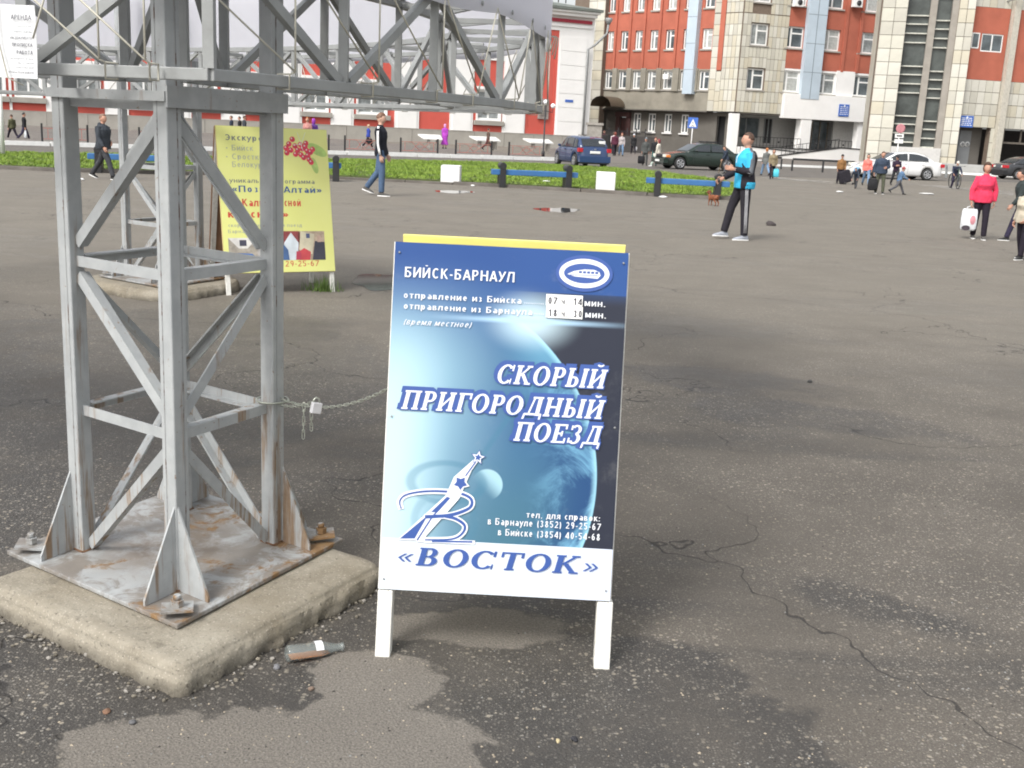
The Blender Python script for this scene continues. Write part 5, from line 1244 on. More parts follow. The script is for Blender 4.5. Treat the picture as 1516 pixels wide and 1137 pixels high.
def joined(lst, name, parent):
    b = MB()
    mset = []
    for M, me in lst:
        k = len(b.v); b.v += [tuple(M @ v.co) for v in me.vertices]; mm = me.materials[0]
        if mm not in mset: mset.append(mm)
        for p in me.polygons: b.f.append(tuple(k + i for i in p.vertices)); b.mi.append(mset.index(mm)); b.sm.append(False)
    return b.build(name, mset, parent, kind='stuff')
print('tiles', len(tiles), len(upper), len(left))
if len(tiles) > 290: upper += tiles[290:]; tiles = tiles[:290]
for M, me in tiles: link('tile', me, ob, M=M)
joined(upper + left, 'tiles', ob)
# porch: recessed, white fascia band and pillars
pz0, pz1 = 4.0, 6.45; ps0, ps1 = rx(1156, 160), RF.L - .1
fb('fascia', RF, ps0, ps1, pz0, pz1 - .003, -.2, .55, STUCCO, .02)
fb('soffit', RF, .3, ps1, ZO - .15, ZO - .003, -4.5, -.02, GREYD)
for a, c, dm in ((1080, 1092, .1), (1181, 1196, .5), (1267, 1284, .3)):
    fb('pillar', RF, rx(a, 200), rx(c, 200), 0, ZO - .16 if a < 1100 else pz0 - .003, -.6, dm - .02, STUCCO, .02)
fb('porch_wall', RF, rx(1092, 190), ps1, 0, ZO - .16, -4.4, -4.1, mat('pale_grey_render', (.42, .41, .39), .8, var=.08))
for a, c, z0, z1, m_ in ((1113, 1152, 1.9, 3.9, GLASS_D), (1161, 1172, 1.4, 3.9, BLACKP), (1092, 1100, 1.9, 3.8, GLASS_D)):
    s0, s1 = rx(a, 185) , rx(c, 185); fb('porch_window', RF, s0, s1, z0, z1, -4.09, -4.0, m_)
    for q in (s0, (s0 + s1) / 2, s1): fb('mullion', RF, q - .05, q + .05, z0, z1, -3.99, -3.93, GALV)
dd0, dd1 = rx(1199, 200), rx(1246, 200)
fb('porch_side', RF, dd1 + .1, ps1, 1.0, pz0, -2.0, -1.8, mat('pale_grey_render', (.42, .41, .39), .8))
fb('glass_door', RF, dd0, dd1, 1.0, 3.9, -2.9, -2.8, GLASS_D)
for k in range(5): q = dd0 + (dd1 - dd0) * k / 4; fb('door_mullion', RF, q - .05, q + .05, 1.0, 3.9, -2.79, -2.7, mat('bronze_frame', (.16, .13, .10), .5))
fb('notice_sheet', RF, dd0 + .2, dd0 + 1.2, 1.8, 3.0, -2.79, -2.77, PAPER)
# porch floor and ramp (white walls, black coping)
fb('porch_floor', RF, rx(1092, 215), ps1, 0, .95, -4.1, .9, STUCCO)
fb('coping', RF, rx(1086, 215), ps1 + .1, .953, 1.05, .6, 1.0, BLACKP)
def ramp(s0, s1, z0, z1, d0, d1, m, cop=True):
    b = MB(); b.prism([RF.M @ Vector(q) for q in ((s0, -d0, 0), (s1, -d0, 0), (s1, -d0, z1), (s0, -d0, z0))], RF.n * (d1 - d0)); b.build('ramp_wall', m, ob)
    if cop: b = MB(); b.beam(RF.M @ Vector((s0, -(d0 + d1) / 2, z0 + .06)), RF.M @ Vector((s1, -(d0 + d1) / 2, z1 + .06)), d1 - d0 + .1, .10); b.build('coping', BLACKP, ob)
ramp(rx(1120, 235), rx(1212, 235), .15, 1.25, 3.6, 3.8, STUCCO); ramp(rx(1212, 235), rx(1258, 235), 1.25, 1.15, 3.6, 3.8, STUCCO)
ramp(rx(1085, 225), rx(1180, 225), 1.0, .55, 1.6, 1.8, STUCCO)
def railing(F, s0, s1, za, zb, d, h, n, root_=None, name='railing', m=BLACKP, scroll=True):
    b = MB(); P = lambda t, z: F.M @ Vector((s0 + (s1 - s0) * t, -d, za + (zb - za) * t + z))
    b.beam(P(0, h), P(1, h), .05, .05); b.beam(P(0, .12), P(1, .12), .035, .035)
    for i in range(n + 1): b.beam(P(i / n, 0), P(i / n, h), .035 if i % 4 else .06, .035)
    if scroll:
        for i in range(1, n, 4): c = P((i + .5) / n, h * .55); b.ball(c, .11, 6, 4)
    return b.build(name, m, root_ or ob)
railing(RF, rx(1100, 200), rx(1180, 200), 1.05, 1.05, .8, .95, 16); railing(RF, rx(1196, 200), rx(1256, 200), 1.05, 1.05, .8, .95, 12)
railing(RF, rx(1130, 215), rx(1212, 215), .3, 1.3, 3.7, .85, 14, scroll=False)
# blue sign on the fascia
def blue_sign(F, px0, py0, px1, py1, d, n):
    s0, z0 = F.hit(px0, py1); s1, z1 = F.hit(px1, py0); sg = fb('blue_plate', F, s0, s1, z0, z1, d, d + .06, mat('sign_blue', (.05, .14, .48), .5), .01)
    rr_ = random.Random(n); c = (s0 + s1) / 2
    for k in range(n):
        zz = z1 - (z1 - z0) * (k + 1.6) / (n + 1.6); w_ = (s1 - s0) * rr_.uniform(.3, .42)
        b = MB(); x_ = c - w_
        while x_ < c + w_:
            L = rr_.uniform(.12, .3); b.box((x_, -(d + .067), zz), (min(x_ + L, c + w_), -(d + .0605), zz + .07), F.M); x_ += L + .07
        b.build('faded_line', PW, sg)
    b = MB(); b.ball(F.M @ Vector((c, -(d + .06), z1 - .16)), .11, 8, 5, sq=(1, .2, 1)); b.build('crest', PW, sg)
blue_sign(RF, 1236, 155, 1253, 172, .56, 5)
# air conditioners
for px_, py_ in ((1171, 3), (1258, 4)):
    s0, z0 = RF.hit(px_, py_ + 7); ac = fb('air_conditioner', RF, s0, s0 + 1.0, z0, z0 + .8, .2, .75, FRM, .03)
    b = MB(); b.lathe([(.0, 0), (.27, 0), (.27, .03), (.0, .03)], 16, RF.M @ Matrix.Translation((s0 + .55, -.76, z0 + .4)) @ Matrix.Rotation(R(90), 4, 'X')); b.build('fan_grille', BLACKP, ac)
b = MB(); q = LF.hit(986, 110); b.box((q[0], -.55, q[1] - .5), (q[0] + .7, -.2, q[1]), LF.M); b.build('air_conditioner', FRM, ob)

# stair tower: cream piers, tall glazing with ledges
TA, TBp = gp(1279, 245.5), gp(1412, 252.5); TF = Fac(TA, TBp)
tx = lambda px, py=225: TF.at(px, py)
g0, g1, m0, m1, e1_ = tx(1318), tx(1392), tx(1351), tx(1361), TF.L
m_glow = mat('stair_glass', (.075, .085, .08), .25, var=.45, sc=.5, spec=.4)
fb('stair_wall', TF, -.05, g0 - .0, 0, OZ, -2.5, -.05, CREAMD); fb('stair_wall', TF, g1, e1_, 0, OZ, -2.5, -.05, CREAMD)
fb('stair_side', TF, -.06, .10, 0, OZ, -14, -2.51, CREAM)
fb('stair_glazing', TF, g0 + .003, g1 - .003, 1.7, OZ, -.9, -.8, m_glow)
fb('concrete_mullion', TF, m0, m1, 1.7, OZ, -.79, -.25, mat('mullion_concrete', (.30, .275, .24), .9, var=.12, sc=1.2, dirt=.2))
fb('plinth', TF, g0, g1, 0, 1.7, -.78, .35, mat('plinth_white', (.50, .49, .47), .8, var=.06, dirt=.15), .02)
fb('reveal', TF, g1 - .5, g1 - .006, 1.7, OZ, -.79, -.06, mat('mullion_concrete', (.3, .275, .24)))
LG = mat('pale_ledge', (.50, .50, .44), .7)
z = 2.05; k = 0
while z < OZ:
    for dz in (0, .72, 1.44, 2.1):
        if z + dz < OZ:
            fb('ledge', TF, g0 + .01, m0 - .01, z + dz, z + dz + .10, -.79, -.55, LG); fb('ledge', TF, m1 + .01, g1 - .51, z + dz - .35, z + dz - .25, -.79, -.55, LG)
    z += 3.95
# inner landings seen through
for k in range(6): fb('landing', TF, g0, g1, 3.4 + k * 3.95, 3.9 + k * 3.95, -2.4, -1.2, mat('mullion_concrete', (.3, .275, .24)))
tl = tile_field(TF, 0, g0, 0, 15.75, tw=1.1, th=1.05, d=.0) + tile_field(TF, g1, e1_, 0, 15.75, tw=.62, th=1.05, d=0.0)
TWR = thing('stair_tower', 'cream tiled stair tower with a tall dark glazed strip right of the porch', 'tower')
for M, me in tl[:290]: link('tile', me, TWR, M=M)
for M, me in tile_field(TF, 0, g0, 15.8, OZ, tw=1.1, d=0) + tile_field(TF, g1, e1_, 15.8, OZ, tw=.62, d=0): link('tile', me, TWR, M=M)
for o in list(ob.children):
    if o.name.split('.')[0] in ('stair_wall', 'stair_side', 'stair_glazing', 'concrete_mullion', 'plinth', 'reveal', 'ledge', 'landing'): o.parent = TWR

# right wing
WA, WB_ = gp(1406, 252.0), gp(1640, 262); WF = Fac(WA, WB_); wx = lambda px, py=90: WF.at(px, py)
RW = thing('wing_building', 'cream tiled wing with brick panels, grey metal door and dark garage opening at right', 'building')
_ob = ob; ob = RW
dz_ = 3.55
d0_, d1_ = wx(1409, 225), wx(1462, 225); q0_, q1_ = wx(1474, 225), WF.L - 3
u0, u1, v0, v1 = wx(1432, 90), wx(1486, 90), wx(1497, 90), wx(1570, 90)
fwall('tile_backing', WF, -.6, WF.L, 0, OZ, [(d0_, d1_, 0, dz_), (q0_, q1_, 0, dz_)], CREAMD, -.06, .5)
for a, c in ((u0, u1), (v0, v1)):
    w0 = a + (c - a) * .30; w1 = c - .35
    fwall('brick_panel', WF, a, c, 7.3, 12.9, [(w0, w1, 9.5, 10.9)], BRICKP, .04, .12)
    o = fwin(WF, w0 + .01, w1 - .01, 9.51, 10.89, depth=.0, split=.5, transom=0, glass=GLASS_D, fm=None, fr=.09)
    fb('window_back', WF, w0, w1, 9.5, 10.9, -.0585, -.05, BLACKP)
fwin(WF, u0 + .1, u0 + .8, 9.7, 10.9, depth=.08, split=0, transom=0, fr=.08)
fb('pier', WF, u1 + .06, v0 - .06, 0, OZ, -.05, .45, mat('pier_cream', (.50, .47, .40), .6, var=.1, dirt=.2))
wt = []
for a, c, z0, z1 in ((-.55, u0, dz_, OZ), (u0, u1, dz_, 7.3), (u0, u1, 12.9, OZ), (v0, v1, dz_, 7.3), (v0, v1, 12.9, OZ), (v1, WF.L, dz_, OZ), (-.55, d0_, 0, dz_), (d1_, q0_ - .05, 0, dz_)):
    if c - a > .2: wt += tile_field(WF, a, c, z0, z1, tw=.62, th=1.05, d=-.015)
wt = [t for t in wt]; wt.sort(key=lambda t: (WF.M.inverted() @ t[0]).translation.x + .3 * (WF.M.inverted() @ t[0]).translation.z)
for M, me in wt[:290]: link('tile', me, ob, M=M)
joined(wt[290:], 'tiles', ob)
dm = mat('grey_metal_door', (.21, .22, .225), .55, var=.1, sc=1, dirt=.2)
fb('door_lining', WF, d0_, d1_, 0, dz_, -1.2, -1.1, GREYD); dd = fb('metal_door', WF, d0_ + .1, wx(1446, 225), 0, dz_ - .3, -1.09, -1.0, dm)
b = MB(); mm_ = (d0_ + .1 + wx(1446, 225)) / 2; b.box((mm_ - .02, .98, 0), (mm_ + .02, .999, dz_ - .3), WF.M); b.build('door_seam', BLACKP, dd)
for px_ in (1436, 1443):
    s_, z_ = WF.hit(px_, 214); Mx = WF.M @ Matrix.Translation((s_, .985, z_)) @ Matrix.Rotation(R(90), 4, 'X')
    b = MB(); b.lathe([(.001, 0), (.22, 0), (.22, .015), (.001, .015)], 20, Mx); b.build('round_sign', FRM, dd); b = MB(); b.lathe([(.10, .016), (.15, .016), (.15, .02), (.10, .02)], 16, Mx); b.build('round_sign_mark', GALV, dd)
fb('garage_back', WF, q0_ - .1, q1_, 0, dz_, -6, -5.8, mat('garage_dark', (.035, .03, .028), .9)); fb('garage_lintel', WF, q0_, q1_, 2.35, 2.5, -.5, -.4, mat('garage_rail', (.14, .12, .10), .8))
fb('garage_floor', WF, q0_, q1_, .0, .05, -5.7, -.1, mat('garage_dark', (.03, .03, .03)))
for k in range(5): q = q0_ + (q1_ - q0_) * (k + .5) / 5; fb('garage_bar', WF, q - .06, q + .06, 2.51, dz_ - .01, -.5, -.4, mat('garage_rail', (.14, .12, .10), .8))
blue_sign(WF, 1419, 172, 1441, 188, .03, 5)
b = MB(); q = WF.hit(1500, 3); b.tube([WF.M @ Vector((q[0] - .6, -.05, q[1])), WF.M @ Vector((q[0], -1.0, q[1] + .3)), WF.M @ Vector((q[0] + .6, -1.3, q[1] + .25))], .06, 8); b.box((q[0] + .3, -1.6, q[1] + .1), (q[0] + 1.1, -1.1, q[1] + .3), WF.M); b.build('wall_lamp', GALV, ob)
ob = _ob
# roofs of the office block so that it is a solid body
fb('roof_slab', LF, 0, LF.L, OZ, OZ + .3, -14, 0, GREYD); fb('roof_slab', RF, 0, RF.L + 3, OZ + .301, OZ + .6, -14, 0, GREYD)

# balustrade, gate piers and dark railing left of the office block
def at_px(px, py): p = gp(px, py); p.z = 0; return p
P0 = at_px(858, 226)
bal = thing('balustrade', 'short pale concrete balustrade between the station and a square pier', 'balustrade', P0)
def seg(root, a, b_, z0, z1, w_, m, name):
    b = MB(); b.beam(Vector((a.x, a.y, (z0 + z1) / 2)) - root.location, Vector((b_.x, b_.y, (z0 + z1) / 2)) - root.location, w_, z1 - z0); return b.build(name, m, root)
pa, pc = at_px(857, 224.5), at_px(871, 224.8)
bal.location = pa
seg(bal, pa, pc, 1.25, 1.45, .35, CONC, 'top_rail'); seg(bal, pa, pc, .25, .45, .35, CONC, 'bottom_rail')
d = (pc - pa)
for k in range(6):
    q = pa + d * (k + .5) / 6 - pa; b = MB(); b.lathe([(.05, .45), (.09, .6), (.10, .75), (.05, .95), (.045, 1.1), (.08, 1.25)], 10, Matrix.Translation(q)); b.build('baluster', CONC, bal)
pier = thing('gate_pier', 'square pale concrete pier beside the short balustrade', 'pier', at_px(878, 226))
b = MB(); b.box((-.6, -.45, 0), (.6, .45, 2.25)); bevel(b.build('shaft', CONC, pier), .03); b = MB(); b.box((-.7, -.55, 2.253), (.7, .55, 2.45)); b.build('cap', CONC, pier)
rl = thing('dark_railing', 'dark iron railing and stair wall in front of the maroon door', 'railing', at_px(886, 224))
ra, rb_ = at_px(886, 224), at_px(962, 227)
dv = (rb_ - ra); n = 34; b = MB()
b.beam((0, 0, 1.9), (dv.x, dv.y, 1.9), .06); b.beam((0, 0, .9), (dv.x, dv.y, .9), .05)
for k in range(n + 1): q = dv * k / n; b.beam((q.x, q.y, 0), (q.x, q.y, 1.9 if k % 6 else 2.2), .035 if k % 6 else .09)
b.build('bars', BLACKP, rl)
b = MB(); b.box((.3, .6, 0), (dv.length * .95, .9, 1.5)); b.build('stair_wall', mat('dark_stair', (.055, .05, .048), .9), rl)
# ------------------------------------------------------------------ street furniture between plaza and station
FENR = mat('faded_red_bar', (.42, .16, .13), .7)
fpx = [(60, 128), (205, 258), (335, 386), (430, 487), (511, 566), (594, 649), (676, 729), (755, 806), (-80, -20)]
FZ = .13
def kerbpt(px): 
    d = ray(px, HOR + ROLL * (px - 758)); 
    # intersection with the kerb line offset .35 m onto the pavement
    a = kp(0, .35); den = d.x * kd.y - d.y * kd.x; t = (a.x * kd.y - a.y * kd.x) / den; return Vector((d.x * t, d.y * t, FZ))
for idx, (a, c) in enumerate(fpx):
    p, q = kerbpt(a), kerbpt(c); L = (q - p).length
    desc = ['first low fence panel from the left, black posts with thin red lattice', 'low red lattice fence panel seen through the near tower bars', 'low red lattice fence panel behind the yellow sign, left half', 'low red lattice fence panel just left of the man in the black track jacket', 'low red lattice fence panel behind the man in the black track jacket', 'low red lattice fence panel behind the left white block, left of the purple coat', 'low red lattice fence panel in front of the person in the brown coat', 'low red lattice fence panel just left of the three-globe lamp', 'low fence panel beyond the left edge'][idx]
    if c < -10: continue
    f = thing('low_fence', desc, 'fence', p, math.atan2(q.y - p.y, q.x - p.x), 'low fence panels along the white kerb')
    for x_ in (0, L): b = MB(); b.box((x_ - .035, -.035, 0), (x_ + .035, .035, .82)); b.build('post', BLACKP, f)
    b = MB(); b.beam((.05, 0, .62), (L - .05, 0, .62), .025); b.beam((.05, 0, .16), (L - .05, 0, .16), .025); b.beam((.25, 0, .16), (.25, 0, .62), .02); b.beam((L - .25, 0, .16), (L - .25, 0, .62), .02)
    b.build('rail', FENR, f)
    b = MB(); z0, z1 = .16, .62; zm = .39
    for pl in ([(.25, z0), (.25 + .2 * L, z0 + .02), (L * .5, z1), (L * .78, z0 + .02), (L - .25, z0)], [(.25, z1), (.25 + .2 * L, z1 - .02), (L * .5, z0), (L * .78, z1 - .02), (L - .25, z1)], [(L * .5, zm + .14), (L * .62, zm), (L * .5, zm - .14), (L * .38, zm), (L * .5, zm + .14)]):
        b.tube([(x_, 0, z_) for x_, z_ in pl], .014, 5)
    b.build('lattice', FENR, f)
# white slab benches at the station wall
SLAB = mat('white_slab', (.66, .65, .62), .8, dirt=.15)
for i, (a, c, y0, lab) in enumerate([(627, 655, 219, 'white slab bench at the station wall left of the woman in the purple coat'), (706, 741, 221, 'white slab bench at the station wall behind the person in the brown coat'), (785, 819, 224, 'white slab bench at the station wall beside the three-globe lamp')]):
    p, q = gp(a, y0, .13), gp(c, y0 + 1.2, .13); L = (q - p).length
    t = thing('slab_bench', lab, 'bench', p, math.atan2(q.y - p.y, q.x - p.x), 'white slab benches along the station wall')
    b = MB(); b.prism([(0, 0, .55), (L, 0, .55), (L - .1, .55, .80), (-.35, .55, .80)], (0, 0, .1)); bevel(b.build('seat', SLAB, t), .02)
    for x_ in (.3, L - .4): b = MB(); b.box((x_, .1, 0), (x_ + .15, .45, .56)); b.build('support', CONC, t)
# lamp with three globes
p = kerbpt(806); lm = thing('street_lamp', 'black street lamp with three white globes at the kerb beside the station', 'street lamp', p)
H = zat(810, 155, p) - p.z
b = MB(); b.lathe([(.09, 0), (.09, .35), (.05, .4), (.04, H)], 12); b.build('post', BLACKP, lm)
b = MB(); b.tube([(-.42, 0, H - .12), (-.40, 0, H - .42), (0, 0, H - .34), (.40, 0, H - .42), (.42, 0, H - .12)], .022, 6); b.build('arms', BLACKP, lm)
g = G('lamp_globe', .25); g.base((.82, .82, .84)); GLB = g.m
for c in ((-.42, 0, H - .05), (0, 0, H + .14), (.42, 0, H - .05)): b = MB(); b.ball(c, .135, 16, 10); b.build('globe', GLB, lm)

# blue-beam benches with black posts
BLU = mat('blue_bench_paint', (.035, .14, .34), .55, var=.12, sc=3, dirt=.15)
def bench(x0, x1, y0, y1, lab, pts_):
    p, q = gp(x0, y0), gp(x1, y1); L = (q - p).length; t = thing('beam_bench', lab, 'bench', p, math.atan2(q.y - p.y, q.x - p.x), 'blue beam benches along the grass kerb')
    for k, yy_ in enumerate((-.17, .03)):
        b = MB(); b.box((0, yy_, .36), (L, yy_ + .17, .51)); bevel(b.build('seat_beam', BLU, t), .015)
    for f in pts_:
        x_ = L * f; b = MB(); b.prism([(x_ - .09, -.24, 0), (x_ + .09, -.24, 0), (x_ + .09, .3, 0), (x_ - .09, .3, 0)], (0, 0, .355)); b.build('foot', BLACKP, t)
        b = MB(); b.box((x_ - .085, -.25, .0), (x_ + .085, -.18, .62)); b.tube([(x_, -.26, .62), (x_, .30, .62)], .10, 12); bevel(b.build('end_post', BLACKP, t), .01)
    return t
bench(727, 853, 276.5, 281.5, 'blue beam bench between the two white blocks', (.12, .89))
bench(955, 1078, 289.5, 296, 'blue beam bench just behind the man in the blue tracksuit', (.14, .86))
bench(131, 262, 255, 259.5, 'blue beam bench seen through the near tower, beside the walking man', (.12, .88))
bench(392, 505, 264, 268.5, 'blue beam bench mostly hidden behind the yellow sign', (.1, .93))
# white cube blocks
for x0, x1, y1, yt, lab in ((652, 680, 273, 245, 'white painted concrete block left of the middle bench'), (882, 910, 284, 255, 'white painted concrete block right of the middle bench')):
    p, q = gp(x0, y1 - .7), gp(x1, y1 + .7); w_ = (q - p).length; h_ = zat((x0 + x1) / 2, yt, (p + q) / 2)
    t = thing('concrete_block', lab, 'block', (p + q) / 2, math.atan2(q.y - p.y, q.x - p.x), 'white concrete blocks at the grass edge')
    b = MB(); b.box((-w_ / 2, 0, .04), (w_ / 2, w_, h_)); bevel(b.build('block', mat('whitewash', (.72, .72, .70), .85, var=.06, sc=4, dirt=.2, bump=.4, bsc=20), t), .02, 3)
    b = MB(); b.box((-w_ / 2 + .03, .03, 0), (w_ / 2 - .03, w_ - .03, .039)); b.build('base', CONC, t)
# litter
for i, (x, y, r, lab) in enumerate([(700, 276, .07, 'scrap of white litter in the gutter right of the left white block'), (936, 287, .10, 'crumpled white litter by the kerb between white block and right bench'), (809, 273, .12, 'flat white litter on the grass under the middle bench'), (982, 293, .12, 'flat white paper at the kerb under the right bench'), (1243, 285, .14, 'flat white paper lying on the plaza below the tan jacket walker'), (1373, 288, .30, 'long white strip lying on the plaza right of the small child'), (120, 267, .08, 'scrap of white litter on the plaza behind the near tower leg')]):
    p = gp(x, y); b = MB(); rr_ = random.Random(i); b.ball((0, 0, 0), 1, 8, 5); b.v = [(v[0] * r * rr_.uniform(.8, 1.2), v[1] * r * .6 * rr_.uniform(.7, 1.2), v[2] * min(r * .35, .03)) for v in b.v]
    o = b.build('litter', WHITE, label=lab, cat='litter'); o.location = (p.x, p.y, min(r * .35, .03) + (.07 if i == 2 else .0))

# signs -----------------------------------------------------------------
p = at_px(1021.5, 232); sgn_ = thing('crossing_sign', 'blue pedestrian crossing sign on a white pole above the green car', 'road sign', p)
H1, H0 = zat(1029, 174, p), zat(1028, 190, p); b = MB(); b.tube([(0, 0, 0), (.02, 0, H1 - .05)], .045, 8); b.build('pole', FRM, sgn_)
wv = (H1 - H0) / 2; b = MB(); b.box((-wv * .95, -.06, H0), (wv * .95, -.04, H1)); b.build('plate', mat('sign_blue', (.05, .14, .48), .5), sgn_)
c = (H0 + H1) / 2; b = MB(); b.prism([(-wv * .7, -.064, H0 + .12), (wv * .7, -.064, H0 + .12), (0, -.064, H1 - .12)], (0, .003, 0)); b.build('triangle', FRM, sgn_)
b = MB(); b.beam((0, -.067, c - .05), (.05, -.067, c - wv * .25), .07, .004, up=(0, 1, 0)); b.beam((0.02, -.067, c - .2), (-.13, -.067, H0 + .16), .05, .003, up=(0, 1, 0)); b.beam((.0, -.067, c - .22), (.14, -.067, H0 + .16), .05, .0035, up=(0, 1, 0)); b.ball((0, -.066, c + .05), .05, 8, 5, sq=(1, .1, 1)); b.build('walking_figure', BLACKP, sgn_)
p = at_px(1325, 251); ns = thing('no_stopping_sign', 'round no-stopping sign with two white plates on a pole beside the white car', 'road sign', p)
H1, H0 = zat(1327, 183, p), zat(1327, 197, p); rr = (H1 - H0) / 2; zc = (H1 + H0) / 2
b = MB(); b.tube([(0, 0, 0), (0, 0, H0)], .04, 8); b.build('pole', FRM, ns)
Mr = Matrix.Translation((.02, -.05, zc)) @ Matrix.Rotation(R(90), 4, 'X')
SB = mat('faded_sign_blue', (.22, .27, .42), .6); SR = mat('faded_sign_red', (.48, .20, .22), .6)
b = MB(); b.lathe([(.001, 0), (rr * .98, 0), (rr * .98, .02), (.001, .02)], 24, Mr); b.build('disc', SB, ns)
b = MB(); b.lathe([(rr * .8, .022), (rr, .022), (rr, .028), (rr * .8, .028)], 24, Mr); b.beam((.02 - rr * .6, -.075, zc - rr * .6), (.02 + rr * .6, -.075, zc + rr * .6), rr * .2, .004, up=(0, 1, 0)); b.beam((.02 - rr * .6, -.080, zc + rr * .6), (.02 + rr * .6, -.080, zc - rr * .6), rr * .2, .004, up=(0, 1, 0)); b.build('red_ring_and_cross', SR, ns, kind='stuff')
for ya_, yb2 in ((198, 204), (206, 212)):
    z1, z0 = zat(1327, ya_, p), zat(1327, yb2, p); b = MB(); b.box((-rr * .95, -.06, z0), (rr * .95, -.04, z1)); pl = b.build('plate', FRM, ns)
b = MB(); b.box((-rr * .6, -.066, zat(1327, 202, p)), (rr * .6, -.061, zat(1327, 200, p))); b.build('bar_mark', BLACKP, ns)
# low black railings and white kerb at the right
def lowrail(x0, y0, x1, y1, n, lab, m=BLACKP, h=.75):
    a, c = at_px(x0, y0), at_px(x1, y1); t = thing('low_rail', lab, 'railing', a, math.atan2(c.y - a.y, c.x - a.x)); L = (c - a).length
    b = MB(); b.box((0, -.05, h - .12), (L, .05, h)); b.build('rail', m, t)
    for i in range(n): x_ = L * i / (n - 1); b = MB(); b.box((x_ - .05, -.05, 0), (x_ + .05, .05, h - .123)); b.build('post', m, t)
lowrail(1172, 253, 1263, 257.5, 3, 'low black pipe rail in front of the white porch ramp')
lowrail(1274, 258, 1292, 259, 2, 'short low black rail right of the walker in the salmon jacket')
lowrail(1137, 249.5, 1156, 250.5, 2, 'short low black rail behind the woman in the beige coat')
lowrail(1386, 262.5, 1400, 263, 2, 'low pale grey rail behind the cyclist', GALV)
def strip(pa, pb, w_, h, m, name, lab=None, cat=None, kind=None, group=None):
    a, c = at_px(*pa), at_px(*pb); t = MB(); t.beam((a.x, a.y, h / 2), (c.x, c.y, h / 2), w_, h); return t.build(name, m, label=lab, cat=cat, kind=kind, group=group)
strip((975, 232), (1052, 240), .3, .14, WHITE, 'kerb', kind='structure'); strip((1140, 246), (1262, 250.5), .3, .15, WHITE, 'kerb', kind='structure'); strip((1386, 256.5), (1530, 264), .35, .15, WHITE, 'kerb', kind='structure')
strip((1030, 231.5), (1120, 238), 1.5, .10, STUCCO, 'pavement_edge', kind='structure')
o = strip((1388, 253), (1497, 259.5), .45, .62, mat('pale_concrete', (.36, .36, .345), .85, var=.12, sc=1.5, dirt=.2), 'low_wall', 'low pale grey concrete wall behind the cyclist and the woman in red', 'wall'); bevel(o, .03)
# pavement in front of the office block
sheet('forecourt', [gp(*q) for q in ((822, 236.5), (1600, 262.5), (1700, 240), (800, 214))], .008, PAVE)
# weathered light crossing patch behind the couple
g = G('worn_road_paint', .9); g.base((.40, .38, .35)); al = g.ss(g.noise(.8, 7, .7), .45, .55); g.put(g.b.inputs['Alpha'], g.mul(al, .7)); WP = g.m
sheet('road_marking', [gp(*q) for q in ((1150, 262), (1235, 270), (1232, 272.5), (1120, 263))], .012, WP); sheet('road_marking', [gp(*q) for q in ((1340, 272), (1500, 283), (1500, 290), (1440, 284))], .012, WP)
sheet('road_marking', [gp(*q) for q in ((440, 232.8), (640, 239.6), (640, 241), (440, 234))], .012, WHITE)
# left edge white post
p = at_px(4.5, 231); t = thing('white_post', 'thin white pole standing in the grass at the left edge', 'post', p); b = MB(); b.tube([(0, 0, 0), (0, 0, zat(1, 116, p))], .075, 10); b.build('pole', FRM, t)
# ------------------------------------------------------------------ people
SKIN = mat('skin', (.50, .27, .19), .55, var=.08, sc=12); SKINP = mat('skin_pale', (.58, .36, .27), .55, var=.08, sc=12)
LIP = mat('lips', (.36, .12, .10), .5); EYE = mat('eye_dark', (.03, .02, .02), .3); EYEW = mat('eye_white', (.65, .62, .58), .3)
def cloth(name, c, var=.16): 
    n = 'cloth_' + name
    if n in _mc: return _mc[n]
    g = G(n, .85, spec=.25); g.base(g.mix(g.ss(g.noise(9, 5, .6), .3, .7), dk(c, 1 - var), dk(c, 1 + var))); g.bump(g.noise(7, 5, .6, vec=g.scale(g.co(), (1, 1, .55)), dist=.6), .9, .035); _mc[n] = g.m; return g.m
def hairm(name, c): return mat('hair_' + name, c, .6, var=.35, sc=30, bump=.7, bsc=70)
H_BR, H_BK, H_OR, H_GR = hairm('brown', (.07, .035, .02)), hairm('dark', (.02, .014, .012)), hairm('auburn', (.20, .045, .03)), hairm('grey', (.30, .28, .26))
H_SH = hairm('shaved', (.20, .12, .08)); H_DO = hairm('copper', (.38, .14, .04))

def fuse(mb, vox, name, mats, parent, fn=None, sm=2, extra=None, sub=False):
    me = mb.mesh('tmp'); o = bpy.data.objects.new('tmp', me); COL.objects.link(o)
    m = o.modifiers.new('r', 'REMESH'); m.mode = 'VOXEL'; m.voxel_size = vox; m.use_smooth_shade = True
    if sm: s_ = o.modifiers.new('s', 'SMOOTH'); s_.factor = .5; s_.iterations = sm
    out = bpy.data.meshes.new_from_object(o.evaluated_get(bpy.context.evaluated_depsgraph_get()))
    bpy.data.objects.remove(o); out.name = name; out.materials.clear()
    for mm in mats: out.materials.append(mm)
    if fn:
        out.polygons.foreach_set('material_index', [fn(p.center) for p in out.polygons])
    out.polygons.foreach_set('use_smooth', [True] * len(out.polygons))
    if extra:
        bm = bmesh.new(); bm.from_mesh(out); bm.from_mesh(extra); bm.to_mesh(out); bm.free()
    return link(name, out, parent)

def ring_e(c, ax, fw, rx_, ry_, n=16, p=2.3):
    out = []
    for k in range(n):
        a = 2 * math.pi * k / n; ca, sa = math.cos(a), math.sin(a)
        out.append(c + ax * (rx_ * math.copysign(abs(ca) ** (2 / p), ca)) + fw * (ry_ * math.copysign(abs(sa) ** (2 / p), sa)))
    return out

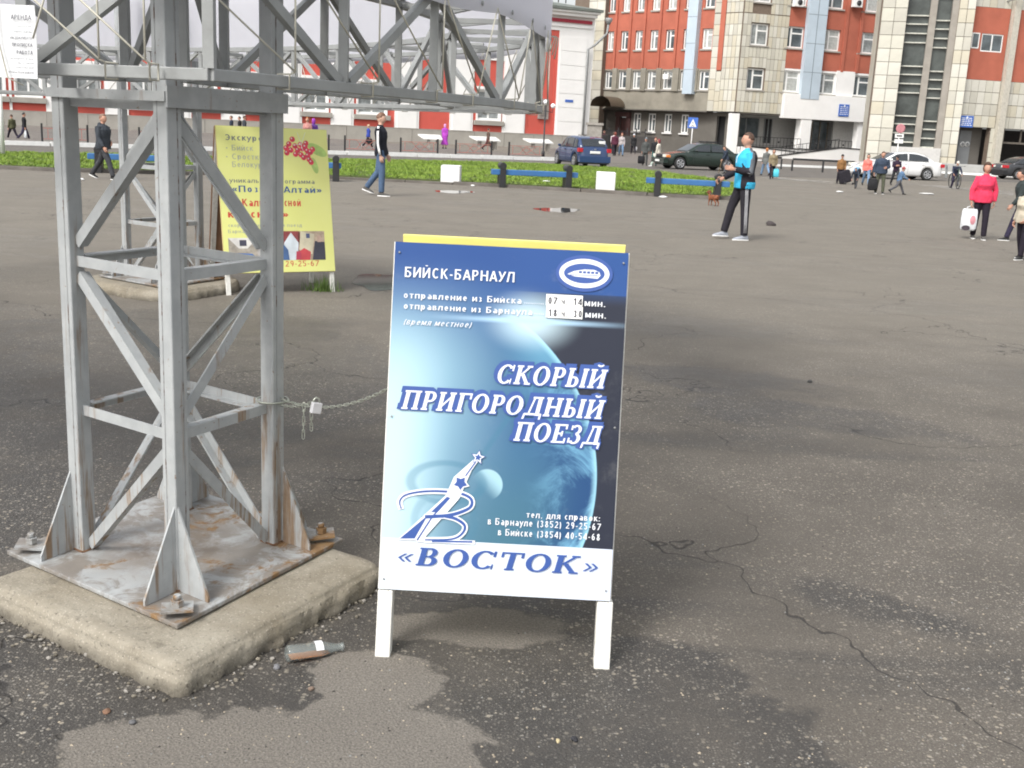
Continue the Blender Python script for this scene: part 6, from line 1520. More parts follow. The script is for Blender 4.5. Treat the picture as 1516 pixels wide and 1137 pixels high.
def head_mesh(sc=1.0, fem=False):
    "face looks along +Y, centre at the origin, height .235"
    b = MB(); n, m_ = 20, 16; rings = []
    for i in range(m_ + 1):
        t = math.pi * (i + .03) / (m_ + .06); z = -math.cos(t); r = math.sin(t); row = []
        for j in range(n):
            a = 2 * math.pi * j / n; x, y = math.sin(a) * r, math.cos(a) * r
            X, Y, Z = x * .077, y * .098, z * .118
            if z < 0:
                X *= 1 - .30 * z * z; Y *= 1 - .10 * abs(z)
                if y < 0: Y *= 1 - .28 * abs(z)
                else: Y += .012 * abs(z) * r
            if y > 0:
                f = max(0, 1 - abs(X) / .05)
                Y += .020 * math.exp(-((Z + .018) / .022) ** 2) * math.exp(-(X / .014) ** 2)       # nose
                Y += .006 * math.exp(-((Z - .022) / .010) ** 2) * math.exp(-(X / .05) ** 2)         # brow
                Y -= .009 * math.exp(-((Z - .003) / .012) ** 2) * math.exp(-((abs(X) - .032) / .016) ** 2)
                Y += .005 * math.exp(-((Z + .058) / .009) ** 2) * math.exp(-(X / .026) ** 2)
                Y += .008 * math.exp(-((Z + .095) / .016) ** 2) * math.exp(-(X / .028) ** 2)
            row.append(Vector((X, Y, Z)) * sc)
        rings.append(row)
    b.rings(rings)
    for s_ in (-1, 1):
        b.ball(Vector((s_ * .079, -.006, -.004)) * sc, .024 * sc, 8, 6, 0, sq=(.35, .6, 1.15))
        b.ball(Vector((s_ * .031, .083, .004)) * sc, .010 * sc, 8, 5, 2, sq=(1.2, .5, .6)); b.ball(Vector((s_ * .031, .0875, .004)) * sc, .0052 * sc, 6, 4, 1, sq=(1, .5, 1))
        b.beam(Vector((s_ * .017, .094, .023)) * sc, Vector((s_ * .047, .086, .022)) * sc, .005 * sc, .003 * sc, mi=1)
    b.tube([Vector((x_, .0965 - abs(x_) * .25, -.058)) * sc for x_ in (-.022, -.01, 0, .01, .022)], [.002 * sc, .004 * sc, .0045 * sc, .004 * sc, .002 * sc], 6, mi=3)
    return b
def hair_mb(style):
    b = MB(); n, m_ = 24, 16; k = dict(short=1.10, shaved=1.035, bob=1.17, long=1.16, cap=1.10, curly=1.22)[style]; rings = []
    for i in range(m_ + 1):
        t = math.pi * (i + .02) / (m_ + .04); z = -math.cos(t); r = math.sin(t); row = []
        for j in range(n):
            a = 2 * math.pi * j / n; x, y = math.sin(a) * r, math.cos(a) * r
            kk = k + (.05 * mnoise.noise(Vector((x * 4, y * 4, z * 4))) if style != 'shaved' else 0)
            X, Y, Z = x * .077 * kk, y * .098 * kk - (.004 if z < .7 else .0), z * .118 * kk + .005
            low = {'short': -.15, 'shaved': -.1, 'bob': -.75, 'long': -1.0, 'cap': .15, 'curly': -.7}[style]
            front = y > .30 * r if style != 'cap' else False
            lim = .42 if front else low
            if y > .1 * r and not front: lim = max(low, -.1 if style in ('bob', 'long', 'curly') else .1)
            if z < lim: X *= .82; Y = min(Y, .02) * .72; Z = max(Z, lim * .118 - .004)
            row.append(Vector((X, Y, Z)))
        rings.append(row)
    b.rings(rings); return b
def hand_mb(b, wrist, d, side, fwd, s=1.0, n=6, curl=.5, mi=0):
    "hand at the wrist pointing along d; palm faces inward (towards -side); five separate fingers"
    d = d.normalized(); lat = fwd - d * fwd.dot(d)
    if lat.length < .1: lat = Vector((0, 0, 1)).cross(d)
    lat.normalize(); nr = d.cross(lat).normalized() * (1 if side > 0 else -1)      # towards the body
    if nr.x * side > 0: nr = -nr
    W = wrist
    b.rings([ring_e(W + d * t * s, lat, nr, w_ * s, h_ * s, 10) for t, w_, h_ in ((-.01, .024, .019), (.02, .030, .017), (.05, .038, .015), (.085, .040, .013), (.095, .036, .010))], mi)
    for k, (off, L) in enumerate(((-.029, .062), (-.010, .070), (.010, .075), (.029, .068))):
        p = W + (d * .088 + lat * off) * s; q1 = p + (d * L * .42 + nr * .010 * curl * 2) * s; q2 = q1 + (d * L * .30 + nr * .022 * curl * 2) * s; q3 = q2 + (d * L * .16 + nr * .026 * curl * 2) * s
        b.tube([p, q1, q2, q3], [.0095 * s, .0090 * s, .0080 * s, .0055 * s], n, mi=mi)
    p = W + (d * .03 + lat * .030) * s; b.tube([p, p + (d * .025 + lat * .022 + nr * .008) * s, p + (d * .055 + lat * .026 + nr * .018) * s], [.012 * s, .0105 * s, .0075 * s], n, mi=mi)

def person(px, fy, hy, face, label, legs=None, arms=None, lean=0, top='black', bot='dark', topc=(.02, .02, .025), botc=(.03, .03, .04), hair=('short', H_BR), skin=None, shoe=(.03, .03, .03),
           coat=0.0, bulk=1.0, fem=False, near=False, fn=None, topmats=None, hat=None, headturn=0, headpitch=0, hood=None, scarf=None, skirt=0, group=None, z0=0.0, wide=1.0, extra=None, child=False, sit=False, trn=None, botmats=None):
    P = gp(px, fy, z0); hz = zat(px, hy, P) - z0; sc = hz / 1.77
    t = thing('person', label, 'person', (P.x, P.y, z0), R(face) if True else 0, group, sc)
    skin = skin or SKIN; vox = .013 if near else .024; nn = 8 if near else 5
    legs = legs or [(4, 4), (-4, 4)]; arms = arms or [(5, 8, 15), (-5, 8, 15)]
    legs = [tuple(l) + (3,) * (3 - len(l)) for l in legs]; arms = [tuple(a) + (0,) * (4 - len(a)) for a in arms]
    LT, LS = .44, .42; hips = []; J = {}
    def legpts(sd, th, kn, sp):
        h_ = Vector((sd * .085, 0, 0)); a = R(th); c = R(th - kn); o = math.sin(R(sp)) * sd
        k_ = h_ + Vector((o * LT, math.sin(a) * LT, -math.cos(a) * LT)); an = k_ + Vector((o * .4 * LS, math.sin(c) * LS, -math.cos(c) * LS)); return h_, k_, an
    lp = [legpts(sd, *l) for sd, l in zip((-1, 1), legs)]
    toe = []
    low = min(p[2].z - (.085 if l[0] - l[1] > -25 else .11) for p, l in zip(lp, legs)); hz_ = -low
    up = Vector((0, 0, hz_)); lp = [[q + up for q in p] for p in lp]
    sp = Vector((0, math.sin(R(lean)), math.cos(R(lean)))); fw = Vector((0, math.cos(R(lean)), -math.sin(R(lean)))); X = Vector((1, 0, 0)); pel = up
    C_ = lambda d_, y_=0: pel + sp * d_ + fw * y_
    shw = (.165 if fem else .185) * wide
    # torso profile: distance up the spine, half width, half depth, forward offset
    prof = [(-.09, .13, .095, -.01), (-.02, .165, .115, -.01), (.08, .155, .108, 0), (.18, .142, .10, .005), (.30, .160, .112, .008), (.40, .172, .115, .0), (.475, .128, .09, -.01), (.515, .085, .07, -.012), (.545, .055, .055, -.008)]
    if fem: prof = [(a, w_ * (1.08 if a < .1 else .95), d_ * (1.05 if a < .1 or .25 < a < .38 else .95), y_ + (.012 if .25 < a < .38 else 0)) for a, w_, d_, y_ in prof]
    sh = [C_(.445, -.01) + X * sd * shw for sd in (-1, 1)]
    ap = []
    for sd, (pi_, ab, el, inn) in zip((-1, 1), arms):
        a = R(pi_); bb = R(ab); s_ = sh[0 if sd < 0 else 1]
        e = s_ + Vector((sd * math.sin(bb), math.sin(a) * math.cos(bb), -math.cos(a) * math.cos(bb))) * .285
        a2 = R(pi_ + el); io = R(inn); wv_ = e + Vector((-sd * math.sin(io), math.sin(a2) * math.cos(io), -math.cos(a2) * math.cos(io))) * .255
        ap.append((s_, e, wv_))
    neck = C_(.53, -.005); hc = neck + sp * .15 + fw * (.018)
    J.update(arms=ap, legs=lp, head=hc, pel=pel, sh=sh)
    # body: one continuous surface
    b = MB()
    b.rings([ring_e(C_(a, y_), X, fw, w_ * .92, d_ * .88) for a, w_, d_, y_ in prof])
    b.tube([C_(.47, -.01), neck, hc - sp * .05], [.062, .054, .055], 10)
    for s_, e, wv_ in ap: b.tube([s_ - (e - s_) * .05, s_.lerp(e, .5), e, e.lerp(wv_, .35), wv_], [.052, .046, .038, .038, .025], 10)
    for h_, k_, an in lp: b.tube([h_ + Vector((0, 0, .03)), h_.lerp(k_, .4), k_, k_.lerp(an, .35), an], [.088, .080, .056, .056, .038], 10)
    hm = head_mesh(1.0, fem); hb = MB(); Mh = Matrix.Translation(hc) @ Matrix.Rotation(R(headturn), 4, 'Z') @ Matrix.Rotation(-R(lean * .4 + headpitch), 4, 'X')
    hm.v = [tuple(Mh @ Vector(v)) for v in hm.v]
    b.ball(hc, .085, 12, 8)
    ex = MB(); ex.v += hm.v; ex.f += hm.f; ex.mi += hm.mi; ex.sm += hm.sm
    for (s_, e, wv_), sd in zip(ap, (-1, 1)): hand_mb(ex, wv_, (wv_ - e), sd, Vector((0, 1, 0)) if abs((wv_ - e).normalized().y) < .8 else Vector((0, 0, 1)), 1.0, nn, .55)
    exm = ex.mesh('x', ())
    fuse(b, vox * 1.1, 'body', [skin, EYE, EYEW, LIP], t, sm=2, extra=exm)
    bpy.data.meshes.remove(exm)
    # jacket / coat
    tm = topmats or [cloth(top, topc)]
    b = MB(); g_ = 1.10 * bulk; pr = [(a, w_ * g_ * (wide ** .5), d_ * g_ * 1.05, y_) for a, w_, d_, y_ in prof[1:8]]
    if coat > 0: pr = [(-.05 - coat, (.20 + coat * .10) * bulk, (.15 + coat * .12) * bulk, .0), (-.05 - coat * .5, .185 * bulk, .14 * bulk, 0)] + pr
    else: pr = [(-.10, .170 * bulk, .128 * bulk, -.005)] + pr
    b.rings([ring_e(C_(a, y_) if a > -.15 else pel + Vector((0, y_, a)), X, fw if a > -.15 else Vector((0, 1, 0)), w_, d_) for a, w_, d_, y_ in pr])
    for s_, e, wv_ in ap: b.tube([s_ - (e - s_) * .10 - sp * .0, s_.lerp(e, .4), e, e.lerp(wv_, .4), e.lerp(wv_, .96)], [.066 * bulk, .060 * bulk, .052 * bulk, .049 * bulk, .040 * bulk], 12)
    b.tube([C_(.49, -.01), C_(.555, -.002)], [.078, .064], 12)
    f2 = (lambda c: fn(c, J)) if fn else None
    fuse(b, vox, 'coat' if coat else 'jacket', tm, t, f2, 2)
    # trousers
    if sit or not (skirt and coat > .5):
        b = MB(); b.rings([ring_e(C_(a, -.005), X, fw, w_ * wide ** .5, d_) for a, w_, d_ in ((-.10, .150, .118), (-.04, .172, .125), (.04, .168, .118), (.07, .155, .11))])
        for h_, k_, an in lp: b.tube([h_ + Vector((0, 0, .02)), h_.lerp(k_, .35), k_, k_.lerp(an, .4), an + Vector((0, 0, .0))], [.100, .094, .074, .068, .062], 12)
        fuse(b, vox, 'trousers', botmats or [cloth(bot, botc)], t, (lambda c: trn(c, J)) if trn else None, 2)
    # shoes
    sm_ = cloth('shoe%d' % int(shoe[0] * 99), shoe)
    for (h_, k_, an), (th, kn, sp_) in zip(lp, legs):
        pit = max(-50, min(20, (th - kn))); pit = 0 if abs(pit) < 22 else (pit + 22 if pit < 0 else pit - 22); 
        Ms = Matrix.Translation(an) @ Matrix.Rotation(R(pit * 1.3), 4, 'X')
        b = MB(); b.rings([[Ms @ Vector((w_ * math.cos(2*math.pi*k/10), y_, -.085 + max(0, h2 * (.5 + .5 * math.sin(2*math.pi*k/10))))) for k in range(10)] for y_, w_, h2 in ((-.075, .020, .05), (-.06, .036, .085), (0, .040, .105), (.06, .043, .075), (.12, .046, .055), (.165, .038, .042), (.185, .018, .025))])
        so_ = b.build('shoe', sm_, t)
        if near: b = MB(); b.rings([[Ms @ Vector((w_ * math.cos(2*math.pi*k/10), y_ , -.088 + (.022 if math.sin(2*math.pi*k/10) > 0 else 0))) for k in range(10)] for y_, w_ in ((-.08, .022), (-.06, .040), (0, .043), (.06, .046), (.12, .049), (.17, .040), (.19, .02))]); b.build('sole', FRM, so_)
    # hair, hat, scarf, hood
    if hair:
        hb = hair_mb(hair[0]); hb.v = [tuple(Mh @ Vector(v)) for v in hb.v]; hb.build('hair', hair[1], t)
        if hair[0] == 'long':
            b = MB(); b.rings([ring_e(hc + sp * z_ - fw * (.055), X, fw, w_, .035, 10) for z_, w_ in ((.02, .08), (-.08, .085), (-.17, .075), (-.24, .04))]); b.build('hair', hair[1], t)
    if hat:
        hb = hair_mb('cap'); hb.v = [tuple(Mh @ (Vector(v) * 1.08 + Vector((0, 0, .008)))) for v in hb.v]
        if hat[0] == 'cap': hb.prism([Mh @ Vector(v) for v in ((-.06, .09, .045), (.06, .09, .045), (.045, .16, .035), (-.045, .16, .035))], (0, 0, .008))
        hb.build('hat', cloth('hat' + str(int(hat[1][0] * 99)), hat[1]), t)
    if scarf:
        b = MB(); b.rings([ring_e(hc + sp * z_ - fw * y_, X, fw, w_, d_, 14) for z_, w_, d_, y_ in ((-.16, .07, .06, .0), (-.12, .085, .075, .02), (-.05, .087, .08, .035), (.03, .09, .09, .03), (.09, .082, .085, .02), (.13, .045, .05, .015))]); b.build('headscarf', cloth('scarf%d' % int(scarf[0] * 99), scarf), t)
    if hood:
        b = MB(); b.rings([ring_e(C_(z_, -.055), X, fw, w_, d_, 14) for z_, w_, d_ in ((.44, .11, .05), (.50, .125, .07), (.56, .10, .06), (.58, .06, .03))]); b.build('hood', tm[0], t)
    if extra: extra(t, J, C_, sp, fw)
    return t, J

def world_of(t, v): return Matrix.Translation(t.location) @ Matrix.Rotation(t.rotation_euler[2], 4, 'Z') @ Matrix.Scale(t.scale[0], 4) @ Vector(v)
def bag(kind, label, t, J, arm, size, c, c2=None, drop=.02, name='shopping_bag', cat='bag', rz=0):
    hp = world_of(t, J['arms'][arm][2] + (J['arms'][arm][2] - J['arms'][arm][1]).normalized() * .10); w_, d_, h_ = size
    bt_ = thing(name, label, cat, (hp.x, hp.y, hp.z - drop), t.rotation_euler[2] + R(rz))
    b = MB(); hh_ = .10 if kind != 'plastic' else .05
    rr_ = [[Vector((math.copysign(abs(math.cos(a)) ** .5, math.cos(a)) * w_ / 2 * k1, math.copysign(abs(math.sin(a)) ** .5, math.sin(a)) * d_ / 2 * k2, z_)) for a in [2 * math.pi * i / 16 for i in range(16)]] for z_, k1, k2 in ((-hh_ - h_, .80, .75), (-hh_ - h_ * .9, 1.0, 1.0), (-hh_ - h_ * .45, 1.02, 1.05), (-hh_ - h_ * .1, .95, .7), (-hh_, .86, .35))]
    rr_ = [[v + Vector((.008 * mnoise.noise(v * 14), .008 * mnoise.noise(v * 14 + Vector((5, 0, 0))), 0)) for v in r] for r in rr_]
    b.rings(rr_); m_ = cloth('bag' + label[:14], c) if kind != 'plastic' else mat('plastic_' + label[:12], c, .35, var=.12, sc=14, bump=.6, bsc=18, bd=.01)
    b.build('bag_body', m_, bt_)
    for y_ in (-.03, .03): b = MB(); b.tube([(-w_ * .25, y_, -hh_ - .01), (-w_ * .16, y_ * .5, -.02), (0, 0, .004), (w_ * .16, y_ * .5, -.02), (w_ * .25, y_, -hh_ - .01)], .006, 6); b.build('handle', m_, bt_)
    return bt_

GR1 = 'people crossing the square'
WALK = [(22, 6), (-20, 22)]; WALK2 = [(-20, 22), (22, 6)]; STRD = [(28, 5), (-26, 18)]
# -- man in the blue tracksuit (faces left, seen from his left side)
CY = cloth('cyan', (.045, .42, .66), .10); BK = cloth('track_black', (.022, .020, .026)); GY = cloth('track_grey', (.13, .14, .155)); WH = cloth('white_tee', (.78, .78, .78), .05)
def seg_d(p, a, b_): ab = b_ - a; t_ = max(0, min(1, (p - a).dot(ab) / ab.length_squared)); return (p - a - ab * t_).length, t_
def blue_fn(c, J):
    dm = [(seg_d(c, a, e)[0], 0, k, seg_d(c, a, e)[1]) for k, (a, e, w_) in enumerate(J['arms'])] + [(seg_d(c, e, w_)[0], 1, k, seg_d(c, e, w_)[1]) for k, (a, e, w_) in enumerate(J['arms'])]
    d_, sg2, k, t_ = min(dm)
    if abs(c.x) < .17 and c.z < 1.48 and not (d_ < .062 and abs(c.x) > .13): sg2 = -1
    if sg2 == 1: return 1
    if sg2 == 0 and d_ < .075 and abs(c.x) > .12:
        s_ = J['arms'][k][0]; return 2 if c.y - s_.y < .01 + .03 * t_ else (0 if t_ < .75 else 1)
    if c.z > 1.53: return 1
    if c.y > .035 and abs(c.x) < .018 and c.z > 1.25: return 3
    if c.z < .95: return 0
    if c.z < 1.22 and c.y < .06: return 1
    if c.y < -.015: return 2 if c.z > 1.32 and c.y > -.07 else 1
    return 0
def stripes(J, C_, t, pts_, offs, w_, m, nm='stripe', r=.07, dirv=None):
    pass
def trouser_stripes(t, J, C_, sp, fw):
    for k, sd in ((0, -1), (1, 1)):
        h_, kn, an = J['legs'][k]
        for q in (-.018, 0, .018):
            b = MB(); P = [h_ + Vector((sd * .099, q, -.02)), h_.lerp(kn, .5) + Vector((sd * .089, q, 0)), kn + Vector((sd * .073, q, 0)), kn.lerp(an, .45) + Vector((sd * .068, q, 0)), kn.lerp(an, .9) + Vector((sd * .064, q, 0))]
            b.tube(P, .0062, 5); b.build('trouser_stripe', cloth('stripe_grey', (.45, .45, .47), .05), t)
        s_, e, wv_ = J['arms'][k]
        for q in (-.014, .0, .014):
            b = MB(); d_ = (wv_ - e).normalized(); n_ = Vector((sd, 0, 0)); up_ = d_.cross(n_).normalized(); b.tube([e + n_ * .050 + up_ * q, e.lerp(wv_, .5) + n_ * .047 + up_ * q, wv_ + n_ * .040 + up_ * q], .005, 5); b.build('sleeve_stripe', cloth('stripe_grey', (.45, .45, .47)), t)
t, J = person(1094, 355, 193, 94, 'young man in cyan and black striped tracksuit standing side-on holding a thin leash', legs=[(-3, 0, 3), (20, 8, 3)], arms=[(2, 12, 98, 8), (20, 10, 38, 0)], lean=-1, topmats=[CY, BK, GY, WH], fn=blue_fn,
    bot='track_black', botc=(.022, .020, .026), hair=('shaved', hairm('cropped_brown', (.085, .045, .028))), skin=SKIN, shoe=(.30, .32, .36), near=True, bulk=1.26, extra=trouser_stripes, headpitch=-2)
blue_t, blue_J = t, J

# -- man in the black jacket with white sleeve stripe and jeans
BJ = cloth('black_shell', (.016, .017, .024)); 
def arm_band(t, J, C_, sp, fw):
    for k, sd in ((0, -1), (1, 1)):
        s_, e, wv_ = J['arms'][k]; n_ = Vector((sd, 0, 0)); b = MB()
        P = [s_ + Vector((-sd * .10, -.0, .075)), s_ + Vector((sd * .02, 0, .074)), s_.lerp(e, .2) + n_ * .070, s_.lerp(e, .6) + n_ * .066, e + n_ * .062, e.lerp(wv_, .5) + n_ * .058, e.lerp(wv_, .92) + n_ * .05]
        b.rings([ring_e(p, Vector((0, 1, 0)), n_ if i > 1 else Vector((0, 0, 1)), .024, .004, 8) for i, p in enumerate(P)]); b.build('sleeve_band', cloth('white_tee', (.78, .78, .78)), t)
t, J = person(563, 290, 165, -95, 'young man in black jacket with white sleeve band and blue jeans walking right', legs=[(-10, 26, 2), (6, 6, 2)], arms=[(6, 8, 14), (2, 6, 10)], topmats=[BJ], top='black_shell', bot='jeans', botc=(.075, .12, .20), hair=('short', hairm('light_brown', (.17, .085, .05))), skin=SKINP, shoe=(.10, .095, .09), near=True, lean=-2, headpitch=8, extra=arm_band)
# -- man in the dark hooded jacket behind the near tower
t, J = person(155, 265, 163, -104, 'shaven-headed man in dark grey hooded jacket striding right behind the near tower', legs=[(28, 10, 3), (-24, 14, 3)][::-1], arms=[(8, 12, 25), (-18, 14, 80, 25)][::-1], top='slate', topc=(.045, .052, .062), bot='dark_trousers', botc=(.05, .052, .058), hair=('shaved', H_SH), near=True, bulk=1.28, hood=True)
# -- woman in red with bag
t, J = person(1447, 354, 238, 168, 'woman in bright pink-red jacket and black trousers walking towards the camera', legs=[(10, 4, 1), (-6, 6, 1)], arms=[(-8, 22, 12), (4, 22, 6)], top='pinkred', topc=(.66, .045, .10), bot='black_trousers', botc=(.018, .014, .022), hair=('curly', H_BR), skin=SKIN, shoe=(.10, .08, .08), near=True, fem=True, bulk=1.20, headturn=6, wide=.90)
# the arm on the photo's left is her right arm (+x after the turn)
bg_ = bag('plastic', 'white plastic carrier bag with pink and dark print held by the woman in red', t, J, 1, (.30, .12, .42), (.66, .68, .70)); 
b = MB(); b.rings([[Vector((-.06 + .05 * math.cos(a), .066 + .0, -.26 + .09 * math.sin(a))) for a in [6.28 * i / 12 for i in range(12)]], [Vector((-.06 + .05 * math.cos(a), .070, -.26 + .09 * math.sin(a))) for a in [6.28 * i / 12 for i in range(12)]]]); b.build('print', cloth('bag_pink', (.55, .25, .28)), bg_)
b = MB(); b.rings([[Vector((.05 + .08 * math.cos(a), yq, -.42 + .05 * math.sin(a))) for a in [6.28 * i / 12 for i in range(12)]] for yq in (.066, .071)]); b.build('print', cloth('bag_dark', (.06, .05, .06)), bg_)
# -- right edge
person(1509, 384, 268, 120, 'person in beige jacket and black trousers cut off by the right edge', legs=[(12, 4), (-8, 10)], arms=[(8, 14, 40, 10), (-6, 10, 30)], top='beige', topc=(.48, .43, .34), bot='black_trousers', botc=(.018, .014, .022), hair=('short', H_GR), near=True, bulk=1.3, fem=True)
person(1505, 357, 246, 75, 'person in dark green jacket leaning left behind the beige jacket at right', legs=[(20, 5), (-24, 16)], arms=[(10, 10, 25), (-12, 10, 15)], lean=8, top='darkgreen', topc=(.035, .045, .045), bot='navy_trousers', botc=(.03, .025, .05), hair=('short', H_BK), near=True, bulk=1.15)

# -- far walkers on the right
tj = person(1243, 272, 228, 178, 'person in tan brown jacket, black hat and black trousers behind the suitcase walker', legs=[(6, 3, 6), (-5, 5, 6)], top='tan', topc=(.24, .125, .05), bot='black_trousers', hair=None, hat=('cap', (.02, .02, .02)), group=None, arms=[(0, 10, 12), (2, 12, 10)])
t, J = person(1281, 275, 226, 170, 'woman in salmon jacket and light blue jeans walking beside the suitcase walker', legs=WALK, top='salmon', topc=(.72, .18, .15), bot='light_jeans', botc=(.16, .25, .38), hair=('bob', H_BK), fem=True, arms=[(5, 10, 30), (-5, 10, 20)])
t, J = person(1266, 279, 243, 150, 'bent walker in dark clothes with a light blue pack pulling a black suitcase', legs=STRD, lean=38, top='navy', topc=(.03, .04, .06), bot='dark_trousers', hair=('short', H_BK), arms=[(25, 8, 5), (-10, 20, 10)])
pk_ = thing('backpack', 'light blue and black backpack on the bent walker with the suitcase', 'backpack', world_of(t, J['pel'] + Vector((0, -.02, .38)))); b = MB(); b.ball((0, 0, 0), .17, 12, 8, sq=(.9, .75, 1.1)); b.build('pack', cloth('bag_lightblue', (.16, .32, .48)), pk_); b = MB(); b.ball((.05, -.12, .02), .08, 10, 6, sq=(1, .6, 1.4)); b.build('pocket', BK, pk_)
cs_ = thing('suitcase', 'black wheeled suitcase trailing left of the bent walker', 'suitcase', gp(1254, 273)); b = MB(); b.box((-.30, -.12, .08), (.22, .12, .62), Matrix.Rotation(R(-18), 4, 'Y')); bevel(b.build('case', BK, cs_), .06, 3); b = MB(); b.tube([(.0, 0, .68), (.45, 0, .95)], .015, 6); b.build('handle', GALV, cs_); b = MB(); [b.lathe([(.001, -.02), (.05, -.02), (.05, .02), (.001, .02)], 10, Matrix.Translation((x_, -.10, .05)) @ Matrix.Rotation(R(90), 4, 'X')) for x_ in (-.12, .22)]; b.build('wheels', BLACKP, cs_)
t, J = person(1301, 287, 223, 172, 'heavy man in navy jacket and olive trousers carrying a black bag, facing the camera', legs=[(8, 3, 4), (-6, 4, 4)], top='navy2', topc=(.04, .055, .085), bot='olive_trousers', botc=(.075, .08, .055), hair=('short', H_BR), bulk=1.35, arms=[(10, 14, 75, 30), (-4, 18, 8)], wide=1.1, near=True)
bag('soft', 'black shoulder bag hanging low from the heavy man in the navy jacket', t, J, 1, (.34, .18, .42), (.02, .02, .022), name='carry_bag')
person(1324, 275, 228, 175, 'man in dark purple-black jacket and cap looking down in front of the white car', legs=WALK, top='plum', topc=(.03, .018, .035), bot='dark_trousers', hair=None, hat=('cap', (.03, .03, .035)), arms=[(10, 8, 95, 30), (10, 8, 95, 30)], headpitch=22)
person(1329, 288, 243, -80, 'child in blue jacket and red cap running right beside the heavy man', legs=[(32, 6), (-32, 30)], lean=14, top='childblue', topc=(.10, .17, .28), bot='grey_trousers', botc=(.10, .10, .11), hair=('short', H_BR), hat=('cap', (.35, .05, .06)), arms=[(-20, 10, 40), (20, 10, 50)])
# cyclist
pc_ = gp(1413, 281)
t, J = person(1411, 279, 234, 176, 'cyclist in dark jacket and white cap riding towards the camera', legs=[(62, 75, 6), (35, 60, 6)], arms=[(35, 12, 12), (35, 12, 12)], lean=24, top='navy3', topc=(.03, .035, .06), bot='navy_trousers', hair=None, hat=('cap', (.66, .62, .55)))
bi = thing('bicycle', 'dark bicycle ridden towards the camera by the man in the white cap', 'bicycle', (t.location.x, t.location.y - .05, 0), R(176 - 180))
TYR = mat('tyre_rubber', (.025, .025, .025), .8); BF = mat('bike_frame', (.06, .09, .07), .4)
for y_, nm in ((-.55, 'wheel'), (.50, 'wheel')):
    b = MB(); M = Matrix.Translation((0, y_, .34)) @ Matrix.Rotation(R(90), 4, 'Y')
    b.tube([M @ Vector((.32 * math.cos(a), .32 * math.sin(a), 0)) for a in [6.2832 * i / 28 for i in range(29)]], .02, 6, cap=False); wh = b.build('wheel', TYR, bi)
    b = MB(); [b.tube([M @ Vector((0, 0, 0)), M @ Vector((.31 * math.cos(a), .31 * math.sin(a), 0))], .003, 4) for a in [6.2832 * i / 14 for i in range(14)]]; b.build('spokes', GALV, wh)
b = MB(); [b.tube(p_, .018, 6) for p_ in ([(0, -.40, .92), (0, -.46, .62), (0, -.55, .34)], [(0, -.44, .74), (0, .02, .30), (0, .50, .34)], [(0, -.42, .84), (0, .18, .80), (0, .02, .30)], [(0, .16, .78), (0, .50, .34)], [(0, .18, .80), (0, .21, .92)])]; b.build('frame', BF, bi)
b = MB(); b.tube([(-.29, -.34, 1.0), (-.10, -.40, .98), (.10, -.40, .98), (.29, -.34, 1.0)], .015, 8); b.build('handlebar', GALV, bi); b = MB(); b.ball((0, .23, .95), .12, 10, 6, sq=(.7, 1, .3)); b.build('saddle', BLACKP, bi)
# behind the tracksuit man
person(1132, 260, 217, 10, 'person with copper hair and grey coat walking away behind the tracksuit man', legs=WALK, top='greycoat', topc=(.14, .145, .14), bot='light_jeans', hair=('bob', H_DO), coat=.15, fem=True)
t, J = person(1142, 265, 219, 176, 'woman in beige quilted coat and black trousers walking beside the copper-haired person', legs=WALK2, top='sand', topc=(.22, .18, .115), bot='black_trousers', hair=('bob', H_BR), coat=.1, fem=True, arms=[(-4, 14, 8), (6, 12, 20)])
bag('plastic', 'turquoise plastic bag held by the woman in the beige coat', t, J, 0, (.26, .14, .36), (.08, .50, .62), drop=.05)
t, J = person(1074, 257, 215, 100, 'elderly man in dark navy jacket with a cane beside the green car', legs=[(10, 4), (-6, 8)], lean=16, top='navy', bot='grey_trousers', hair=('short', H_BR), arms=[(20, 4, 15), (4, 6, 18)], headpitch=10, bulk=1.1)
cn = thing('cane', 'wooden walking cane of the elderly man beside the green car', 'cane', (0, 0, 0)); hp = world_of(t, J['arms'][0][2] + Vector((0, .03, -.08))); b = MB(); b.tube([hp + Vector((.05, 0, -.01)), hp + Vector((0, 0, .02)), (hp.x - .03, hp.y, hp.z - .1), (hp.x - .12, hp.y, 0)], .016, 8); b.build('stick', mat('wood_cane', (.25, .17, .10), .5), cn)
# group in front of the dark railing
person(907, 228, 194, -20, 'person in pale pink top at the left of the group by the dark railing', top='palepink', topc=(.58, .50, .50), bot='dark_trousers', hair=('bob', H_BR), fem=True, legs=WALK)
person(909, 231, 194, 5, 'person in maroon jacket and black trousers in the middle of the group', top='maroon', topc=(.085, .022, .04), bot='black_trousers', hair=('bob', H_OR), bulk=1.15, legs=WALK2)
t, J = person(919, 231, 195, 178, 'person in pale floral top and jeans at the right of the group', top='floral', topc=(.40, .36, .36), bot='light_jeans', hair=('long', H_OR), fem=True, legs=WALK)
person(893, 224, 193, 160, 'person in dark red standing by the gate pier', top='maroon', topc=(.10, .03, .04), bot='black_trousers', hair=('short', H_OR))
t, J = person(937, 228, 197, 4, 'person in black coat and white hat walking away with a white bag', legs=WALK, top='blackcoat', topc=(.02, .02, .022), coat=.18, bot='black_trousers', hair=None, hat=('beanie', (.68, .70, .76)), fem=True, bulk=1.2)
bag('plastic', 'small white plastic bag carried by the person in the white hat', t, J, 1, (.26, .14, .34), (.62, .62, .63))
t, J = person(954, 245, 203, 178, 'man in grey coat and flat cap with a black bag near the green car', legs=[(3, 2), (-3, 3)], top='greysuit', topc=(.075, .08, .078), bot='greysuit', botc=(.075, .08, .078), coat=.12, hair=None, hat=('cap', (.16, .18, .19)))
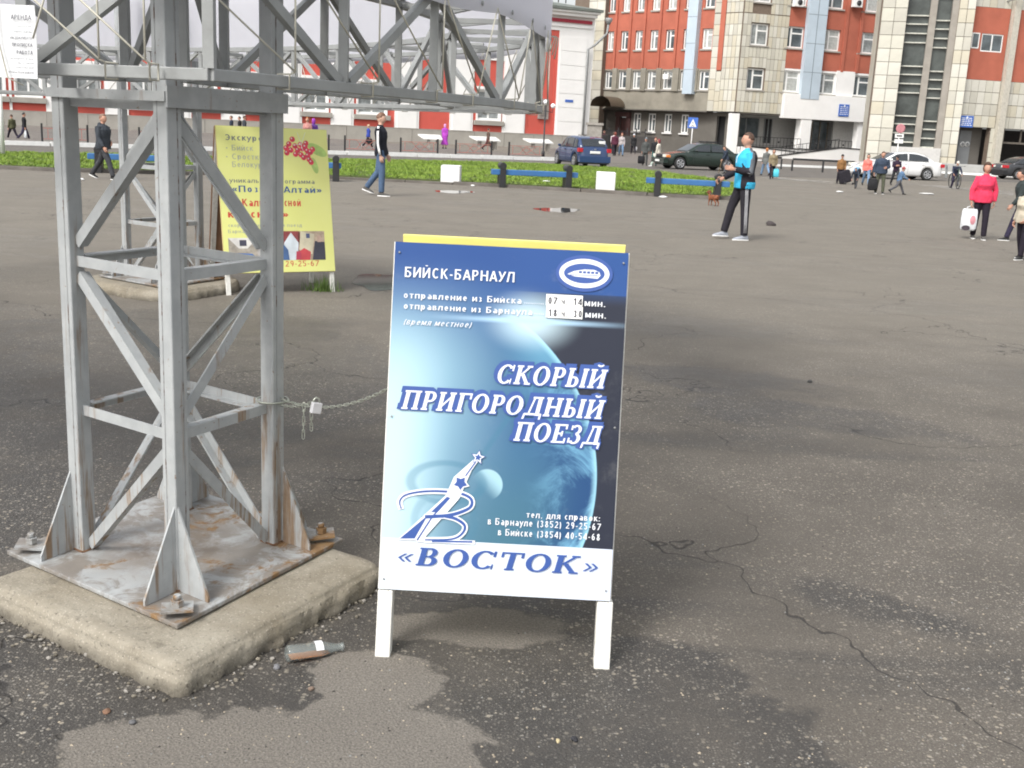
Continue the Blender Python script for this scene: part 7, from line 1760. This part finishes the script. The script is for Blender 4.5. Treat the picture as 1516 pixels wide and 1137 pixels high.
bag('soft', 'dark wheeled shopping bag beside the man in the grey coat', t, J, 0 if False else 1, (.40, .26, .42), (.015, .015, .017), name='carry_bag', drop=.05)
person(968, 246, 203, 170, 'dark-jacketed person half hidden behind the woman in white trousers', top='blackcoat', topc=(.025, .03, .03), bot='teal_trousers', botc=(.05, .13, .12), hair=('short', H_OR), legs=[(2, 2), (0, 3)])
person(973, 247, 203, 60, 'woman in cream jacket and mint white trousers with auburn hair walking left', legs=STRD, top='cream', topc=(.60, .56, .48), bot='mint', botc=(.52, .62, .55), hair=('long', hairm('deep_red', (.16, .02, .03))), fem=True, shoe=(.7, .7, .7))
# pavement by the station
t, J = person(545, 219.7, 182, -60, 'person in royal blue jacket with a black bag on the station pavement', z0=.13, legs=STRD, top='royal', topc=(.035, .06, .30), bot='black_trousers', hair=('short', hairm('blonde', (.55, .40, .25))), fem=True, shoe=(.6, .6, .6))
bag('soft', 'black shopping bag held by the person in the royal blue jacket', t, J, 1, (.5, .25, .34), (.02, .02, .022), name='carry_bag', drop=-.12)
person(658, 220, 183, -10, 'woman in long bright purple coat and pink headscarf on the station pavement', z0=.13, top='purple', topc=(.36, .055, .40), coat=.62, skirt=1, bot='black_trousers', hair=None, scarf=(.60, .30, .55), fem=True, bulk=1.12)
person(722, 222, 188, -70, 'person in long brown coat walking on the station pavement', z0=.13, legs=STRD, top='browncoat', topc=(.11, .07, .055), coat=.5, bot='maroon_trousers', botc=(.09, .03, .03), hair=('short', H_BR))
person(19, 208, 167, 60, 'man in brown and green camouflage jacket walking left at the left edge', z0=.0, legs=STRD, top='camo', topc=(.10, .10, .055), bot='black_trousers', hair=('short', H_BR))
t, J = person(37, 209, 165, -60, 'man in black jacket with a white bag walking right at the left edge', z0=.0, legs=WALK, top='blackcoat', topc=(.025, .027, .03), bot='navy_trousers', hair=('short', H_BK))
bag('plastic', 'white plastic bag held by the man in black at the left edge', t, J, 1, (.24, .12, .34), (.62, .64, .68))
for x_, fy_, hy_, c_, nm, lab, hr in ((343, 212, 171, (.03, .04, .05), 'navy', 'leftmost of three people in dark clothes seen just above the yellow sign', H_BR), (355, 211, 172, (.02, .02, .02), 'blackcoat', 'middle one of three people in dark clothes seen just above the yellow sign', H_BK), (362, 212, 171, (.04, .045, .05), 'slate', 'rightmost of three people in dark clothes seen just above the yellow sign', H_BR)):
    person(x_, fy_, hy_, 100 if x_ != 362 else -60, lab, z0=0, top=nm, topc=c_, bot='black_trousers', hair=('short', hr))
person(455, 226, 173, 178, 'ginger-haired person in pink-brown seen above the yellow sign, right half', top='rose', topc=(.42, .20, .18), bot='black_trousers', hair=('bob', H_DO), fem=True)
person(464, 226, 175, 30, 'person with purple and blue headscarf beside the ginger-haired person above the yellow sign', top='violet', topc=(.12, .05, .25), bot='black_trousers', hair=None, scarf=(.30, .06, .40), fem=True)

# ------------------------------------------------------------------ dachshund-like brown dog on the leash, seen from behind-right
FUR = mat('brown_fur', (.22, .070, .028), .8, var=.3, sc=18, bump=.8, bsc=80)
dp = gp(1055, 305); dscale = (zat(1056, 283, dp)) / .42
dog = thing('dog', 'small reddish brown dog standing on a leash near the right bench', 'dog', (dp.x, dp.y, 0), R(28), None, dscale)
b = MB()
b.rings([ring_e(Vector((0, y_, z_)), Vector((1, 0, 0)), Vector((0, 0, 1)), w_, h_, 12) for y_, z_, w_, h_ in ((-.21, .26, .035, .045), (-.17, .255, .062, .072), (-.05, .245, .060, .066), (.06, .238, .070, .085), (.13, .25, .066, .085), (.18, .28, .045, .06))])
b.tube([(0, .13, .27), (0, .20, .35), (0, .22, .38)], [.058, .042, .040], 10)
b.rings([ring_e(Vector((0, y_, z_)), Vector((1, 0, 0)), Vector((0, 0, 1)), w_, h_, 10) for y_, z_, w_, h_ in ((.17, .385, .02, .025), (.20, .395, .042, .045), (.245, .39, .040, .038), (.28, .375, .024, .023), (.33, .366, .017, .016), (.345, .366, .010, .010))])
for sd in (-1, 1):
    b.tube([(sd * .045, .12, .23), (sd * .050, .115, .15), (sd * .048, .13, .09), (sd * .048, .12, .03), (sd * .048, .145, .012)], [.036, .024, .017, .014, .016], 8)      # fore leg
    b.tube([(sd * .040, -.16, .25), (sd * .052, -.12, .165), (sd * .050, -.195, .10), (sd * .050, -.185, .03), (sd * .050, -.155, .012)], [.050, .034, .018, .014, .016], 8)   # knee forward, hock back
b.tube([(0, -.20, .28), (0, -.27, .30), (0, -.34, .36)], [.018, .013, .007], 8)
fuse(b, .011, 'body', [FUR], dog, sm=1)
for sd in (-1, 1): b = MB(); b.rings([ring_e(Vector((sd * x_, .195, z_)), Vector((0, 1, 0)), Vector((1, 0, 0)), w_, .007, 8) for x_, z_, w_ in ((.038, .42, .012), (.050, .40, .026), (.056, .36, .030), (.054, .325, .016))]); b.build('ear', mat('dark_fur', (.12, .035, .015), .8), dog)
b = MB(); b.tube([(.04 * math.cos(a), .185 + .04 * math.sin(a) * .6, .335 + .02 * math.sin(a)) for a in [6.2832 * i / 14 for i in range(15)]], .008, 6, cap=False); b.build('collar', BLACKP, dog)
hnd = world_of(blue_t, blue_J['arms'][1][2] + (blue_J['arms'][1][2] - blue_J['arms'][1][1]).normalized() * .09); cl = world_of(dog, Vector((0, .185, .37)))
b = MB(); b.tube([hnd, hnd.lerp(cl, .33) - Vector((0, 0, .10)), hnd.lerp(cl, .66) - Vector((0, 0, .12)), cl], .009, 5); b.build('leash', BLACKP, label='thin dark leash running from the tracksuit man to the brown dog', cat='leash')
hd = thing('leash_reel', 'black leash reel in the hand of the man in the blue tracksuit', 'leash', hnd); b = MB(); b.ball((0, 0, 0), .055, 10, 6, sq=(.4, 1, .8)); b.build('case', BLACKP, hd)
# ------------------------------------------------------------------ cars
def paint(name, c, rough=.25):
    g = G(name, rough, .0); g.base(g.mix(g.noise(3, 3), dk(c, .92), dk(c, 1.06))); g.b.inputs['Coat Weight'].default_value = .6; g.b.inputs['Coat Roughness'].default_value = .06; return g.m
CGL = mat('car_glass', (.025, .03, .035), .06, spec=.9); CHR = mat('alloy', (.50, .51, .53), .3, metal=.7); REDL = mat('tail_lamp', (.45, .02, .03), .2); LAMPW = mat('head_lamp', (.75, .74, .66), .15); AMB = mat('amber_lamp', (.70, .22, .05), .25); TRIM = mat('black_trim', (.02, .02, .022), .5)
def interp(tab, x):
    for (a, b_), (c, d) in zip(tab[:-1], tab[1:]):
        if a <= x <= c: t = (x - a) / (c - a) if c > a else 0; t = t * t * (3 - 2 * t) if False else t; return b_ + (d - b_) * t
    return tab[0][1] if x < tab[0][0] else tab[-1][1]
def car(label, P, yaw, L, W, H, col, hood, roof, wheels, belt, half, front_lamps=True, name='parked_car', group='cars around the square', sc=1.0, tint=None, details=None):
    """x runs from nose (0) to tail (L). hood: top line of the lower body; roof: glasshouse line (x, z) first/last on the belt"""
    t = thing(name, label, 'car', P, yaw, group, sc)
    pm = paint('car_paint_' + label[:10].replace(' ', '_'), col); wr = .31
    N_ = 70; hw = W / 2
    def outline(x):
        zt = interp(hood, x); zb = .20
        for wx_ in wheels:
            if abs(x - wx_) < wr + .055: zb = max(zb, .31 + math.sqrt(max(0, (wr + .055) ** 2 - (x - wx_) ** 2)) * .98)
        w_ = hw * interp(half, x / L); return zt, zb, w_
    xs_ = sorted(set([L * i / N_ for i in range(N_ + 1)])); rings = []
    for x in xs_:
        zt, zb, w_ = outline(x); zs = min(zt - .015, belt - .02); zb = min(zb, zs - .03)
        zm = (zb + zs) / 2
        half_ = [(0, zb), (w_ * .90, zb), (w_ * .985, zb + (zs - zb) * .12), (w_, zb + (zs - zb) * .45), (w_ * .985, zb + (zs - zb) * .8), (w_ * .955, zs), (w_ * .86, zs + (zt - zs) * .6), (w_ * .6, zt - .004), (0, zt)]
        r = [Vector((x, y_, z_)) for y_, z_ in half_] + [Vector((x, -y_, z_)) for y_, z_ in half_[-2:0:-1]]
        rings.append(r)
    b = MB(); b.rings(rings); body = b.build('body', pm, t)
    # dark underbody and wheel housings
    b = MB(); b.box((.25, -hw * .80, .18), (L - .25, hw * .80, belt - .28)); b.build('underbody', TRIM, t)
    # greenhouse: body-colour shell with inset glass
    zr = max(z_ for x_, z_ in roof); gh = []
    x0, x1 = roof[0][0], roof[-1][0]
    pts_ = []; M_ = 26
    top_in = .80
    for i in range(M_ + 1):
        x = x0 + (x1 - x0) * i / M_; z_ = interp(roof, x); k = (z_ - belt) / max(.01, zr - belt); w_ = hw * interp(half, x / L)
        yt = w_ * (.94 - (.94 - top_in) * max(0, k) ** .8)
        yb_ = w_ * .94
        pts_.append((x, z_, yt, yb_, k))
    rings = [[Vector((x, -yb_, belt - .03)), Vector((x, -(yb_ * .55 + yt * .45), belt - .03 + (z_ - belt) * .45)), Vector((x, -yt, z_ - .045 * k)), Vector((x, -yt * .82, z_ - .005)), Vector((x, 0, z_ + .012 * k)), Vector((x, yt * .82, z_ - .005)), Vector((x, yt, z_ - .045 * k)), Vector((x, yb_ * .55 + yt * .45, belt - .03 + (z_ - belt) * .45)), Vector((x, yb_, belt - .03))] for x, z_, yt, yb_, k in pts_]
    b = MB(); b.rings(rings); b.build('cabin', pm, t)
    # side glass
    def side_glass(xa, xb, sd, dz0=.035, dz1=.075):
        n_ = 8; lo, hi = [], []
        for i in range(n_ + 1):
            x = xa + (xb - xa) * i / n_; z_ = interp(roof, x); w_ = hw * interp(half, x / L); k = max(0, (z_ - belt) / (zr - belt)); yt = w_ * (.94 - (.94 - top_in) * k ** .8); yb_ = w_ * .94
            top = z_ - dz1; f = (top - belt) / max(.02, z_ - belt)
            if top < belt + dz0: top = belt + dz0
            y_t = yb_ + (yt - yb_) * max(0, min(1, f)); 
            lo.append(Vector((x, sd * (yb_ + .006), belt + dz0))); hi.append(Vector((x, sd * (y_t + .010), top)))
        b = MB(); b.rings([lo, [a.lerp(c, .5) + Vector((0, sd * .002, 0)) for a, c in zip(lo, hi)], hi], cap=False, closed=False); return b.build('side_window', CGL, t)
    for sd in (-1, 1):
        for xa, xb in details['glass']: side_glass(xa, xb, sd)
    # windscreen and rear screen
    def screen(r0, r1, nm):
        (xa, za), (xb, zb2) = r0, r1; d_ = Vector((xb - xa, 0, zb2 - za)).normalized(); nrm = Vector((-d_.z, 0, d_.x)); nrm = nrm if nrm.z > 0 else -nrm; b = MB(); rr = []
        for f in (.06, .5, .93):
            x = xa + (xb - xa) * f; z_ = za + (zb2 - za) * f; k = (z_ - belt) / (zr - belt); w_ = hw * interp(half, x / L); yt = w_ * (.94 - (.94 - top_in) * max(0, k) ** .8) * .86
            rr.append([Vector((x, yt * u_, z_ + .010 * (1 - u_ * u_))) + nrm * .014 for u_ in (-1, -.7, -.35, 0, .35, .7, 1)])
        b.rings(rr, cap=False, closed=False); return b.build(nm, CGL, t)
    screen(roof[0], roof[1], 'windscreen'); rs_ = screen(roof[-1], roof[-2], 'rear_window')
    # wheels
    for wx_ in wheels:
        for sd in (-1, 1):
            Mw = Matrix.Translation((wx_, sd * (hw - .11), wr)) @ Matrix.Rotation(R(90), 4, 'X'); wh = thing('wheel', None, None); wh.parent = t
            b = MB(); b.lathe([(.19, -.095), (.27, -.10), (wr, -.07), (wr, .07), (.27, .10), (.19, .095)], 28, Mw); b.build('tyre', TYR, wh)
            b = MB(); s2_ = -sd; b.lathe([(.02, .075 * s2_), (.20, .06 * s2_), (.205, .098 * s2_)], 24, Mw, cap=False); b.build('rim_dish', TRIM, wh)
            b = MB()
            for k in range(6): a = k * math.pi / 3; b.beam(Mw @ Vector((.02 * math.cos(a), .02 * math.sin(a), .09 * s2_)), Mw @ Vector((.205 * math.cos(a), .205 * math.sin(a), .088 * s2_)), .065, .02, up=(0, 1, 0))
            b.lathe([(.185, .08 * s2_), (.185, .1 * s2_), (.212, .1 * s2_), (.212, .08 * s2_)], 24, Mw); b.build('rim', CHR, wh, kind='stuff')
    D = details
    for nm, m_, boxes in D.get('boxes', []):
        for lo, hi in boxes: b = MB(); b.box(lo, hi); bevel(b.build(nm, m_, t), .012, 2)
    # mirrors, door handles, sills
    mx = roof[0][0] + .42
    for sd in (-1, 1):
        b = MB(); b.ball((mx, sd * (hw + .09), belt + .07), .085, 10, 6, sq=(.55, 1.1, .75)); b.build('mirror', pm, t)
        b = MB(); b.box((.5, sd * (hw * .975) - .02, .20), (L - .5, sd * (hw * .975) + .02, .27)); 
        for hx in D.get('handles', ()): b = MB(); b.box((hx, sd * hw * .99 - .018, belt - .13), (hx + .17, sd * hw * .99 + .022, belt - .10)); b.build('door_handle', pm if D.get('hcol') is None else D['hcol'], t)
        pass
    # door seams
    for sd in (-1, 1):
        for sx_ in D.get('seams', ()):
            w_ = hw * interp(half, sx_ / L); b = MB(); b.tube([(sx_, sd * w_ * .90, .24), (sx_, sd * (w_ * .988), .34), (sx_, sd * (w_ * 1.002), .5), (sx_, sd * w_ * .99, belt - .12), (sx_, sd * w_ * .957, belt - .01)], .006, 4); b.build('door_seam', TRIM, t)
    return t
HALF = [(0, .62), (.03, .82), (.10, .93), (.25, .99), (.5, 1.0), (.8, .98), (.93, .92), (.98, .82), (1, .66)]
# blue hatchback, rear three-quarter view: tail towards the camera
P1_ = gp(868, 250); 
def place(P, yaw, L, off):    # put local point 'off' on ground point P
    M = Matrix.Rotation(yaw, 4, 'Z'); v = M @ Vector(off); return Vector((P.x - v.x, P.y - v.y, 0))
L_, W_c, H_c = 3.9, 1.70, 1.50
# tail centre near px 868; nose points away to the left
yaw = R(-72)         # local +x (tail) points right and towards the camera
roofh = [(.95, .93), (1.62, 1.42), (2.1, 1.49), (2.9, 1.47), (3.35, 1.38), (3.72, .98)]
hoodh = [(0, .55), (.05, .66), (.3, .78), (.95, .93), (1.5, .94), (3.3, .97), (3.75, .98), (3.84, .80), (3.9, .55)]
tail = [('tail_lamp', REDL, [((3.62, -.845, .74), (3.86, -.62, .93)), ((3.62, .62, .74), (3.86, .845, .93))]), ('number_plate', FRM, [((3.86, -.26, .68), (3.915, .26, .80))]), ('rear_bumper', paint('navy_bumper', (.02, .05, .13)), [((3.72, -.80, .26), (3.95, .80, .56))]), ('bumper_lip', TRIM, [((3.80, -.74, .20), (3.93, .74, .255))]), ('rear_notice', FRM, [((3.50, .30, 1.06), (3.58, .62, 1.28))]), ('badge', CHR, [((3.85, -.06, .86), (3.875, .06, .90))]), ('third_brake_lamp', REDL, [((3.36, -.12, 1.40), (3.40, .12, 1.425))])]
car('dark blue hatchback parked beyond the grass, seen from behind', place(gp(880, 249), yaw, L_, (3.9, .0, 0)), yaw, L_, W_c, H_c, (.018, .040, .11), hoodh, roofh, (.72, 3.18), .93, HALF, details=dict(glass=[(1.25, 2.02), (2.10, 2.88), (2.98, 3.34)], boxes=tail, handles=(1.85, 2.72), seams=(1.18, 2.06, 2.92)))
# dark green sedan, nose towards the left and camera
L_, W_c = 4.6, 1.74; hood = [(0, .50), (.04, .68), (.25, .78), (1.2, .92), (1.8, .94), (3.5, .96), (4.1, .96), (4.5, .90), (4.6, .55)]; roofs = [(1.25, .93), (1.95, 1.33), (2.4, 1.39), (3.0, 1.38), (3.45, 1.28), (3.95, .95)]
yaw2 = R(17)
fr = [('head_lamp', LAMPW, [((-.01, -.80, .60), (.22, -.42, .74)), ((-.01, .42, .60), (.22, .80, .74))]), ('indicator', AMB, [((.02, -.855, .60), (.26, -.805, .73)), ((.02, .805, .60), (.26, .855, .73))]), ('grille', TRIM, [((-.03, -.40, .60), (.10, .40, .74))]), ('front_bumper', paint('green_bumper', (.016, .030, .024)), [((-.10, -.82, .30), (.16, .82, .56))]), ('number_plate', FRM, [((-.125, -.26, .36), (-.098, .26, .47))]), ('roof_box', TRIM, [((2.4, -.45, 1.42), (3.1, .45, 1.50))]), ('tail_lamp', REDL, [((4.45, -.80, .66), (4.62, -.50, .84)), ((4.45, .50, .66), (4.62, .80, .84))])]
car('dark green saloon car driving left past the crossing sign', place(gp(1007, 251), yaw2, L_, (.85, -.87, 0)), yaw2, L_, W_c, 1.4, (.014, .026, .020), hood, roofs, (.85, 3.55), .93, HALF, name='saloon_car', details=dict(glass=[(1.62, 2.52), (2.60, 3.55)], boxes=fr, handles=(2.30, 3.25), seams=(1.55, 2.55, 3.45)))
# white sedan, nose left, seen from the side
yaw3 = R(9); car('white saloon car parked in front of the stair tower, nose to the left', place(gp(1372, 267.5), yaw3, 4.7, (3.75, -.87, 0)), yaw3, 4.7, 1.76, 1.42, (.72, .72, .72), [(0, .50), (.04, .66), (.3, .78), (1.2, .92), (1.8, .95), (3.5, .98), (4.2, 1.0), (4.6, .93), (4.7, .6)], [(1.15, .95), (1.95, 1.38), (2.5, 1.44), (3.1, 1.42), (3.6, 1.30), (4.15, .98)], (.90, 3.75), .95, HALF, name='saloon_car',
    details=dict(glass=[(1.6, 2.55), (2.63, 3.75)], boxes=[('head_lamp', LAMPW, [((0, -.80, .62), (.25, -.45, .76)), ((0, .45, .62), (.25, .80, .76))]), ('tail_lamp', REDL, [((4.5, -.80, .70), (4.72, -.45, .88)), ((4.5, .45, .70), (4.72, .80, .88))]), ('front_bumper', FRM, [((-.08, -.82, .28), (.2, .82, .55))])], handles=(2.35, 3.35), seams=(1.55, 2.60, 3.6)))
# dark car at the right edge, tail to the left of the frame edge
yaw4 = R(192); car('dark grey saloon car parked before the garage opening at the right edge', place(gp(1502, 266), yaw4, 4.7, (4.0, .87, 0)), yaw4, 4.7, 1.76, 1.42, (.035, .036, .04), [(0, .50), (.04, .66), (.3, .78), (1.2, .92), (1.8, .95), (3.5, .98), (4.2, 1.0), (4.6, .93), (4.7, .6)], [(1.15, .95), (1.95, 1.38), (2.5, 1.44), (3.1, 1.42), (3.6, 1.30), (4.15, .98)], (.90, 3.75), .95, HALF, name='saloon_car',
    details=dict(glass=[(1.6, 2.55), (2.63, 3.75)], boxes=[('tail_lamp', REDL, [((4.48, -.82, .70), (4.72, -.45, .88)), ((4.48, .45, .70), (4.72, .82, .88))]), ('reverse_lamp', LAMPW, [((4.6, .35, .72), (4.73, .44, .84)), ((4.6, -.44, .72), (4.73, -.35, .84))]), ('rear_bumper', TRIM, [((4.55, -.80, .28), (4.8, .80, .55))])], handles=(2.35, 3.35), seams=(1.55, 2.60, 3.6)))
